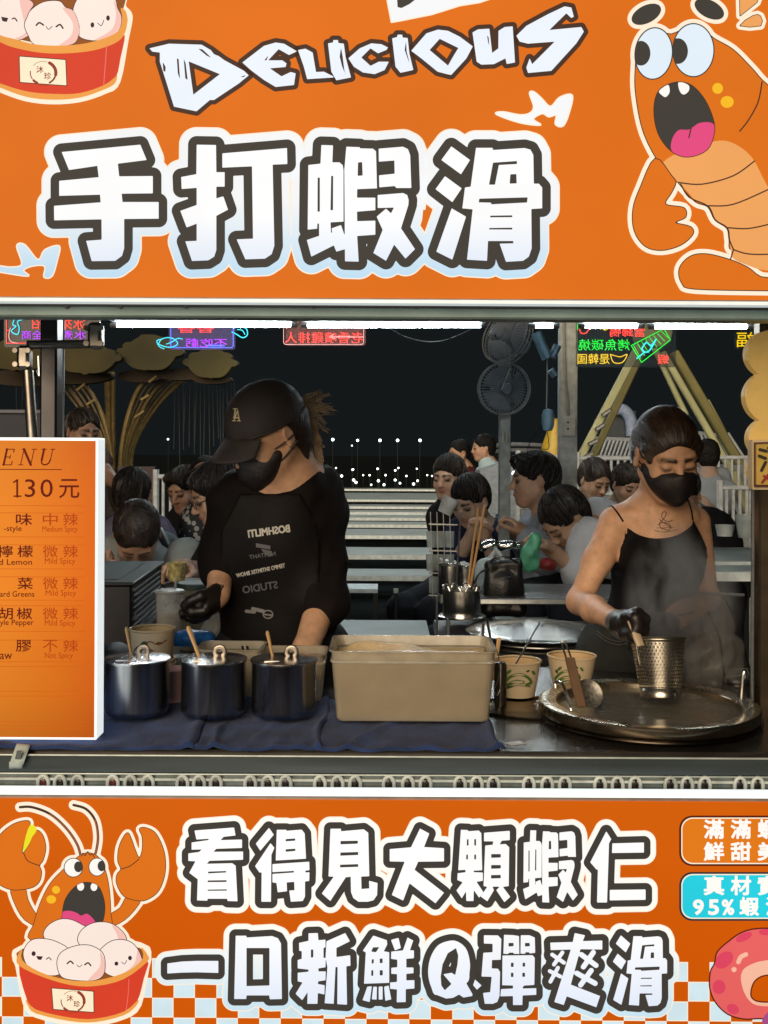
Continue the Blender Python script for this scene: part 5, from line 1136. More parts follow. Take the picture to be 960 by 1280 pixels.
# blanching basket held over the pan ---------------------------------------
bc = P(822, 797, 2.08); bb = P(826, 872, 2.06); bk = empty('strainer_basket', bc, 'tall perforated steel strainer basket held over the pan by a gloved hand', 'strainer')
ax = (bc - bb).normalized(); Mx = Matrix((Vector((1, 0, 0)), ax.cross(Vector((1, 0, 0))).normalized(), ax)).transposed()
HB = (bc - bb).length; RT, RB = .0515, .0370; M_BAS = mat('basket_steel', (.55, .50, .42), .28, 1.0, nz=.15)
mb = MB(); NA, NR = 42, 13; h0, h1 = HB * .16, HB * .93
def bpt(a, f): 
    r_ = RB + (RT - RB) * f; return bb + Mx @ Vector((r_ * math.cos(a), r_ * math.sin(a), HB * f))
for i in range(NA):
    for j in range(NR):
        off = .5 * (j % 2); f0, f1 = (h0 + (h1 - h0) * j / NR) / HB, (h0 + (h1 - h0) * (j + 1) / NR) / HB
        a0, a1 = 2 * math.pi * (i + off) / NA, 2 * math.pi * (i + 1 + off) / NA; am, fm = (a0 + a1) / 2, (f0 + f1) / 2
        sq_ = [(a0, f0), (am, f0), (a1, f0), (a1, fm), (a1, f1), (am, f1), (a0, f1), (a0, fm)]
        inn = [(am + (a1 - a0) * .36 * math.cos(R(t)), fm + (f1 - f0) * .36 * math.sin(R(t))) for t in (225, 270, 315, 0, 45, 90, 135, 180)]
        vs = [bpt(*q) for q in sq_ + inn]; mb.add(vs, [(k, (k + 1) % 8, 8 + (k + 1) % 8, 8 + k) for k in range(8)])
o_ = mb.build('perforated_wall', M_BAS, bk)
mb = MB(); mb.lathe([(0, 0), (RB * .8, 0), (RB + (RT - RB) * .01, HB * .012), (RB + (RT - RB) * .162, HB * .162)], bb, 56, Mx); mb.build('bottom_cup', M_BAS, bk, thick=.001)
mb = MB(); mb.lathe([(RB + (RT - RB) * .928, HB * .928), (RT, HB)], bb, 56, Mx); mb.build('top_band', M_BAS, bk, thick=.001)
mb = MB(); mb.lathe([(RT + .0032 * math.cos(R(a)), HB + .0026 * math.sin(R(a))) for a in range(0, 360, 45)], bb, 56, Mx, closed=True); mb.build('rim', mat('dull_rim_steel', (.22, .21, .18), .35, .9), bk)
HG0, HG1 = P(801, 808, 2.035), P(789, 776, 2.06)
mb = MB(); mb.tube([HG0, HG0.lerp(HG1, .3), HG1], [.0085, .0098, .009], 14, flat=.6); mb.build('grip', mat('cream_grip', (.55, .42, .28), .4), bk)
mb = MB(); mb.tube([P(795, 800, 2.043), P(797, 815, 2.040), P(800, 830, 2.042)], .0028, 8); mb.tube([P(799, 800, 2.043), P(805, 803, 2.05)], .0028, 8); mb.build('bracket', M_CHR, bk)

# dark flask, tongs and stick between the tub and the bowls
fl = empty('dark_flask', on(627, 2.17), 'narrow dark flask with a wire loop right against the end of the tub', 'flask')
mb = MB(); mb.lathe([(0, 0), (.0125, 0), (.0125, .078), (.010, .084), (.006, .086), (0, .086)], on(627, 2.13, CT + .001), 24); mb.build('bottle', mat('dark_flask_glass', (.05, .04, .03), .2, .4), fl)
mb = MB(); mb.tube(smooth([P(622, 815, 2.1), P(625, 838, 2.08), P(622, 852, 2.07), P(618, 862, 2.065), P(621, 870, 2.065), P(625, 862, 2.07)], 5, False), .0012, 6); mb.build('wire_loop', M_CHR, fl)
st_ = empty('metal_skewer', P(655, 810, 2.3), 'thin metal skewer leaning up from the bowl right of the tub', 'skewer'); mb = MB(); mb.tube([P(640, 838, 2.19), P(674, 779, 2.26)], .0019, 8); mb.build('rod', M_ST, st_)
tn = empty('cooking_tongs', P(618, 800, 2.35), 'slim dark tongs with a wooden stick standing behind the tub corner', 'tongs')
mb = MB(); mb.tube([P(604, 780, 2.38), P(603, 808, 2.36)], .0032, 8); mb.build('arm', M_DST, tn)
mb = MB(); mb.tube([P(609, 775, 2.38), P(622, 850, 2.26)], .0030, 8); mb.build('arm', M_DST, tn)
mb = MB(); mb.tube([P(624, 797, 2.34), P(616, 850, 2.26)], .0045, 8, flat=.5); mb.build('stick', M_WOOD, tn)

# left back corner: table, crate, drink, canister, packs --------------------
bt = empty('side_table', (-.78, 2.95, 0), 'dark side table behind the counter at left carrying the black crate', 'table')
mb = MB(); mb.box((-.83, 2.98, .925), (.72, .86, .03), bev=.004); mb.build('table_top', M_DST, bt)
for x_, y_ in ((-1.15, 2.6), (-.5, 2.6), (-1.15, 3.38), (-.5, 3.38)):
    mb = MB(); mb.box((x_, y_, .456), (.03, .03, .908)); mb.build('leg', M_DST, bt)
TT = .9405
cr_ = empty('black_crate', (-.76, 2.95, TT), 'black louvred plastic crate with a grey lid panel beside the menu board', 'crate')
MB_C = Matrix.Rotation(R(3), 3, 'Z'); cx0 = Vector((-.8146, 2.968, TT))
def CB(c, d, bev=0.0, m_=M_BLKP, nm='wall', mbx=None):
    mb = mbx or MB(); mb.box(cx0 + MB_C @ Vector(c), d, MB_C, bev); return mb.build(nm, m_, cr_)
M_CRA = mat('dark_brown_black_plastic', (.016, .011, .011), .42, nz=.2)
CB((0, 0, .084), (.33, .50, .150), .004, M_CRA, 'shell'); CB((0, 0, .1635), (.345, .515, .009), .003, mat('dark_grey_lid', (.012, .014, .015), .4), 'lid'); CB((-.01, 0, .1690), (.27, .42, .002), 0, mat('blue_grey_panel', (.035, .045, .048), .4), 'lid_panel')
M_LOU = mat('louvre_edge', (.20, .20, .21), .4)
for k in range(8): CB((-.03, -.2515, .025 + k * .016), (.17, .004, .0045), 0, M_LOU, 'slat')
for k in range(9): CB((.1665, 0, .022 + k * .015), (.004, .44, .004), 0, M_LOU, 'slat')
dk = empty('drink_cup', on(213, 2.62, TT), 'clear plastic cup of milky tea with a domed lid behind the paper bowls', 'cup')
X = on(213, 2.60, TT)
mb = MB(); mb.lathe([(0, .001), (.026, .001), (.0262, .004), (.0325, .115), (.0335, .160), (.0325, .160), (.0255, .006), (0, .006)], X, 40); mb.build('cup', mat('clear_cup', (.7, .7, .68), .15, alpha=.35), dk)
mb = MB(); mb.lathe([(0, .005), (.0252, .005), (.0310, .112), (0, .112)], X, 40); mb.build('tea', mat('milk_tea', (.34, .25, .15), .4), dk)
mb = MB(); mb.lathe([(.0345, .158), (.036, .161), (.034, .165), (.012, .169), (0, .169)], X, 40); mb.build('lid', mat('white_lid', (.45, .45, .43), .3), dk)
mb = MB(); mb.tube([X + Vector((.012, 0, .16)), X + Vector((.016, 0, .195))], .003, 8); mb.build('straw', mat('white_lid', (.45, .45, .43), .3), dk)
cn = empty('canister', on(245, 2.75, TT), 'cloudy storage canister with a square sticker behind the cup of tea', 'canister'); X = on(245, 2.74, TT)
mb = MB(); mb.lathe([(0, 0), (.043, 0), (.045, .004), (.045, .150), (.043, .152), (0, .152)], X, 40); mb.build('jar', mat('cloudy_jar', (.17, .16, .12), .25), cn)
mb = MB(); mb.lathe([(0, .166), (.044, .166), (.047, .163), (.047, .152), (0, .152)], X, 40); mb.build('lid', mat('dark_teal_lid', (.03, .05, .05), .3), cn)
mb = MB(); mb.grid(lambda u, v: X + Vector((.0456 * math.sin(-.75 + .62 * u), -.0456 * math.cos(-.75 + .62 * u), .085 + .045 * v)), 6, 2); mb.build('sticker', mat('grey_sticker', (.42, .43, .42), .5), cn)
mb = MB(); mb.grid(lambda u, v: X + Vector((.0459 * math.sin(-.68 + .40 * u), -.0459 * math.cos(-.68 + .40 * u), .098 + .026 * v)), 6, 2); mb.build('sticker_mark', mat('grey_ink', (.12, .14, .15), .6), cn)
X = on(222, 2.95, TT + .10)
bx2 = empty('tissue_box', on(222, 2.95, TT), 'small dark box on the side table carrying a yellow paper cup', 'box'); mb = MB(); mb.box(on(236, 3.0, TT + .07), (.11, .12, .138), bev=.005); mb.build('body', mat('dark_box', (.02, .02, .022), .4), bx2)
yc = empty('yellow_paper_cup', on(222, 2.97, TT + .14), 'small yellow patterned paper cup behind the tea lid', 'cup'); mb = MB(); mb.lathe([(0, 0), (.021, 0), (.0265, .050), (.0275, .051), (.0262, .051), (.0205, .004), (0, .004)], on(222, 2.97, TT + .1405), 30); mb.build('cup', mat('yellow_cup_paper', (.42, .36, .15), .55, nz=.5, ns=90), yc)
bp = empty('blue_tissue_pack', on(240, 2.40, CT), 'crumpled bright blue plastic pack behind the middle pot', 'pack')
sdf_mesh('wrapper', [cone(P(224, 799, 2.42), P(258, 799, 2.42), .018, .018, .01), ellp(P(240, 797, 2.42), (.035, .03, .016), None, .01)], .003, mat('glossy_blue_wrap', (.02, .13, .42), .22, nz=.3, ns=50, bump=.9, bs=60), bp, rough=.004)
for (px_, w_) in ((240, .09),):
    mb = MB(); mb.box(on(240, 2.42, CT + .0195), (.085, .06, .038), bev=.004); mb.build('box', mat('grey_carton', (.25, .27, .27), .6), bp)
wb = empty('plastic_bag', on(270, 2.5), 'small crumpled whitish plastic bag hanging beside the gloved hand at left', 'bag')
sdf_mesh('bag', [ellp(P(268, 795, 2.46), (.030, .025, .045), None, .02), cone(P(276, 775, 2.46), P(270, 800, 2.46), .008, .022, .02)], .003, mat('thin_white_plastic', (.45, .44, .40), .35, alpha=.55, bump=.9, bs=50), wb, rough=.007)
pk = empty('pink_cup', on(221, 2.12), 'pale pink translucent cup squeezed between the first two pots', 'cup'); mb = MB(); mb.lathe([(0, 0), (.024, 0), (.030, .062), (.031, .064), (.029, .064), (.023, .003), (0, .003)], on(219, 2.13, CT + .006), 30); mb.build('cup', mat('pink_cup_plastic', (.45, .28, .29), .3), pk)
bh = empty('black_pouch', on(143, 2.38), 'rounded black pouch beside the menu board behind the first pot', 'pouch')
sdf_mesh('pouch', [ellp(on(140, 2.40, CT + .035), (.045, .05, .034), None, .02), ellp(on(146, 2.38, CT + .045), (.03, .04, .028), None, .02)], .004, mat('black_nylon', (.018, .02, .022), .5, bump=.4), bh, rough=.003)

# right back table: sauce pots on a rod stand, lids, handbag ----------------
rb = empty('back_table', (.45, 3.1, 0), 'black back table with a pale steel edge behind the cook', 'table')
a_, b_ = P(606, 760, 3.0), P(760, 760, 3.0)
mb = MB(); mb.box((.47, 3.35, 1.0), (.54, .34, .02), bev=.003); mb.build('shelf', M_DST, rb)
mb = MB(); mb.box((.47, 3.178, 1.0), (.54, .006, .012)); mb.build('shelf_edge', mat('bright_steel_edge', (.62, .66, .66), .3, .6), rb)
mb = MB(); mb.box((.455, 3.02, .905), (.60, .62, .03), bev=.003); mb.build('table_top', M_BLKP, rb)
mb = MB(); mb.box((.46, 3.02, .44), (.57, .58, .88), bev=.01); mb.build('cabinet', mat('black_cabinet', (.008, .009, .01), .4), rb)
zl_ = .921
for k_, (r_, zz, dx) in enumerate(((.192, 0, .0), (.186, .014, .004), (.190, .028, -.003))):
    ld = empty('round_steel_lid', (.42 + dx, 2.96, zl_ + zz), ['flat round steel lid at the bottom of the stack behind the cook', 'middle round steel lid of the stack behind the cook', 'shiny domed steel lid on top of the stack behind the cook'][k_], 'lid', 'stacked round steel lids')
    mb = MB(); mb.lathe([(0, .016 + .012 * (k_ == 2)), (r_ * .5, .014 + .008 * (k_ == 2)), (r_ * .85, .008), (r_ * .97, .006), (r_, .003), (r_ * .99, 0), (r_ * .95, .002), (0, .006)], (.42 + dx, 2.96, zl_ + zz), 72); mb.build('disc', M_CHR, ld)
# condiment stand
cd = empty('condiment_stand', P(572, 800, 2.75), 'slim steel rod stand carrying shiny condiment cups left of the handbag', 'stand')
mb = MB(); mb.tube([P(560, 770, 2.8), P(561, 900, 2.8)], .0045, 10); mb.tube([P(546, 745, 2.9), P(546, 900, 2.9)], .003, 8); mb.build('rod', M_ST, cd)
mb = MB(); X = P(577, 771, 2.8); mb.lathe([(0, 0), (.060, 0), (.062, .003), (.058, .005), (0, .005)], X, 40); mb.build('shelf_ring', M_CHR, cd)
def cup(label, X, r, H_, m_=None, scal=True):
    t = empty('condiment_cup', X, label, 'cup', 'steel condiment cups'); mb = MB(); mb.lathe([(0, 0), (r * .96, 0), (r, .003), (r, H_), (r * 1.05, H_ + .002), (r * .96, H_), (r * .95, .004), (0, .004)], X, 40); mb.build('cup', m_ or M_CHR, t)
    if scal:
        for k in range(10):
            a = 2 * math.pi * k / 10; mb = MB(); mb.tube([X + Vector((r * 1.0 * math.cos(a + d) , r * 1.0 * math.sin(a + d), H_ + .001 + .010 * math.sin(R(t_)))) for d, t_ in ((-.2, 0), (-.12, 60), (0, 90), (.12, 60), (.2, 0))], .002, 6); mb.build('clip', M_CHR, t)
cup('shiny round steel condiment cup with scalloped clips on the rod stand', P(577, 770, 2.8), .049, .068)
cup('steel condiment cup standing behind the scalloped one at left', P(563, 742, 3.05), .034, .08, None, False)
cup('small steel condiment cup behind the chopsticks', P(580, 740, 3.15), .030, .07, None, False)
M_NAP = mat('white_napkin', (.5, .52, .52), .7, nz=.1, ns=60)
np_ = empty('napkin_holder', P(566, 742, 3.3), 'holder full of upright white napkins behind the condiment cups', 'napkin holder')
for k_ in range(9):
    px = 551 + k_ * 4.2; hh = 36 - 7 * abs(math.sin(k_ * 1.7)); a_ = P(px, 738, 3.25); b_ = P(px + 1, 738 - hh - 4, 3.25)
    mb = MB(); mb.box((a_ + b_) / 2, (.011, .05, (b_ - a_).length), Matrix.Rotation(R(4 * math.sin(k_ * 2.3)), 3, 'Y'), bev=.002); mb.build('napkin', M_NAP, np_)
mb = MB(); mb.box(P(569, 745, 3.28), (.10, .07, .04), bev=.004); mb.build('holder', M_ST, np_)
for (a_, b_, w_, lab) in (((587, 738), (606, 632), .0045, 'pair of pale bamboo chopsticks standing tall beside the napkins'), ((570, 738), (576, 640), .0030, 'thin grey rod standing in the steel cup left of the chopsticks')):
    t = empty('chopsticks' if w_ > .004 else 'steel_rod', P(*a_, 2.95), lab, 'chopsticks' if w_ > .004 else 'rod')
    mb = MB(); mb.tube([P(*a_, 2.9), P(*b_, 2.86)], w_, 8, flat=.8); mb.build('stick', M_WOOD if w_ > .004 else M_ST, t)
    if w_ > .004:
        mb = MB(); mb.tube([P(a_[0] - 3, a_[1], 2.9), P(b_[0] - 8, b_[1] + 2, 2.86)], w_ * .9, 8, flat=.8); mb.build('stick', M_WOOD, t)
# wire rack of small glass jars on the left of it
rk = empty('wire_rack', P(548, 700, 3.4), 'cluttered wire rack of small glasses at the edge of the black table', 'rack')
for k_ in range(4):
    mb = MB(); mb.tube([P(538 + k_ * 8, 640, 3.4), P(541 + k_ * 8, 748, 3.4)], .0015, 6); mb.build('wire', M_ST, rk)
for yy in (655, 688, 716, 744):
    mb = MB(); mb.tube([P(536, yy, 3.39), P(572, yy + 1, 3.39)], .003, 6); mb.build('shelf_wire', M_CHR, rk)
rs_ = random.Random(4)
for k_ in range(9):
    px, py = 540 + (k_ % 3) * 11 + rs_.uniform(-2, 2), (684, 713, 741)[k_ // 3]
    t = empty('small_glass', P(px, py, 3.42), 'small clear glass upside down on the wire rack', 'glass', 'glasses on the wire rack')
    mb = MB(); mb.lathe([(0, 0), (.014, 0), (.016, .05), (.0145, .05), (.012, .004), (0, .004)], P(px, py, 3.42), 16); mb.build('glass', mat('small_glass_clear', (.55, .6, .58), .12, alpha=.5), t)
# handbag
hb = empty('black_handbag', P(628, 760, 3.1), 'black leather handbag with a round strap on the back table', 'handbag')
M_LEA = mat('black_leather', (.012, .012, .013), .32, nz=.2, bump=.3, bs=120)
sdf_mesh('bag', [ellp(P(629, 735, 3.26), (.050, .030, .060), None, .02), cone(P(612, 762, 3.26), P(648, 762, 3.26), .020, .020, .02), cone(P(613, 706, 3.26), P(645, 704, 3.26), .014, .014, .02), cone(P(610, 762, 3.26), P(612, 708, 3.26), .018, .013, .02), cone(P(650, 762, 3.26), P(647, 706, 3.26), .018, .013, .02)], .0045, M_LEA, hb)
mb = MB(); mb.tube(smooth([P(609, 712, 3.22), P(600, 716, 3.2), P(594, 728, 3.2), P(596, 742, 3.2), P(603, 752, 3.2)], 5, False), .0032, 8); mb.build('strap', M_LEA, hb)
mb = MB(); mb.tube(smooth([P(612, 703, 3.22), P(620, 697, 3.2), P(634, 696, 3.2), P(646, 704, 3.22)], 5, False), .0028, 8); mb.build('strap', M_LEA, hb)
wp = empty('white_plastic_bag', P(612, 720, 3.4), 'white plastic shopping bag with knotted handles behind the black handbag', 'bag')
sdf_mesh('bag', [ellp(P(606, 725, 3.42), (.045, .04, .07), None, .02), cone(P(612, 700, 3.42), P(619, 684, 3.42), .010, .006, .01), cone(P(619, 684, 3.42), P(630, 702, 3.42), .006, .008, .01), ellp(P(598, 745, 3.42), (.03, .03, .05), None, .02)], .005, mat('white_bag_plastic', (.42, .47, .47), .4, nz=.2, bump=.8, bs=40), wp, rough=.006)

# clear bags hanging at the right
cb = empty('clear_plastic_bag', P(890, 850, 2.35), 'crumpled clear plastic bag bunched behind the right rim of the pan', 'bag')
M_CLB = mat('clear_bag_plastic', (.34, .32, .30), .22, nz=.3, ns=20, alpha=.20, bump=1.0, bs=24)
sdf_mesh('bag', [ellp(P(893, 830, 2.38), (.055, .045, .065), None, .02), cone(P(862, 822, 2.36), P(905, 812, 2.4), .014, .04, .02), ellp(P(885, 850, 2.36), (.05, .03, .03), None, .02)], .005, M_CLB, cb, rough=.014)
cb2 = empty('hanging_bag_rack', P(890, 780, 2.5), 'rack with a clear bag and dark straps hanging at the right post', 'bag rack')
sdf_mesh('bag', [cone(P(870, 752, 2.5), P(908, 752, 2.5), .012, .012, .01), cone(P(868, 790, 2.5), P(906, 790, 2.5), .02, .02, .05)], .006, M_CLB, cb2, rough=.008, infl=.008)
for q in (((885, 765), (900, 800), (906, 858)), ((905, 745), (925, 790), (940, 850)), ((868, 765), (845, 770), (825, 775))):
    mb = MB(); mb.tube(smooth([P(*w, 2.42) for w in q], 6, False), .005, 8, flat=.5); mb.build('strap', M_BLKP, cb2)
mb = MB(); mb.tube([P(861, 740, 2.5), P(930, 744, 2.5)], .004, 8); mb.build('rail', M_ST, cb2)
rj = empty('steel_shelf_jar', P(925, 860, 2.4), 'small bright steel lid lying behind the right pan handle', 'lid'); mb = MB(); mb.lathe([(0, .01), (.03, .008), (.034, .003), (.033, 0), (0, .002)], on(924, 2.36, CT + .001), 30); mb.build('disc', M_CHR, rj)
print('counter', round(time.time() - T0, 1))
# ------------------------------------------------------------------ the two cooks
SKW = (.70, .40, .245)
# cook on the right: black camisole, black face mask
def cook_right():
    Yh = 2.46; hc = P(833, 569, Yh); M = frame(9, 24, 4)
    root = empty('person', (hc.x, 2.52, 0), 'woman cook in a black camisole and black face mask dipping a strainer', 'person', None)
    sL, sR = P(768, 652, 2.53), P(870, 652, 2.57)
    fw = Vector((0, -1, 0)); base = P(823, 640, 2.535)
    neck = [cone(hc + M @ Vector((0, -.028, -.055)), base + Vector((0, .01, -.03)), .042, .047, .03)]
    ch = P(821, 692, 2.555); mid = P(816, 752, 2.56); hp = P(806, 812, 2.56); Mt = frame(4, 6)
    tor = [ellp(ch, (.098, .078, .115), Mt, .05), ellp(mid, (.092, .074, .11), Mt, .05), ellp(hp, (.125, .098, .105), Mt, .06),
           ellp(P(800, 701, 2.495), (.042, .036, .042), Mt, .03), ellp(P(845, 701, 2.505), (.042, .036, .042), Mt, .03),
           cone(P(790, 646, 2.545), P(852, 645, 2.555),   .036, .036, .04), cone(base, ch, .046, .080, .05)]
    eL, wL = P(724, 752, 2.47), P(771, 777, 2.24)
    eR, wR = P(884, 748, 2.60), P(838, 780, 2.42)
    armL = [cone(sL, sL.lerp(eL, .5), .036, .0315, .03), cone(sL.lerp(eL, .5), eL, .0315, .027, .02), cone(eL, eL.lerp(wL, .4), .0285, .0285, .015), cone(eL.lerp(wL, .4), wL, .0285, .0195, .015)]
    armR = [cone(sR, eR, .034, .026, .03), cone(eR, wR, .030, .022, .015)]
    clav = [cone(P(838, 648, 2.495), P(866, 643, 2.525), .008, .007, .02), cone(P(812, 648, 2.495), P(782, 643, 2.51), .008, .007, .02)]
    gp = P(791, 788, 2.075)
    hl = [cone(wL, P(780, 781, 2.15), .0225, .028, .015), ellp(P(787, 783, 2.115), (.026, .045, .026), None, .015)]
    # fingers wrapped round the grip
    for i, (x, y) in enumerate(((797, 775), (799, 782), (798, 789), (794, 796))):
        a = P(x - 13, y - 3, 2.09); b = P(x - 3, y - 2, 2.055); c = P(x + 5, y + 3, 2.07); d = P(x + 3, y + 4, 2.10)
        hl += [cone(a, b, .0115, .0105, .005), cone(b, c, .0105, .0098, .004), cone(c, d, .0098, .0088, .004)]
    hl += [cone(P(786, 773, 2.09), P(796, 768, 2.07), .0125, .0115, .008), cone(P(796, 768, 2.07), P(806, 774, 2.065), .0115, .0095, .005)]
    hr = [cone(wR, P(828, 784, 2.38), .021, .024, .01)] + hand_prims(P(832, 783, 2.40), Vector((-1, -.3, -.3)), Vector((0, -1, -.4)), .7, .95)
    legs = []
    for q in (-1, 1):
        a = hp + Vector((q * .07, 0, -.02)); k = Vector((a.x, a.y - .01, .50)); f = Vector((a.x, a.y, .08)); legs += [cone(a, k, .078, .052, .04), cone(k, f, .052, .038, .03)]
    body = head_prims(hc, M, .86) + neck + tor + armL + armR + clav + hl + hr
    # eyes looking down: lids
    sk = skin_table(SKW, (.40, .15, .11)); sk[3] = tuple(v * .6 for v in SKW)
    sdf_mesh('body', body, .0046, M_SKIN, root, cols=sk)
    # hair: slicked back, side clip
    L = lambda x, y, z: hc + M @ (Vector((x, y, z)) * .87)
    hair = [ellp(L(0, -.016, .038), (.0700, .086, .0765), M, .02), ellp(L(0, -.05, -.01), (.066, .054, .07), M, .03), ellp(L(0, -.108, -.035), (.032, .03, .032), M, .012),
            cone(L(-.070, .030, .034), L(-.062, .046, .002), .012, .006, .012), cone(L(.069, .030, .034), L(.064, .044, .006), .011, .005, .012),
            cutp(ellp(L(.006, .135, -.040), (.063, .080, .104), M, .016)), cutp(ellp(L(.086, .0, -.035), (.022, .032, .040), M, .008)), cutp(ellp(L(-.088, -.004, -.035), (.020, .030, .036), M, .008))]
    sdf_mesh('hair', hair, .0036, M_HAIRB, root, rough=.0016)
    strands(root, hair, hc, M, .9, (0, -1, -.1), 420, M_STRB, .0008, seed=3, span=(.1, 2.7), wig=.12)
    for k in range(2):
        mb = MB(); mb.tube([trace(hair, 802 + k * 1.6, 545 + k, y0=2.0, off=.002), trace(hair, 805 + k * 1.4, 554, y0=2.0, off=.002), trace(hair, 809 + k * 1.2, 562, y0=2.0, off=.002)], .0011, 6); mb.build('hair_clip', mat('hair_clip_metal', (.5, .45, .4), .25, 1.0), root)
    # face mask
    
    mask = [ellp(L(0, .050, -.042), (.051, .053, .042), M, .02), ellp(L(0, .074, -.082), (.020, .028, .022), M, .02), cone(L(0, .096, -.016), L(0, .102, -.078), .010, .008, .02),
            cone(L(.062, .020, -.022), L(.026, .072, -.062), .010, .014, .025), cone(L(-.062, .020, -.022), L(-.026, .072, -.062), .010, .014, .025),
            ('plane', L(0, .10, -.006), M @ Vector((0, .22, 1.0)).normalized()), cutp(ellp(L(.038, .098, -.001), (.026, .03, .0105), M, .006)), cutp(ellp(L(-.038, .098, -.001), (.026, .03, .0105), M, .006))]
    M_MASK = mat('black_mask_fabric', (.016, .012, .013), .55, nz=.2, bump=.3, bs=120)
    sdf_mesh('face_mask', mask, .0036, M_MASK, root, infl=.002)
    for q in (-1, 1):
        for z0 in (-.022, -.05):
            mb = MB(); mb.tube(smooth([L(q * .058, .035, z0), L(q * .073, .012, z0 * .6), L(q * .082, -.018, .0)], 4, False), .0016, 6); mb.build('ear_loop', M_MASK, root)
    # camisole
    M_CAM = cloth('black_jersey', (.0055, .0045, .0055), .15, .35, .7)
    cam_ = tor + armL + armR + clav + neck + [('fn', lambda Q, D: np.maximum(D, -(sdf(armL + armR, Q) - .0095)))] + [('plane', P(812, 782, 2.5), Vector((0, 0, -1)))]
    def neckline(Q, D):
        x = Q[:, 0] / Q[:, 1] * F + HX; y = HY - (Q[:, 2] - EYE) / Q[:, 1] * F
        y = y + ROLL * (x - HX)
        top = np.where(x < 778, 649 + np.clip(778 - x, 0, 30) * 1.75, np.where(x > 866, 648 + np.clip(x - 866, 0, 30) * 1.9, 648 + 25 * np.clip(1 - ((x - 824) / 45.0) ** 2, 0, 1) ** .62))
        return np.maximum(D, (top - y) / F * 2.5)
    cam_.append(('fn', neckline))
    sdf_mesh('camisole', cam_, .0036, M_CAM, root, infl=.0055, rough=.0010)
    bt_ = body
    for q in ([(779, 652), (772, 641), (763, 630), (757, 624)], [(866, 650), (864, 638), (860, 626), (856, 618)]):
        mb = MB(); mb.tube([trace(bt_, x, y, y0=2.1, off=.0015) for x, y in smooth(q, 3, False)], .0026, 6, flat=.8); mb.build('strap', M_CAM, root)
    # tattoo on the chest
    T_ = [('l', smooth([(828, 662), (824, 655), (830, 648), (833, 641), (829, 640), (827, 646), (834, 652), (841, 650)], 3, False), .9), ('l', smooth([(822, 656), (830, 653), (838, 657), (836, 663), (828, 660)], 3, False), .9), ('l', smooth([(824, 649), (832, 655), (840, 660)], 3, False), .8), ('l', smooth([(818, 663), (828, 665), (838, 664), (847, 662)], 3, False), .8), ('l', [(821, 660), (843, 659)], .6)]
    printed('tattoo', T_, 0, mat('faded_tattoo_ink', (.10, .055, .045), .6), root, h=.6, to=Tr(bt_, 0, 2.3, .0012))
    M_GLV = mat('black_nitrile_glove', (.017, .013, .012), .38, nz=.15, bump=.35, bs=70)
    sdf_mesh('glove', hl, .0034, M_GLV, root, infl=.0022, rough=.0008); sdf_mesh('glove', hr, .004, M_GLV, root, infl=.0022)
    jn = cloth('dark_grey_denim', (.045, .047, .045), .25, .5)
    sdf_mesh('jeans', legs + [ellp(hp, (.125, .098, .105), Mt, .06), ('plane', P(812, 779, 2.5), Vector((0, 0, 1)))], .008, jn, root, infl=.010, rough=.002)
    for q in ([(746, 788), (757, 797), (773, 802), (788, 799), (797, 792)], [(746, 792), (757, 801), (773, 806), (789, 803)], [(752, 776), (768, 778), (792, 783)]):
        mb = MB(); mb.tube([trace(legs + [ellp(hp, (.125, .098, .105), Mt, .06)], x, y, .012, y0=2.2, off=.0008) for x, y in smooth(q, 3, False)], .0012, 5); mb.build('stitching', mat('pale_thread', (.12, .12, .10), .7), root)
    for q in (-1, 1):
        a = Vector((hp.x + q * .07, hp.y, .05)); sdf_mesh('shoe', [cone(a, a + Vector((0, -.13, -.01)), .042, .036, .02), cone(a, a + Vector((0, 0, .05)), .04, .036, .03)], .012, MATS['dark_shoe'], root)
cook_right()

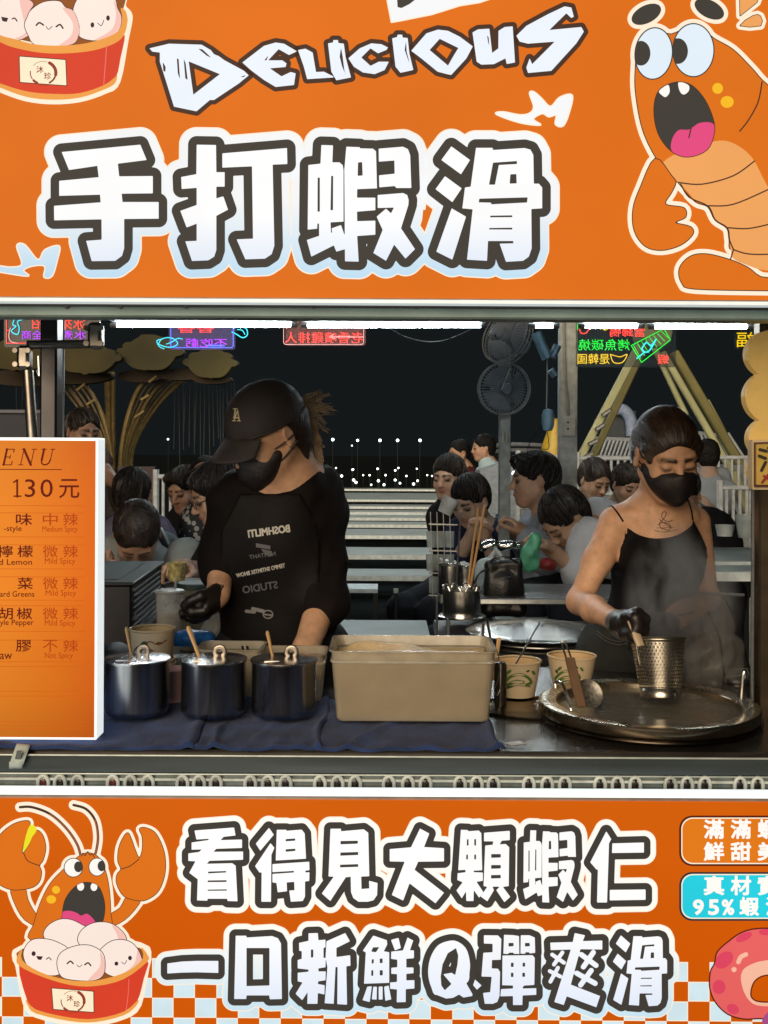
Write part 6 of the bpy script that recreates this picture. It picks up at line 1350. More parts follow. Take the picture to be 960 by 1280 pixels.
def cook_left():
    Yh = 2.40; hc = P(334, 544, Yh); M = frame(-50, 28, -4)
    root = empty('person', (P(350, 700, 2.45).x, 2.45, 0), 'cook in a dark baseball cap, black face mask and printed black apron', 'person', None)
    L = lambda x, y, z: hc + M @ (Vector((x, y, z)) * .89)
    base = P(368, 606, 2.47); Mt = frame(-12, 8)
    neck = [cone(hc + M @ Vector((0, -.03, -.05)), base + Vector((0, .005, -.02)), .050, .056, .03)]
    ch = P(345, 668, 2.475); mid = P(345, 745, 2.48); hp = P(345, 815, 2.50)
    tor = [ellp(ch, (.130, .090, .145), Mt, .05), ellp(mid, (.124, .086, .14), Mt, .06), ellp(hp, (.145, .10, .11), Mt, .06), cone(P(300, 624, 2.46), P(398, 618, 2.50), .042, .044, .05), cone(base, ch, .06, .09, .06)]
    sL, eL, wL = P(295, 628, 2.45), P(277, 702, 2.44), P(273, 744, 2.36)
    sR, eR, wR = P(397, 630, 2.51), P(403, 752, 2.42), P(382, 812, 2.30)
    armL = [cone(sL, eL, .050, .036, .04), cone(eL, wL, .034, .024, .02)]; armR = [cone(sR, eR, .052, .039, .04), cone(eR, wR, .036, .027, .02)]
    hl = hand_prims(wL + Vector((0, 0, .01)), Vector((-.45, -.35, -.8)), Vector((-.75, .1, .35)), .9, .80, side=-1); hr = hand_prims(wR, Vector((-.35, -.5, -.8)), Vector((0, -.4, -1)), .4, 1.0)
    body = head_prims(hc, M, .89) + neck + tor + armL + armR + hl + hr
    sdf_mesh('body', body, .0050, M_SKIN, root, cols=skin_table((.66, .38, .235)))
    # black jersey: long sleeves pushed up to the elbow
    M_TOP = cloth('black_cotton', (.0085, .006, .006), .2, .6, .8); M_APR = cloth('black_apron', (.0075, .006, .0062), .15, .3, .6)
    sl = [cone(sL, eL, .052, .042, .04), cone(eL, eL.lerp(wL, .12), .042, .040, .02), cone(sR, eR, .055, .046, .04), cone(eR, eR.lerp(wR, .10), .050, .046, .02)]
    shirt = tor + sl + [cutp(ellp(P(361, 588, 2.40), (.046, .085, .038), frame(-15, 0), .015)), ('fn', lambda Q, D: D + .0035 * np.sin(Q[:, 2] * 60 + 9 * Q[:, 0]) * np.sin(Q[:, 0] * 41 + 2))]
    sdf_mesh('shirt', shirt, .006, M_TOP, root, infl=.010, rough=.004)
    def clipx(Q, D):
        x = Q[:, 0] / Q[:, 1] * F + HX; y = HY - (Q[:, 2] - EYE) / Q[:, 1] * F
        half = np.where(y < 665, 34 + (y - 610) * .5, 62); return np.maximum(D, np.maximum((np.abs(x - 338) - half) / F * 2.4, (618 - y) / F * 2.4))
    apr0 = tor + [cone(sL, eL, .052, .042, .04), cone(sR, eR, .055, .046, .04)]
    apr = apr0 + [('plane', P(340, 700, 2.49), Vector((0, 1, 0))), ('fn', clipx)]
    sdf_mesh('apron', apr, .005, M_APR, root, infl=.0165)
    # apron print, mirrored as it shows in the photograph
    wht = mat('white_apron_print', (.55, .52, .46), .6); gry = mat('grey_apron_print', (.12, .12, .13), .6)
    tt = Tr(apr0, .0165, 2.0, .0030)
    printed('apron_text', [text('BOSHMLITI', 311, 672, 10, w=52, height=9, mirror=True, rot=-8)], 0, wht, root, h=.5, grow=.5, to=tt)
    printed('apron_text', [text('TEMPO SHTIMTIX BHOW', 296, 722, 9, w=62, height=5, mirror=True, rot=-12)], 0, wht, root, h=.5, grow=.25, to=tt)
    printed('apron_text', [text('STUDIO', 304, 742, 9, w=44, height=9, mirror=True, rot=-9)], 0, gry, root, h=.5, grow=.3, to=tt)
    printed('apron_text', [text('NEHTAHT', 312, 699, 9, w=33, height=5, mirror=True, rot=-8)], 0, gry, root, h=.5, grow=.2, to=tt)
    printed('apron_emblem', [('p', [(320, 679), (338, 682), (338, 687), (320, 684)]), ('p', [(326, 686), (340, 689), (340, 695), (332, 694)])], 0, gry, root, h=.6, to=tt)
    lg = mat('light_grey_apron_print', (.26, .25, .24), .6)
    printed('apron_emblem', [('l', [(308, 764), (318, 765)], 4), ('l', [(316, 761), (329, 764)], 4.5), ('l', [(335 + 6 * math.cos(R(a)), 768 + 5 * math.sin(R(a))) for a in range(0, 361, 30)], 1.5), ('l', [(331, 768), (339, 769)], 2)], 0, lg, root, h=.5, to=tt)
    # hair: under the cap, nape and wind blown ponytail
    hair = [ellp(L(0, -.03, .02), (.072, .080, .070), M, .02), ellp(L(0, -.065, -.015), (.056, .041, .064), M, .03), cone(L(-.045, -.05, -.05), L(-.05, -.050, -.10), .020, .006, .02), cone(L(.055, -.045, -.02), L(.05, -.06, -.08), .018, .010, .02),
            cutp(ellp(L(0, .11, -.04), (.08, .095, .12), M, .01)), cutp(ellp(L(-.092, .004, -.012), (.03, .030, .036), M, .006)), cutp(ellp(L(.092, .004, -.012), (.03, .030, .036), M, .006))]
    sdf_mesh('hair', hair, .005, M_HAIRB, root, rough=.003)
    M_PON = mat('brown_hair_strands', (.36, .27, .18), .42, nz=.35, ns=60)
    rs = random.Random(11); mb = MB()
    tips = [(411, 494), (405, 491), (418, 508), (414, 516), (408, 524), (420, 513), (411, 540), (403, 552), (399, 558), (414, 530), (396, 492), (405, 500), (395, 570), (388, 580), (402, 535)]
    for k in range(130):
        tx, ty = tips[k % len(tips)]; tx += rs.gauss(0, 1.6) - (k % 5) * 1.5; ty += rs.gauss(0, 1.6); y_ = rs.uniform(503, 530)
        dz = rs.uniform(-.03, .03); p0 = (367 + rs.uniform(-4, 3), y_); mx = (p0[0] + tx) / 2 + rs.uniform(-3, 4); my = (p0[1] + ty) / 2 - rs.uniform(3, 9)
        q = smooth([(*p0,), (mx, my), (tx, ty)], 5, False); n_ = len(q)
        mb.tube([P(x, y, 2.46 + dz * i / n_) for i, (x, y) in enumerate(q)], [.0013 * (1 - .8 * i / n_) for i in range(n_)], 4)
    for k in range(70):
        x0 = rs.uniform(374, 379); mb.tube([P(*w, 2.46) for w in smooth([(x0, 515 + rs.uniform(-6, 6)), (x0 + rs.uniform(8, 16), 528 + rs.uniform(-4, 4)), (x0 + rs.uniform(16, 24), 552 + rs.uniform(-6, 6)), (x0 + rs.uniform(20, 28), 572 + rs.uniform(-14, 10))], 3, False)], .0010, 4)
    for k in range(60):
        x0 = rs.uniform(372, 378); mb.tube([P(x0, 530 + rs.uniform(-6, 6), 2.46), P(x0 + rs.uniform(0, 5), 560, 2.46), P(x0 + rs.uniform(2, 14), 585 + rs.uniform(-8, 16), 2.45)], [.0015, .0012, .0004], 4)
    pt = mb.build('ponytail', M_PON, root); tag(pt, kind='stuff')
    # cap
    M_CAP = mat('faded_black_cap', (.030, .024, .023), .75, nz=.1, bump=.35, bs=260)
    cap = [ellp(L(0, -.012, .042), (.081, .097, .083), M, .02), ('plane', L(0, 0, .032), M @ Vector((0, .0, -1)).normalized())]
    sdf_mesh('cap_crown', cap, .004, M_CAP, root, rough=.0006)
    mb = MB(); brim = lambda u, v: (lambda a, e: L(math.sin(a) * (.080 + .004 * e), .052 + .040 * math.cos(a) + e * .072 * max(math.cos(a * .95), 0) ** .7, .040 - e * .030 - .012 * math.sin(a) ** 2 * (1 + .3 * e)))((u - .5) * 2.5, v)
    mb.grid(brim, 24, 8); mb.build('cap_brim', M_CAP, root, thick=.0035)
    mb = MB(); mb.tube([L(math.sin(a) * .0880, -.012 + .108 * math.cos(a), .0335) for a in [R(t) for t in range(-180, 181, 10)]], .0035, 6); mb.build('cap_band', M_CAP, root)
    for t in range(0, 180, 60):   # panel seams
        a = R(t); mb = MB(); mb.tube([L(math.sin(a) * .0895 * math.cos(R(e)), -.012 + .1075 * math.cos(a) * math.cos(R(e)), .042 + .0905 * math.sin(R(e))) for e in range(-5, 186, 8)], .0010, 5); mb.build('cap_seam', M_CAP, root)
    mb = MB(); mb.sphere(L(0, -.012, .132), .006, 10, (1, 1, .5)); mb.build('cap_button', M_CAP, root)
    tc_ = Tr(cap, 0, 2.0, .002)
    printed('cap_monogram', [('l', [(294, 511), (293, 522)], 1.6), ('l', [(292, 522), (299, 522.5)], 1.5), ('l', [(291.5, 511), (296.5, 511)], 1.1), ('l', [(297, 513), (292.5, 526)], 1.4), ('l', [(297, 513), (299, 526)], 1.5), ('l', [(290.5, 526), (294.5, 526)], 1.1), ('l', [(296.5, 526), (300.5, 526)], 1.1)], 0, mat('cream_embroidery', (.62, .50, .30), .6), root, h=.4, to=tc_)
    # mask
    mask = [ellp(L(0, .048, -.046), (.053, .051, .045), M, .02), ellp(L(0, .060, -.088), (.026, .034, .026), M, .03), cone(L(0, .092, -.012), L(0, .098, -.060), .012, .010, .02), cone(L(.060, .030, -.034), L(.030, .068, -.065), .008, .018, .02), cone(L(-.060, .030, -.034), L(-.030, .068, -.065), .008, .018, .02), ('plane', L(0, .10, -.004), M @ Vector((0, .12, 1.0)).normalized())]
    sdf_mesh('face_mask', mask, .004, MATS['black_mask_fabric'], root, infl=.003)
    for z0, zz in ((-.018, .0), (-.055, -.02)):
        mb = MB(); mb.tube(smooth([L(-.062, .036, z0), L(-.081, .012, (z0 + zz) / 2), L(-.090, -.020, zz)], 4, False), .0020, 6); mb.build('ear_loop', MATS['black_mask_fabric'], root)
    sdf_mesh('glove', hl, .0042, MATS['black_nitrile_glove'], root, infl=.003, rough=.001)
    legs = []
    for q in (-1, 1):
        a = hp + Vector((q * .08, 0, -.02)); k = Vector((a.x, a.y, .50)); f = Vector((a.x, a.y, .08)); legs += [cone(a, k, .085, .058, .04), cone(k, f, .058, .042, .03)]
        b = Vector((a.x, a.y, .05)); sdf_mesh('shoe', [cone(b, b + Vector((0, -.14, -.01)), .044, .038, .02), cone(b, b + Vector((0, 0, .05)), .04, .036, .03)], .012, MATS['dark_shoe'], root)
    sdf_mesh('trousers', legs + [ellp(hp, (.145, .10, .10), Mt, .06)], .012, MATS['dark_trousers'], root, infl=.012)
cook_left()
print('cooks', round(time.time() - T0, 1))
# ------------------------------------------------------------------ the night market behind
M_TUBE = mat('fluorescent_tube', (.9, .95, 1), .3, emit=(.86, .97, 1.0), es=80.0)
M_FIX = mat('white_fixture', (.6, .62, .62), .4)
for (xa, xb, py, lab) in ((138, 372, 405.5, 'left one of two white fluorescent tubes lined up under the canopy edge'), (376, 609, 406, 'second white fluorescent tube, ending beside the upper fan'), (661, 699, 406.8, 'short white tube between the fans and the grey pillar'), (723, 805, 407, 'white fluorescent tube directly right of the grey pillar'), (810, 942, 407.5, 'last white fluorescent tube, above the cook in the camisole')):
    a_, b_ = P(xa, py + .8, 3.15), P(xb, py + .8, 3.15); t = empty('fluorescent_tube', (a_ + b_) / 2, lab, 'light tube', 'fluorescent tubes under the canopy')
    d_ = Vector((.02, 0, 0)); mb = MB(); mb.tube([a_ + d_, b_ - d_], .0062, 12); mb.build('tube', M_TUBE, t)
    for e_, s_ in ((a_, 1), (b_, -1)): mb = MB(); mb.tube([e_, e_ + d_ * s_], .0072, 12); mb.build('end_cap', M_FIX, t)
    mb = MB(); mb.box((a_ + b_) / 2 + Vector((0, 0, .022)), ((b_ - a_).length, .04, .024)); mb.build('fixture', M_FIX, t)
for (Y_, z_, x_, w_, lab) in ((5.3, 2.45, .35, 1.5, 'added unseen fluorescent tube over the nearest diners'), (7.2, 3.0, -.3, 2.6, 'added unseen fluorescent tube over the middle tables'), (11.0, 3.5, -.2, 3.6, 'added unseen fluorescent tube over the far tables'), (16.0, 4.2, 0, 5, 'added unseen fluorescent tube over the farthest tables')):
    t = empty('fluorescent_tube', (x_, Y_, z_), lab, 'light tube', 'added unseen tubes over the dining tables')
    mb = MB(); mb.tube([(x_ - w_ / 2, Y_, z_), (x_ + w_ / 2, Y_, z_)], .013 * (1 + Y_ / 10), 10); mb.build('tube', mat('added_dining_tube', (.9, .95, 1), .3, emit=(.86, .97, 1.0), es=34.0), t)  # added tubes, hidden by the upper sign, that brighten tables and diners
    mb = MB(); mb.box((x_, Y_, z_ + .05), (w_ + .06, .06, .04)); mb.build('fixture', M_FIX, t)
cnp = empty('canopy', (0, 3.2, 2.0), 'dark canopy roof over the stall above the fluorescent tubes', 'canopy')
mb = MB(); mb.box((0, 3.1, 2.03), (4.2, 2.1, .03)); mb.build('roof_sheet', mat('dark_green_canvas', (.03, .04, .04), .8), cnp)
mb = MB(); mb.box((0, 4.12, 1.98), (4.2, .04, .05)); mb.build('edge_beam', M_GREYP, cnp)
wire = empty('hanging_wire', P(540, 412, 3.9), 'thin white cable sagging below the tube left of the fans', 'cable')
mb = MB(); mb.tube(smooth([P(488, 411, 3.9), P(510, 422, 3.9), P(535, 427, 3.9), P(560, 424, 3.9), P(590, 411, 3.9)], 6, False), .0016, 5); mb.build('cable', mat('grey_cable', (.30, .31, .30), .5), wire)

# neon signs seen from behind (lettering reversed)
def neon_col(n, c, e=3.0): return mat('neon_' + n, tuple(v * .3 for v in lin(c)), .4, emit=lin(c), es=e)
NR, NG, NY, NP, NC, NB = neon_col('red', (255, 70, 60), 1.6), neon_col('green', (20, 240, 60), 1.1), neon_col('yellow', (255, 210, 20), 1.0), neon_col('purple', (190, 60, 255), 1.3), neon_col('cyan', (60, 220, 240), 1.2), neon_col('blue', (90, 120, 255), 1.4)
NW = neon_col('pink_white', (255, 190, 190), 1.0)
M_ACR = mat('grey_acrylic_sheet', (.10, .11, .11), .6, alpha=.42, spec=.1); M_ACRP = mat('violet_acrylic_sheet', (.16, .14, .22), .6, spec=.1, alpha=.55, emit=(.25, .18, .45), es=.25); M_ACRR = mat('rosy_acrylic_sheet', (.22, .12, .11), .6, spec=.1, alpha=.6, emit=(.5, .18, .15), es=.25)
def neon(label, plate, Y_, m_, items, dotted=False):
    x0, y0_, x1, y1_ = plate; t = empty('neon_sign', P((x0 + x1) / 2, y1_, Y_), label, 'neon sign', None)
    mb = MB(); mb.prism(rrect(x0, y0_, x1, y1_, 3.5), Y_, Y_ + .006); mb.build('acrylic_sheet', m_, t, smooth=False)
    for i, (pr, mm) in enumerate(items): printed('neon_tubing', pr, Y_ - .004, mm, t, h=.45)
    for xx in (x0 + 8, x1 - 8):
        mb = MB(); mb.tube([P(xx, y0_ + 2, Y_), P(xx, y0_ - 25, Y_)], .002, 5); mb.build('hanger', M_ST, t)
    return t
def ntext(s_, x, y, w, h_, g=.0): return [text(s_, x, y, 10, w=w, height=h_, mirror=True)]
L_ = lambda pts, w=.9: ('l', pts, w)
neon('blue and purple neon sign with fish shapes above the cap of the cook', (211, 398, 294, 437), 3.92, M_ACRP, [
    (ntext('不吃虧', 232, 434, 52, 11), NP), (ntext('香香', 222, 416, 46, 12), NR), ([L_(rrect(213.5, 398, 291.5, 434.5, 3) + [rrect(213.5, 398, 291.5, 434.5, 3)[0]], .9)], NB),
    ([L_(smooth([(198, 430), (202, 424), (210, 422), (218, 424), (222, 430), (214, 434), (205, 433), (198, 430)], 4, False), 1.3), L_(smooth([(202, 424), (196, 426), (199, 433), (205, 436)], 3, False), 1.2), L_(smooth([(208, 430), (214, 428), (222, 423), (228, 424)], 3, False), 1.2)], NC),
    ([L_(smooth([(292, 410), (300, 408), (308, 411), (309, 419), (303, 422), (296, 418), (290, 415)], 4, False), 1.4), L_(smooth([(297, 412), (303, 413), (306, 418)], 3, False), 1.2)], NC), ([L_([(258, 432), (280, 432)], 2.0)], NB), ([L_(smooth([(232, 408), (240, 413), (250, 411), (262, 415)], 3, False), 1.0)], neon_col('dim_maroon', (90, 40, 60), .6))])
neon('red neon sign of reversed characters with a white arrow beside the blue one', (357, 398, 457, 432), 3.90, M_ACRR, [
    (ntext('老香噴雞排人', 356, 429, 98, 14), NR), ([L_([(412, 421), (454, 421)], 1.6), L_([(412, 421), (417, 418)], 1.4), L_([(412, 421), (418, 423)], 1.4)], NW), ([L_(rrect(354.5, 399, 454.5, 430.5, 3) + [rrect(354.5, 399, 454.5, 430.5, 3)[0]], .8)], NW), ([L_([(378, 402), (456, 401)], 1.6), L_(smooth([(402, 405), (412, 410), (420, 405)], 3, False), 1)], NB)])
neon('red and purple neon sign at the far left behind the awning arm', (5, 396, 125, 434), 3.0, mat('dark_acrylic_sheet', (.04, .03, .035), .2, alpha=.8), [
    (ntext('冰來', 74, 412, 34, 14), NR), (ntext('招', 40, 411, 16, 14), NR), (ntext('水煮', 76, 424, 32, 11), NP), (ntext('全商', 27, 424, 26, 11), NP), ([L_([(8, 398), (8, 429), (110, 429)], .9), L_([(8, 413), (12, 413)], .9)], NR),
    ([L_(smooth([(18, 399), (16, 406), (20, 408), (14, 414), (22, 418), (24, 410), (22, 402), (30, 399)], 4, False), 1.4)], NC), ([L_(smooth([(13, 410), (11, 420), (14, 427), (22, 429)], 4, False), .9)], NW)])
neon('large neon sign with red, green and yellow reversed characters and a green tin', (720, 398, 845, 459), 3.85, M_ACR, [
    (ntext('當歸鴨', 762, 421, 44, 12), NR), (ntext('烤魚碳燒', 723, 438, 64, 14), NG), (ntext('是韓國', 722, 455, 40, 13), NY), ([L_(smooth([(763, 443), (767, 453), (778, 453), (784, 443), (776, 446), (770, 445), (763, 443)], 3, False), 1.0)], NY),
    ([L_(smooth([(724, 408), (726, 416), (733, 416), (738, 408)], 3, False), 1.2)], NR), ([L_([(748, 406), (756, 413)], 1), L_([(752, 404), (760, 411)], 1), L_([(748, 406), (752, 404)], 1), L_([(756, 413), (760, 411)], 1)], NY),
    ([L_([(789, 432), (830, 411), (838, 425), (802, 453), (789, 432)], 1.1)] + [L_([(792 + k * 5, 432 - k * 2.5), (801 + k * 5, 448 - k * 3.6)], .8) for k in range(8)], NG), (ntext('蝦', 822, 455, 14, 12), NR), ([L_(smooth([(802, 436), (808, 428), (814, 432), (820, 424), (812, 438), (806, 440), (802, 436)], 3, False), 1.8), L_([(806, 440), (796, 448)], 1.6)], NC), ([L_([(722, 400), (722, 412)], 1.0)], NG)])
neon('small yellow neon sign beside the mustard cloud board', (919, 399, 946, 437), 3.95, M_ACR, [(ntext('福', 921, 434, 22, 19), NY)])

# fans on a pole
fp = empty('fan_pole', P(631, 640, 4.6), 'pale grey pole carrying two round wall fans', 'pole'); a_ = P(631, 500, 4.66)
mb = MB(); mb.box((a_.x, 4.66, 1.06), (.048, .048, 2.1), bev=.003); mb.build('post', mat('light_grey_post', (.25, .27, .27), .5, .3, nz=.2), fp)
c_ = P(631, 546, 4.62); mb = MB(); mb.tube([c_ + Vector((-.008, 0, -.022)), c_ + Vector((-.008, 0, .022)), c_ + Vector((.008, 0, .022)), c_ + Vector((.008, 0, -.022)), c_ + Vector((-.008, 0, -.022))], .003, 6); mb.build('hook_plate', mat('socket_white', (.50, .50, .46), .45), fp)
M_CAGE = mat('fan_cage_wire', (.24, .25, .26), .5, .3); M_BLADE = mat('fan_blade_plastic', (.15, .17, .21), .4, alpha=.8); M_BLADE2 = mat('fan_motor_blue', (.20, .34, .46), .4)
def fan(label, px, py, Y_, r, yaw, pitch):
    c_ = P(px, py, Y_); t = empty('wall_fan', c_, label, 'fan', 'wall fans on the pole'); Mf = Matrix.Rotation(R(yaw), 3, 'Z') @ Matrix.Rotation(R(90 + pitch), 3, 'X')
    for zz, rr in ((0, r), (.018, r * .99), (-.02, r * .99)):
        mb = MB(); mb.tube([c_ + Mf @ Vector((rr * math.cos(R(a)), rr * math.sin(R(a)), zz)) for a in range(0, 361, 10)], .0032, 6, cap=False); mb.build('cage_ring', M_CAGE, t)
    mb = MB()
    for k in range(44):
        a = 2 * math.pi * k / 44
        for sg in (1, -1): mb.tube([c_ + Mf @ Vector((.03 * math.cos(a), .03 * math.sin(a), .045 * sg)), c_ + Mf @ Vector((r * .6 * math.cos(a), r * .6 * math.sin(a), .040 * sg)), c_ + Mf @ Vector((r * math.cos(a), r * math.sin(a), .002 * sg))], .0009, 4, cap=False)
    o_ = mb.build('cage_wires', M_CAGE, t); tag(o_, kind='stuff')
    for k in range(3):
        a0 = 2 * math.pi * k / 3; mb = MB(); mb.grid(lambda u, v: c_ + Mf @ Vector(((.025 + (r * .86 - .025) * u) * math.cos(a0 + (v - .5) * (1.5 + .5 * u)), (.025 + (r * .86 - .025) * u) * math.sin(a0 + (v - .5) * (1.5 + .5 * u)), .014 * (v - .5))), 8, 8); mb.build('blade', M_BLADE, t, thick=.002)
    mb = MB(); mb.lathe([(0, .05), (.02, .049), (.026, .04), (.026, -.04), (.034, -.06), (.03, -.12), (0, -.125)], c_, 20, Mf); mb.build('motor', M_BLADE, t)
    return t, Mf, c_
fan('round wall fan facing the stall in the middle of the pole', 630, 486, 4.55, .110, 8, 4)
t_, Mf, c_ = fan('upper wall fan tilted sideways under the canopy edge', 634, 421, 4.45, .118, -48, -18)
mb = MB(); mb.tube([P(638, 460, 4.45), P(626, 488, 4.44)], .0022, 6); mb.build('cord', mat('socket_white', (.5, .5, .46), .45), t_)
# blue third fan seen edge-on near the pillar with its box and cables
f3 = empty('wall_fan', P(680, 440, 4.3), 'small blue wall fan seen from the side beside the pillar', 'fan', 'wall fans on the pole')
for (a_, b_, r_) in (((670, 416), (684, 448), .040), ((690, 446), (697, 432), .030), ((688, 462), (694, 470), .026)):
    mb = MB(); mb.tube([P(*a_, 4.3), P(*b_, 4.3)], r_, 10, flat=.55); mb.build('housing', M_BLADE2, f3)
mb = MB(); mb.tube(smooth([P(684, 448, 4.28), P(684, 480, 4.28), P(683, 515, 4.28)], 4, False), .0025, 5); mb.build('cable', M_DST, f3)
mb = MB(); mb.tube(smooth([P(684, 540, 4.28), P(686, 560, 4.28), P(676, 562, 4.28), P(662, 572, 4.28), P(660, 560, 4.28), P(670, 540, 4.28), P(680, 532, 4.28)], 4, False), .002, 5); mb.build('cable', M_DST, f3)
f4 = empty('cable_box', P(685, 525, 4.28), 'little blue ribbed cable box hanging between the fans and the pillar', 'cable box')
mb = MB(); mb.lathe([(0, -.045), (.018, -.04), (.025, -.02), (.025, .02), (.018, .04), (0, .045)], P(685, 525, 4.28), 16); mb.build('box', M_BLADE2, f4)

# tables of the eating area --------------------------------------------------
M_TT = mat('stainless_table_top', (.40, .46, .44), .5, .0, nz=.12, ns=5); M_EDGE = mat('pale_table_edge', (.82, .90, .88), .4, .1); M_TBD = mat('dark_table_frame', (.012, .016, .017), .5)
def table(label, x0, x1, Yf, dep, z=.72, grp='long steel tables of the eating area', legs=True, sl=.0):
    t = empty('dining_table', ((x0 + x1) / 2, Yf + dep / 2, 0), label, 'table', grp)
    mb = MB(); mb.box(((x0 + x1) / 2, Yf + dep / 2, z - .012), (x1 - x0, dep, .024), bev=.002); mb.build('table_top', M_TT, t)
    mb = MB(); mb.box(((x0 + x1) / 2, Yf - .004, z - .017), (x1 - x0, .008, .030)); mb.build('front_edge', M_EDGE, t)
    for x_ in (x0 + .06, x1 - .06):
        for y_ in (Yf + .05, Yf + dep - .05): mb = MB(); mb.box((x_, y_, (z - .025) / 2), (.03, .03, z - .025)); mb.build('leg', M_TBD, t)
    return t
xl = lambda px, Y: (px - HX) / F * Y
rowsT = [(803, 775, 404, 541, 'nearest long steel table, right behind the plastic tub'), (719, 711, 350, 560, 'second nearest steel table seen past the cook in the cap'), (693.5, 684, 350, 560, 'third steel table down the aisle behind the cook in the cap'), (669, 661, 350, 556, 'fourth steel table in the aisle behind the cook in the cap'),
         (655.5, 652, 350, 556, 'fifth steel table in the aisle behind the cook in the cap'), (647, 643.5, 350, 550, 'sixth steel table, half way down the aisle'), (640, 637.5, 350, 552, 'seventh steel table, beyond the middle of the aisle'), (633, 630.5, 350, 552, 'eighth steel table far down the aisle'), (624.5, 616, 350, 560, 'second last steel table at the far end of the aisle'), (611.5, 610, 350, 566, 'farthest steel table below the little white lamps')]
for (yf, yb, xa, xb, lab) in rowsT:
    Yf = .72 * 1350 / (yf - HY + .0001) if False else (EYE - .72) * F / (yf - HY); Yb = (EYE - .72) * F / (yb - HY)
    table(lab, xl(xa, Yf), xl(xb, Yf), Yf, max(Yb - Yf, .12))
bn = empty('bench', P(458, 737, 5.7), 'low bench with a bright front edge on the floor of the aisle', 'bench')
a_, b_ = P(431, 736, 5.0), P(472, 736, 5.0); mb = MB(); mb.box(((a_.x + b_.x) / 2, 5.1, a_.z - .01), (b_.x - a_.x, .2, .018)); mb.build('seat', M_EDGE, bn)
for x_ in (a_.x + .01, b_.x - .01): mb = MB(); mb.box((x_, 5.1, (a_.z - .02) / 2), (.02, .18, a_.z - .02)); mb.build('leg', M_TBD, bn)
sl_ = empty('stool', P(495, 736, 5.2), 'small stool with a round pale seat right of the bench', 'stool'); c_ = P(495, 736, 5.2); mb = MB(); mb.lathe([(0, 0), (.012, 0), (.012, -.02), (0, -.02)], c_, 16); mb.build('seat', M_EDGE, sl_); mb = MB(); mb.tube([c_ + Vector((0, 0, -.02)), (c_.x, c_.y, 0)], .008, 6); mb.build('leg', M_TBD, sl_)
# right hand tables
table('steel table with plates in front of the man in the white polo shirt', xl(630, 4.0), xl(775, 4.0), 4.0, .5, .78, 'right hand dining tables')
table('steel table beyond the right elbow of the cook with a bowl and glass', xl(885, 3.9), xl(1010, 3.9), 3.9, .55, z_at(699, 3.9), 'right hand dining tables')
table('dark table low at the right behind the cook', xl(880, 3.6), xl(1010, 3.6), 3.6, .2, z_at(712, 3.6), 'right hand dining tables')
bw = empty('white_bowl', P(906, 671, 4.2), 'white printed bowl standing on the steel table at right', 'bowl'); mb = MB(); mb.lathe([(0, 0), (.028, 0), (.036, .042), (.034, .042), (.026, .004), (0, .004)], P(906, 670, 4.1), 24); mb.build('bowl', mat('white_bowl', (.5, .52, .5), .35), bw)
gl = empty('tall_glass', P(932, 672, 4.1), 'tall clear tumbler at the right end of the steel table', 'glass'); mb = MB(); mb.lathe([(0, 0), (.026, 0), (.040, .085), (.038, .085), (.024, .004), (0, .004)], P(932, 672, 4.0), 24); mb.build('glass', mat('small_glass_clear', (.55, .6, .58), .12, alpha=.5), gl)
tr_ = empty('foil_tray', P(640, 683, 4.2), 'crinkled foil tray on the table before the woman in navy', 'tray'); sdf_mesh('foil', [cone(P(604, 682, 4.15), P(648, 681, 4.15), .016, .016, .01)], .006, M_CHR, tr_, rough=.012)
# green and red plastic bags
gb = empty('green_plastic_bag', P(663, 712, 4.1), 'knotted green plastic bag on the table in front of the man in stripes', 'bag')
sdf_mesh('bag', [ellp(P(662, 696, 4.0), (.036, .03, .050), None, .02), ellp(P(669, 675, 4.0), (.024, .02, .03), None, .02), ellp(P(660, 705, 4.0), (.036, .03, .025), None, .02)], .005, mat('thin_green_plastic', (.10, .40, .22), .35, nz=.25, bump=.9, bs=50), gb, rough=.008)
rb_ = empty('red_plastic_bag', P(686, 710, 4.15), 'small red plastic bag beside the green bag', 'bag')
sdf_mesh('bag', [ellp(P(684, 705, 4.1), (.036, .025, .024), None, .02)], .006, mat('thin_red_plastic', (.38, .04, .04), .4, nz=.2, bump=.8, bs=50), rb_, rough=.006)

# ------------------------------------------------------------------ customers
BLK = M_HAIR
nav = cloth('navy_jacket', (.016, .02, .05)); pale = cloth('pale_blue_tee', (.45, .60, .66)); maroon = cloth('maroon_shirt', (.09, .02, .022)); strp = cloth('grey_striped_shirt', (.30, .33, .38)); white = cloth('white_polo', (.60, .60, .63)); mint = cloth('pale_green_shirt', (.38, .60, .55)); greyt = cloth('grey_tee', (.24, .27, .28)); purp = cloth('slate_purple_tee', (.13, .12, .18)); blk = cloth('black_tee', (.012, .012, .014)); gbl = cloth('blue_grey_tee', (.22, .26, .30)); brn = cloth('brown_tank_top', (.09, .055, .045))
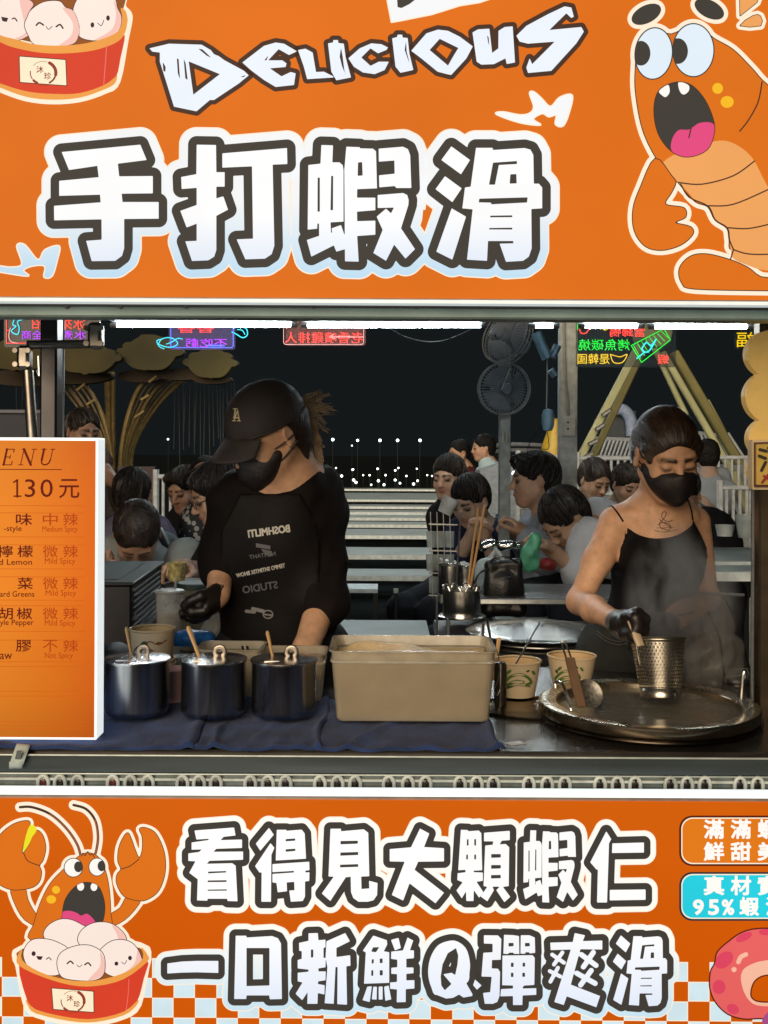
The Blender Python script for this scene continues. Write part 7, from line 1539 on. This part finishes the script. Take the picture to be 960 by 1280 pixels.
# right group
diner('woman with tied black hair in a navy jacket eating from a white cup', (588, 626), 5.0, -38, 26, BLK, nav, None, arms=(((632, 668, .1), (622, 712, -.1), (606, 668, -.2)), ((575, 665, .05), (572, 700, -.1), (590, 668, -.2))), hs='bun', chest=(605, 690, .14), skin=(.40, .27, .20), tw=.9)
diner('woman with long black hair behind the one in navy', (561, 597), 5.7, -30, 8, BLK, blk, None, hs='long', chest=(566, 655, .1), tw=.8, skin=(.38, .25, .19))
diner('standing man in a pale blue tee, seen from the side in the distance', (604, 560), 9.6, -80, 5, BLK, pale, (607, 640), arms=(((608, 578), (613, 600), (605, 613, -.2)),), stand=True, bodyyaw=-60, group='people standing in the market behind')
diner('person in a maroon shirt behind the standing man in pale blue', (574, 566), 10.2, -60, 10, BLK, maroon, (574, 640), stand=True, group='people standing in the market behind')
diner('man in a striped grey shirt eating in profile with chopsticks', (668, 600), 4.65, -84, 4, BLK, strp, None, arms=(((690, 655, -.05), (684, 700, -.2), (656, 668, -.15)), ((676, 650, .3), (665, 690, .2), (645, 668, .1))), bodyyaw=-62, chest=(683, 680, .12), sleeve=.9, hs='flop', tw=1.0, skin=(.34, .20, .13))
diner('man in a white polo shirt bending low over his food', (706, 648), 4.25, -62, 48, BLK, white, (765, 725, .3), arms=(((735, 668, -.05), (722, 715, -.1), (692, 690, -.1)),), bodyyaw=-50, chest=(748, 672, .18), hs='short', sleeve=.5, skin=(.36, .22, .14))
diner('balding man in a pale green shirt behind the pillar', (743, 600), 6.2, 28, 26, mat('thin_grey_hair', (.035, .03, .028), .5, nz=.3, bump=.8, bs=90), mint, None, chest=(742, 655, .1), hs='short', skin=(.36, .23, .16), tw=1.05)
diner('dark haired woman seated left of the cook at right, looking down', (783, 606), 6.4, 20, 22, BLK, blk, None, chest=(782, 660, .1), hs='bun', skin=(.30, .19, .14), tw=.9)
diner('seated man in dark clothes behind the bare shoulder of the cook', (850, 618), 4.6, -20, 20, BLK, blk, (885, 720), chest=(880, 680, .1), hs='flop', skin=(.32, .20, .15))
diner('boy in a blue grey tee standing with his back to the stall', (884, 571), 7.6, 172, 6, BLK, gbl, (886, 640), arms=(((870, 596, 0), (866, 616, -.1), (880, 627, -.2)), ((901, 596, 0), (904, 614, 0), (894, 627, 0))), bodyyaw=176, stand=True, group='people standing in the market behind', skin=(.26, .18, .14))

# left group
diner('standing person in a brown tank top behind the menu board', (104, 540), 5.6, 40, 12, BLK, brn, (112, 660), arms=(((122, 574), (136, 598, -.1), (148, 606, -.3)),), stand=True, sleeve=.1, group='people standing in the market behind', skin=(.22, .13, .09))
r_, h_, M_, b_ = diner('man in a slate tee with a pale hair tie seen from the back', (166, 618), 4.9, 178, 0, BLK, purp, None, chest=(172, 680, .0), hs='short', skin=(.3, .18, .13), tw=1.15)
r_, h_, M_, b_ = diner('broad man in a grey tee with a dark strap, head bowed over the table', (171, 668), 3.95, 12, 62, mat('brown_cropped_hair', (.020, .012, .010), .6, nz=.3, bump=1.0, bs=160), greyt, None, chest=(188, 715, .28), hs='short', lean=.06, tw=1.15, skin=(.36, .21, .14), arms=(((146, 690, .1), (134, 735, .0), (128, 700, -.2)), ((232, 695, .1), (244, 735, .05), (214, 722, -.1))))
ch_ = P(188, 715, 4.23); mb = MB(); pts = [trace(torso(ch_, ch_ + Vector((0, 0, -.36)), frame(12, 0), 1.15), x, y, .02, y0=3.6, off=.004) for x, y in smooth([(196, 655), (207, 680), (216, 705), (222, 725)], 4, False)]; mb.tube(pts, .017, 8, flat=.25); mb.build('bag_strap', M_BLKP, r_)
diner('person in dark clothes with a busy blue print shirt beyond the glasses man', (232, 612), 5.6, -30, 20, BLK, blk, None, chest=(238, 665, .1), hs='flop', skin=(.3, .18, .13))
pt = empty('person', (P(262, 700, 5.0).x, 5.0, 0), 'figure in a black and white patterned dress mostly hidden by the cook in the cap', 'person', 'customers eating at the night market tables')
c1 = P(256, 655, 5.1); sdf_mesh('body', [cone(c1, c1 + Vector((0, 0, -.4)), .10, .13, .05), cone(c1 + Vector((0, 0, .13)), c1, .045, .06, .03), ellp(c1 + Vector((0, 0, .2)), (.075, .09, .11), None, .02)], .012, M_SKIN, pt, cols=skin_table((.3, .18, .13)))
M_PAT = mat('black_white_pattern', (.30, .31, .31), .8); n = M_PAT.node_tree.nodes; L = M_PAT.node_tree.links; vt = n.new('ShaderNodeTexVoronoi'); vt.inputs['Scale'].default_value = 34; tcn = n.new('ShaderNodeTexCoord'); L.new(tcn.outputs['Object'], vt.inputs['Vector']); rp = n.new('ShaderNodeValToRGB'); rp.color_ramp.interpolation = 'CONSTANT'; rp.color_ramp.elements[0].color = (.35, .36, .36, 1); rp.color_ramp.elements[1].position = .42; rp.color_ramp.elements[1].color = (.015, .02, .025, 1); L.new(vt.outputs[0], rp.inputs[0]); L.new(rp.outputs[0], n['Principled BSDF'].inputs['Base Color'])
sdf_mesh('dress', [cone(c1, c1 + Vector((0, 0, -.5)), .11, .15, .05)], .014, M_PAT, pt, infl=.01); sdf_mesh('hair', [ellp(c1 + Vector((0, .02, .215)), (.085, .095, .11), None, .02)], .012, BLK, pt)
r_, h_, M_, b_ = diner('young man with thin glasses in a black tee reaching over the table', (272, 618), 4.0, -66, 22, BLK, blk, (300, 720), arms=(((282, 672, -.1), (256, 715, -.1), (232, 709, -.25)),), bodyyaw=-50, chest=(300, 672, .15), hs='flop', sleeve=.45, skin=(.38, .24, .17))
mb = MB(); LL = lambda x, y, z: h_ + M_ @ Vector((x, y, z)); mb.tube([LL(-.078, 0, .01), LL(-.062, .07, .006), LL(-.05, .098, .0)], .0022, 6); mb.tube([LL(-.03 + .02 * math.cos(R(a)), .102, .0 + .016 * math.sin(R(a))) for a in range(0, 361, 40)], .002, 6, cap=False); mb.tube([LL(.03 + .02 * math.cos(R(a)), .102, .0 + .016 * math.sin(R(a))) for a in range(0, 361, 40)], .002, 6, cap=False); tag(mb.build('glasses', M_BLKP, r_), kind='stuff')
table('dark low table in front of the bowed man in the grey tee', xl(120, 3.7), xl(262, 3.7), 3.62, .35, z_at(742, 3.6), 'left hand dining tables')
# hand held things
wc = empty('white_cup', P(566, 632, 4.8), 'white foam cup raised by the woman in navy', 'cup'); mb = MB(); mb.lathe([(0, -.03), (.030, -.03), (.040, .045), (.037, .045), (.028, -.026), (0, -.026)], P(559, 634, 4.75), 24, Matrix.Rotation(R(25), 3, 'Y')); mb.build('cup', mat('white_foam', (.55, .56, .55), .6), wc)
for k, (x, y) in enumerate(((642, 668), (618, 655))):
    pass
cj = empty('bottle_cluster', P(612, 650, 5.4), 'cluttered little bottles and glasses on the table behind the woman in navy', 'bottles', None)
for k, (x, y, hh, c) in enumerate(((604, 650, .07, (.3, .05, .04)), (614, 652, .06, (.4, .42, .4)), (622, 650, .08, (.12, .22, .35)), (632, 655, .06, (.1, .42, .36)), (640, 660, .05, (.4, .42, .4)))):
    mb = MB(); X = P(x, y, 5.35); mb.lathe([(0, -hh), (.020, -hh), (.022, 0), (.010, .015), (.010, .03), (0, .03)], X, 14); mb.build('bottle', mat('bottle_colour_%d' % k, c, .25), cj)

# ------------------------------------------------------------------ fairground behind
# yellow cloud topped swing ride at left
M_YC = mat('dull_mustard_panel', (.055, .044, .012), .85, nz=.3, ns=2); M_YP = mat('golden_pipe', (.20, .13, .035), .5, .1, nz=.2)
rd = empty('swing_ride', P(150, 640, 8.5), 'mustard cloud topped fairground ride with curved golden pipes at left', 'ride')
def cloud(prs, Y_, nm='cloud_panel', m_=M_YC): slab(prs, Y_, Y_ + .12, nm, m_, rd, h=1.5)
def puffs(x0, x1, yt, yb, seed):
    rs_c = random.Random(seed); pr = [('p', smooth([(x0, (yt + yb) / 2), (x0 + (x1 - x0) * .3, yt + 4), (x0 + (x1 - x0) * .55, yt), (x0 + (x1 - x0) * .8, yt + 6), (x1, (yt + yb) / 2), (x0 + (x1 - x0) * .8, yb - 2), (x0 + (x1 - x0) * .5, yb), (x0 + (x1 - x0) * .2, yb - 3)], 4))]
    n_ = int((x1 - x0) / 9)
    for k in range(n_ + 1):
        x = x0 + (x1 - x0) * k / n_; e = math.sin(math.pi * k / n_); pr += [('e', x, (yt + yb) / 2 + (yb - yt) * .42 * e + rs_c.uniform(-1, 1), 6, 4.5)]
        if k % 2: pr += [('e', x, (yt + yb) / 2 - (yb - yt) * .40 * e, 8, 5)]
    return pr
cloud(puffs(-20, 62, 424, 462, 1), 8.15); cloud(puffs(66, 146, 428, 466, 2), 8.2)
cloud(puffs(151, 221, 418, 462, 3), 8.3)
cloud(puffs(234, 291, 434, 472, 4), 8.4)
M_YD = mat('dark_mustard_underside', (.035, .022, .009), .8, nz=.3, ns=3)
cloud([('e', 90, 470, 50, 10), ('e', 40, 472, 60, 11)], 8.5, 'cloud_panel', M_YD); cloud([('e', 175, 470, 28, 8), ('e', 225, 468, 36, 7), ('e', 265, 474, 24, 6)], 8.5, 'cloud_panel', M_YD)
for k in range(7):
    o = k * 6.0; q = [(150 + k * 2.2, 600), (150 + k * 2.4 + 2, 560), (160 + k * 4.5, 520), (172 + k * 7, 488), (190 + k * 9.5, 464)]
    mb = MB(); mb.tube(smooth([P(x, y, 8.6 + .05 * k) for x, y in q], 6, False), .009 if k % 3 else .018, 7); mb.build('pipe', M_YP, rd)
for k in range(5):
    q = [(142 - k * 1.5, 600), (138 - k * 3, 560), (128 - k * 6, 520), (112 - k * 8, 488), (85 - k * 9, 462)]
    mb = MB(); mb.tube(smooth([P(x, y, 8.6 + .05 * k) for x, y in q], 6, False), .009 if k % 3 else .017, 7); mb.build('pipe', M_YP, rd)
for k, (x0, x1) in enumerate(((135, 138), (141, 142), (133, 137))):
    mb = MB(); mb.tube([P(x0, 465, 8.9), P(x1, 600, 8.9)], .02, 7); mb.build('pipe', M_YP, rd)
for q in (((176, 500), (186, 494)), ((186, 478), (196, 470)), ((168, 522), (180, 514)), ((108, 506), (118, 500)), ((96, 488), (106, 480))):
    mb = MB(); mb.tube([P(*q[0], 8.5), P(*q[1], 8.5)], .012, 6); mb.build('brace', M_YP, rd)
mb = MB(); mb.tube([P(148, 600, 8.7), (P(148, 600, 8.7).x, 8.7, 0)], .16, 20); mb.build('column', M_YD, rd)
rsx = random.Random(2)
for k in range(22):   # hanging chains
    x = 196 + k * 4.6 + rsx.uniform(-1, 1) if k > 4 else 20 + k * 9
    mb = MB(); mb.tube([P(x, 478, 8.9), P(x + rsx.uniform(-3, 3), 480 + rsx.uniform(60, 110), 8.9)], .004, 4); mb.build('chain', mat('dim_chain', (.05, .055, .06), .5), rd)
# grey booth and white railings at left
bo = empty('booth', P(20, 560, 7), 'dark booth edge behind the awning arm at far left', 'booth'); mb = MB(); a_, b_ = P(-40, 514, 7.0), P(55, 600, 7.0); mb.box(((a_.x + b_.x) / 2, 7.4, b_.z / 2 + .4), (b_.x - a_.x, .8, 1.3)); mb.build('panel', mat('dark_blue_panel', (.02, .024, .04), .6), bo); mb = MB(); mb.box(((a_.x + b_.x) / 2, 6.99, a_.z), (b_.x - a_.x, .03, .02)); mb.build('rim', mat('dim_rim', (.12, .13, .16), .5), bo)
hb2 = empty('notice_board', P(172, 620, 7.5), 'dark maroon notice board on the fence behind the seated men', 'board'); a_, b_ = P(147, 583, 7.5), P(193, 625, 7.5); mb = MB(); mb.box(((a_.x + b_.x) / 2, 7.52, (a_.z + b_.z) / 2 - .3), (b_.x - a_.x, .04, a_.z - b_.z + .6)); mb.build('board', mat('maroon_board', (.045, .025, .03), .6), hb2); mb = MB(); mb.box(P(172, 592, 7.48), (.09, .01, .04)); mb.build('paper', mat('pale_paper', (.5, .5, .5), .6), hb2)
M_RAIL = mat('white_railing', (.48, .52, .55), .5, nz=.15)
def railing(label, pts, Y_, hgt, n, grp='white fairground railings'):
    t = empty('railing', P(*pts[0], Y_), label, 'railing', grp); a_, b_ = P(*pts[0], Y_), P(*pts[1], Y_)
    for z_ in (0, -hgt): mb = MB(); mb.tube([a_ + Vector((0, 0, z_)), b_ + Vector((0, 0, z_))], .016, 6); mb.build('rail', M_RAIL, t)
    for k in range(n + 1): q = a_.lerp(b_, k / n); mb = MB(); mb.tube([q, q + Vector((0, 0, -hgt))], .011, 6); mb.build('baluster', M_RAIL, t)
    for q in (a_, b_): mb = MB(); mb.tube([q + Vector((0, 0, .05)), (q.x, q.y, 0)], .022, 6); mb.build('post', M_RAIL, t)
    return t
railing('white railing behind the seated group at left', ((195, 596), (250, 596)), 7.4, .35, 6)
railing('white railing left of the fan pole in the distance', ((648, 571), (700, 571)), 8.5, .4, 5)
railing('white railing behind the pale green shirt', ((722, 573), (815, 573)), 8.2, .27, 11)
railing('white railing at far right behind the standing boy', ((900, 610), (942, 610)), 7.0, .26, 5)
railing('low white railing right of the cook between the steel beams', ((865, 572), (940, 572)), 8.6, .25, 9)
# A-frame ride, right
M_YB = mat('pale_yellow_steel_beam', (.46, .46, .24), .5, nz=.15, ns=3); M_YB2 = mat('olive_steel_beam', (.20, .18, .06), .55, nz=.2, ns=3)
ar = empty('pendulum_ride', P(800, 640, 9.5), 'tall pale yellow steel trestle of a fairground ride behind the cook at right', 'ride')
def beam(a, b, w, Y0, Y1, m_=M_YB, nm='beam'):
    a_, b_ = P(*a, Y0), P(*b, Y1); d_ = b_ - a_; u = d_.normalized(); y_ = Vector((0, 1, 0)); y_ = (y_ - u * u.dot(y_)).normalized(); x_ = y_.cross(u); mb = MB(); mb.box((a_ + b_) / 2, (w, w, d_.length), Matrix((x_, y_, u)).transposed(), bev=.01); mb.build(nm, m_, ar)
beam((799, 432), (716, 590), .062, 8.8, 8.8); beam((806, 432), (728, 600), .058, 9.1, 9.1, M_YB2); beam((812, 425), (822, 600), .001, 9.4, 9.4) if False else None
beam((818, 435), (858, 520), .045, 8.9, 8.9); beam((828, 440), (915, 590), .052, 8.8, 8.8); beam((842, 440), (936, 600), .075, 9.1, 9.1, M_YB2); beam((884, 500), (932, 590), .035, 9.5, 9.5, M_YB)
beam((716, 590), (708, 660), .09, 8.8, 8.8); beam((915, 590), (950, 670), .08, 8.8, 8.8)
for q in ((752, 520, 764, 512), (744, 538, 756, 530), (735, 556, 748, 550), (730, 572, 742, 566)): beam(q[:2], q[2:], .035, 8.7, 8.7, MATS['brushed_steel'], 'clamp')
mb = MB(); mb.lathe([(0, -.2), (.12, -.2), (.12, .2), (0, .2)], P(815, 418, 9.2), 20, Matrix.Rotation(R(90), 3, 'X')); mb.build('hub', M_YB, ar)
# grey boat hull / roof, inflatable arch
gh = empty('grey_hull', P(800, 650, 8.6), 'pale grey curved hull of a ride with striped railings behind the diners at right', 'ride hull')
slab([('p', smooth([(722, 592), (760, 588), (830, 590), (900, 584), (940, 586), (945, 640), (940, 690), (860, 700), (722, 690), (715, 640)], 3))], 8.9, 9.6, 'hull', mat('grey_hull_paint', (.26, .29, .31), .6, nz=.15, ns=2), gh, h=2)
slab([('p', [(752, 548), (800, 550), (800, 572), (740, 570)])], 9.9, 10.1, 'lattice_panel', mat('lattice_blue_grey', (.10, .12, .15), .6), gh, h=1.5)
for k in range(12): 
    mb = MB(); mb.tube([P(748 + k * 5, 549, 9.8), P(740 + k * 5, 571, 9.8)], .010, 5); mb.build('lattice_bar', M_RAIL, gh)
for k in range(8):
    mb = MB(); mb.tube([P(875 + k * 5, 541, 9.4), P(888 + k * 6, 572, 9.4)], .012, 5); mb.build('lattice_bar', M_RAIL, gh)
for q in (((872, 541), (905, 545)), ((742, 548), (806, 550)), ((738, 571), (806, 573)), ((884, 572), (944, 576))): mb = MB(); mb.tube([P(*q[0], 9.4), P(*q[1], 9.4)], .016, 5); mb.build('top_rail', M_RAIL, gh)
ia = empty('inflatable_arch', P(778, 545, 9.9), 'pale blue curved tube arch rising behind the yellow trestle', 'arch')
mb = MB(); mb.tube(smooth([P(770, 512, 10), P(780, 513, 10), P(788, 524, 10), P(790, 545, 10)], 5, False), .055, 12); mb.build('tube', mat('pale_blue_vinyl', (.34, .42, .62), .5), ia); mb = MB(); mb.box(P(773, 535, 10.1), (.30, .1, .32)); mb.build('panel', mat('dark_slate_panel', (.05, .06, .07), .6), ia)
# left of the trestle: curved dark roof, yellow figure, grey van shape
gw = empty('grey_stall', P(670, 620, 8.9), 'pale grey low wall behind the man in stripes', 'wall'); slab([('p', [(600, 588), (640, 576), (700, 574), (700, 660), (600, 660)])], 8.8, 9.2, 'panel', mat('grey_panel', (.26, .30, .33), .6, nz=.15), gw, h=2)
hl_ = empty('headlamp', P(643, 593, 8.7), 'small bluish white lamp glowing on the grey wall', 'lamp'); mb = MB(); mb.sphere(P(643, 592, 8.7), .022, 10); mb.build('bulb', mat('blue_white_bulb', (.8, .9, 1), .3, emit=(.6, .75, 1), es=3), hl_)
yf = empty('yellow_figure', P(690, 560, 8.9), 'bright yellow inflatable shape left of the pillar', 'inflatable'); sdf_mesh('body', [cone(P(690, 570, 8.9), P(694, 530, 8.9), .10, .05, .05), ellp(P(700, 560, 8.9), (.12, .08, .12), None, .05)], .02, mat('yellow_vinyl', (.55, .36, .02), .4, nz=.1), yf)
rr = empty('dark_curved_roof', P(640, 570, 10), 'dark curved roof edge behind the fan pole', 'roof'); mb = MB(); mb.tube(smooth([P(600, 562, 10), P(630, 556, 10), P(680, 557, 10), P(704, 562, 10)], 5, False), .02, 6); mb.build('edge', mat('dim_grey_steel', (.12, .13, .14), .5), rr); mb = MB(); mb.tube(smooth([P(600, 570, 10), P(630, 563, 10), P(680, 564, 10), P(704, 568, 10)], 5, False), .02, 6); mb.build('edge', MATS['dim_grey_steel'], rr)
# far lamps -------------------------------------------------------------
M_BULB = mat('white_lamp_bulb', (.9, 1, 1), .3, emit=(.85, 1.0, .98), es=3.5); M_POLE = mat('dark_pole', (.02, .022, .022), .6)
def lamp(px, py, Y_, r, label, grp, name='street_lamp'):
    c_ = P(px, py, Y_); t = empty(name, (c_.x, c_.y, 0), label, 'lamp', grp); mb = MB(); mb.sphere(c_, r, 8); mb.build('bulb', M_BULB, t); mb = MB(); mb.tube([c_ + Vector((0, .05, -r)), (c_.x, c_.y + .05, 0)], r * .18, 5); mb.build('pole', M_POLE, t)
names = ['far street lamp, first from the left above the row of tables', 'far street lamp, second from the left above the tables', 'far street lamp, third and middle one above the tables', 'far street lamp, fourth from the left above the tables', 'far street lamp, rightmost above the tables', 'lone far street lamp left of the cap of the cook', 'small far lamp in front of the second street lamp']
for i, (x, y, r) in enumerate(((416, 549.5, .045), (447, 550.5, .040), (475, 550.5, .045), (497, 550.5, .045), (525, 550.5, .045), (210, 549, .030), (440, 557, .022))): lamp(x, y, 32, r, names[i], 'far street lamps')
LB = [(399.5, 588), (411, 594), (420, 585, 1), (421, 601), (427, 595), (441, 587, 1), (442, 600), (445, 603), (454, 594), (462, 594), (472, 586, 1), (473, 601), (464, 606), (482, 594), (480, 606), (494, 588, 1), (498, 585), (494, 600), (500, 604), (508, 595), (521, 586, 1), (522, 601), (517, 605), (534, 594), (540, 595), (545, 606), (409, 603), (386, 590), (391, 601)]
for q in LB: lamp(q[0], q[1], 26, .020 + .016 * ((q[0] * 7 + q[1] * 3) % 5) / 5, 'small white bulb on a short post in the swarm beyond the tables', 'swarm of small white bulbs beyond the tables', 'bulb_post')

# steam over the pan --------------------------------------------------------
stm = MB(); c0 = P(852, 762, 2.26); stm.sphere(c0, 1.0, 24, (.13, .11, .19)); 
o_ = stm.build('steam', None, None); tag(o_, 'thin grey steam rising from the pan past the camisole', 'steam', None, 'stuff')
ms = bpy.data.materials.new('steam_volume'); ms.use_nodes = True; n = ms.node_tree.nodes; L = ms.node_tree.links; n.clear()
ou = n.new('ShaderNodeOutputMaterial'); pv = n.new('ShaderNodeVolumePrincipled'); pv.inputs['Color'].default_value = (.85, .86, .88, 1); pv.inputs['Anisotropy'].default_value = .2
tcn = n.new('ShaderNodeTexCoord'); mp = n.new('ShaderNodeMapping'); mp.inputs['Scale'].default_value = (1, 1, .55); L.new(tcn.outputs['Object'], mp.inputs[0]); nt = n.new('ShaderNodeTexNoise'); nt.inputs['Scale'].default_value = 17; nt.inputs['Detail'].default_value = 4; nt.inputs['Distortion'].default_value = .8; L.new(mp.outputs[0], nt.inputs['Vector'])
gd = n.new('ShaderNodeVectorMath'); gd.operation = 'SUBTRACT'; gd.inputs[1].default_value = c0; L.new(tcn.outputs['Object'], gd.inputs[0]); dv = n.new('ShaderNodeVectorMath'); dv.operation = 'DIVIDE'; dv.inputs[1].default_value = (.13, .11, .19); L.new(gd.outputs[0], dv.inputs[0]); ln = n.new('ShaderNodeVectorMath'); ln.operation = 'LENGTH'; L.new(dv.outputs[0], ln.inputs[0])
fo = n.new('ShaderNodeMapRange'); fo.inputs['From Min'].default_value = 1.0; fo.inputs['From Max'].default_value = .25; L.new(ln.outputs['Value'], fo.inputs[0]); cr_n = n.new('ShaderNodeMapRange'); cr_n.inputs['From Min'].default_value = .44; cr_n.inputs['From Max'].default_value = .66; cr_n.inputs['To Max'].default_value = 27; L.new(nt.outputs[0], cr_n.inputs[0])
mm_ = n.new('ShaderNodeMath'); mm_.operation = 'MULTIPLY'; L.new(fo.outputs[0], mm_.inputs[0]); L.new(cr_n.outputs[0], mm_.inputs[1]); L.new(mm_.outputs[0], pv.inputs['Density']); L.new(pv.outputs[0], ou.inputs['Volume']); o_.data.materials.append(ms)
o_.data.materials[0] = ms
SC.cycles.volume_step_rate = 1.0; SC.cycles.volume_max_steps = 64
for o in bpy.data.objects:
    pass
print('total', round(time.time() - T0, 1))
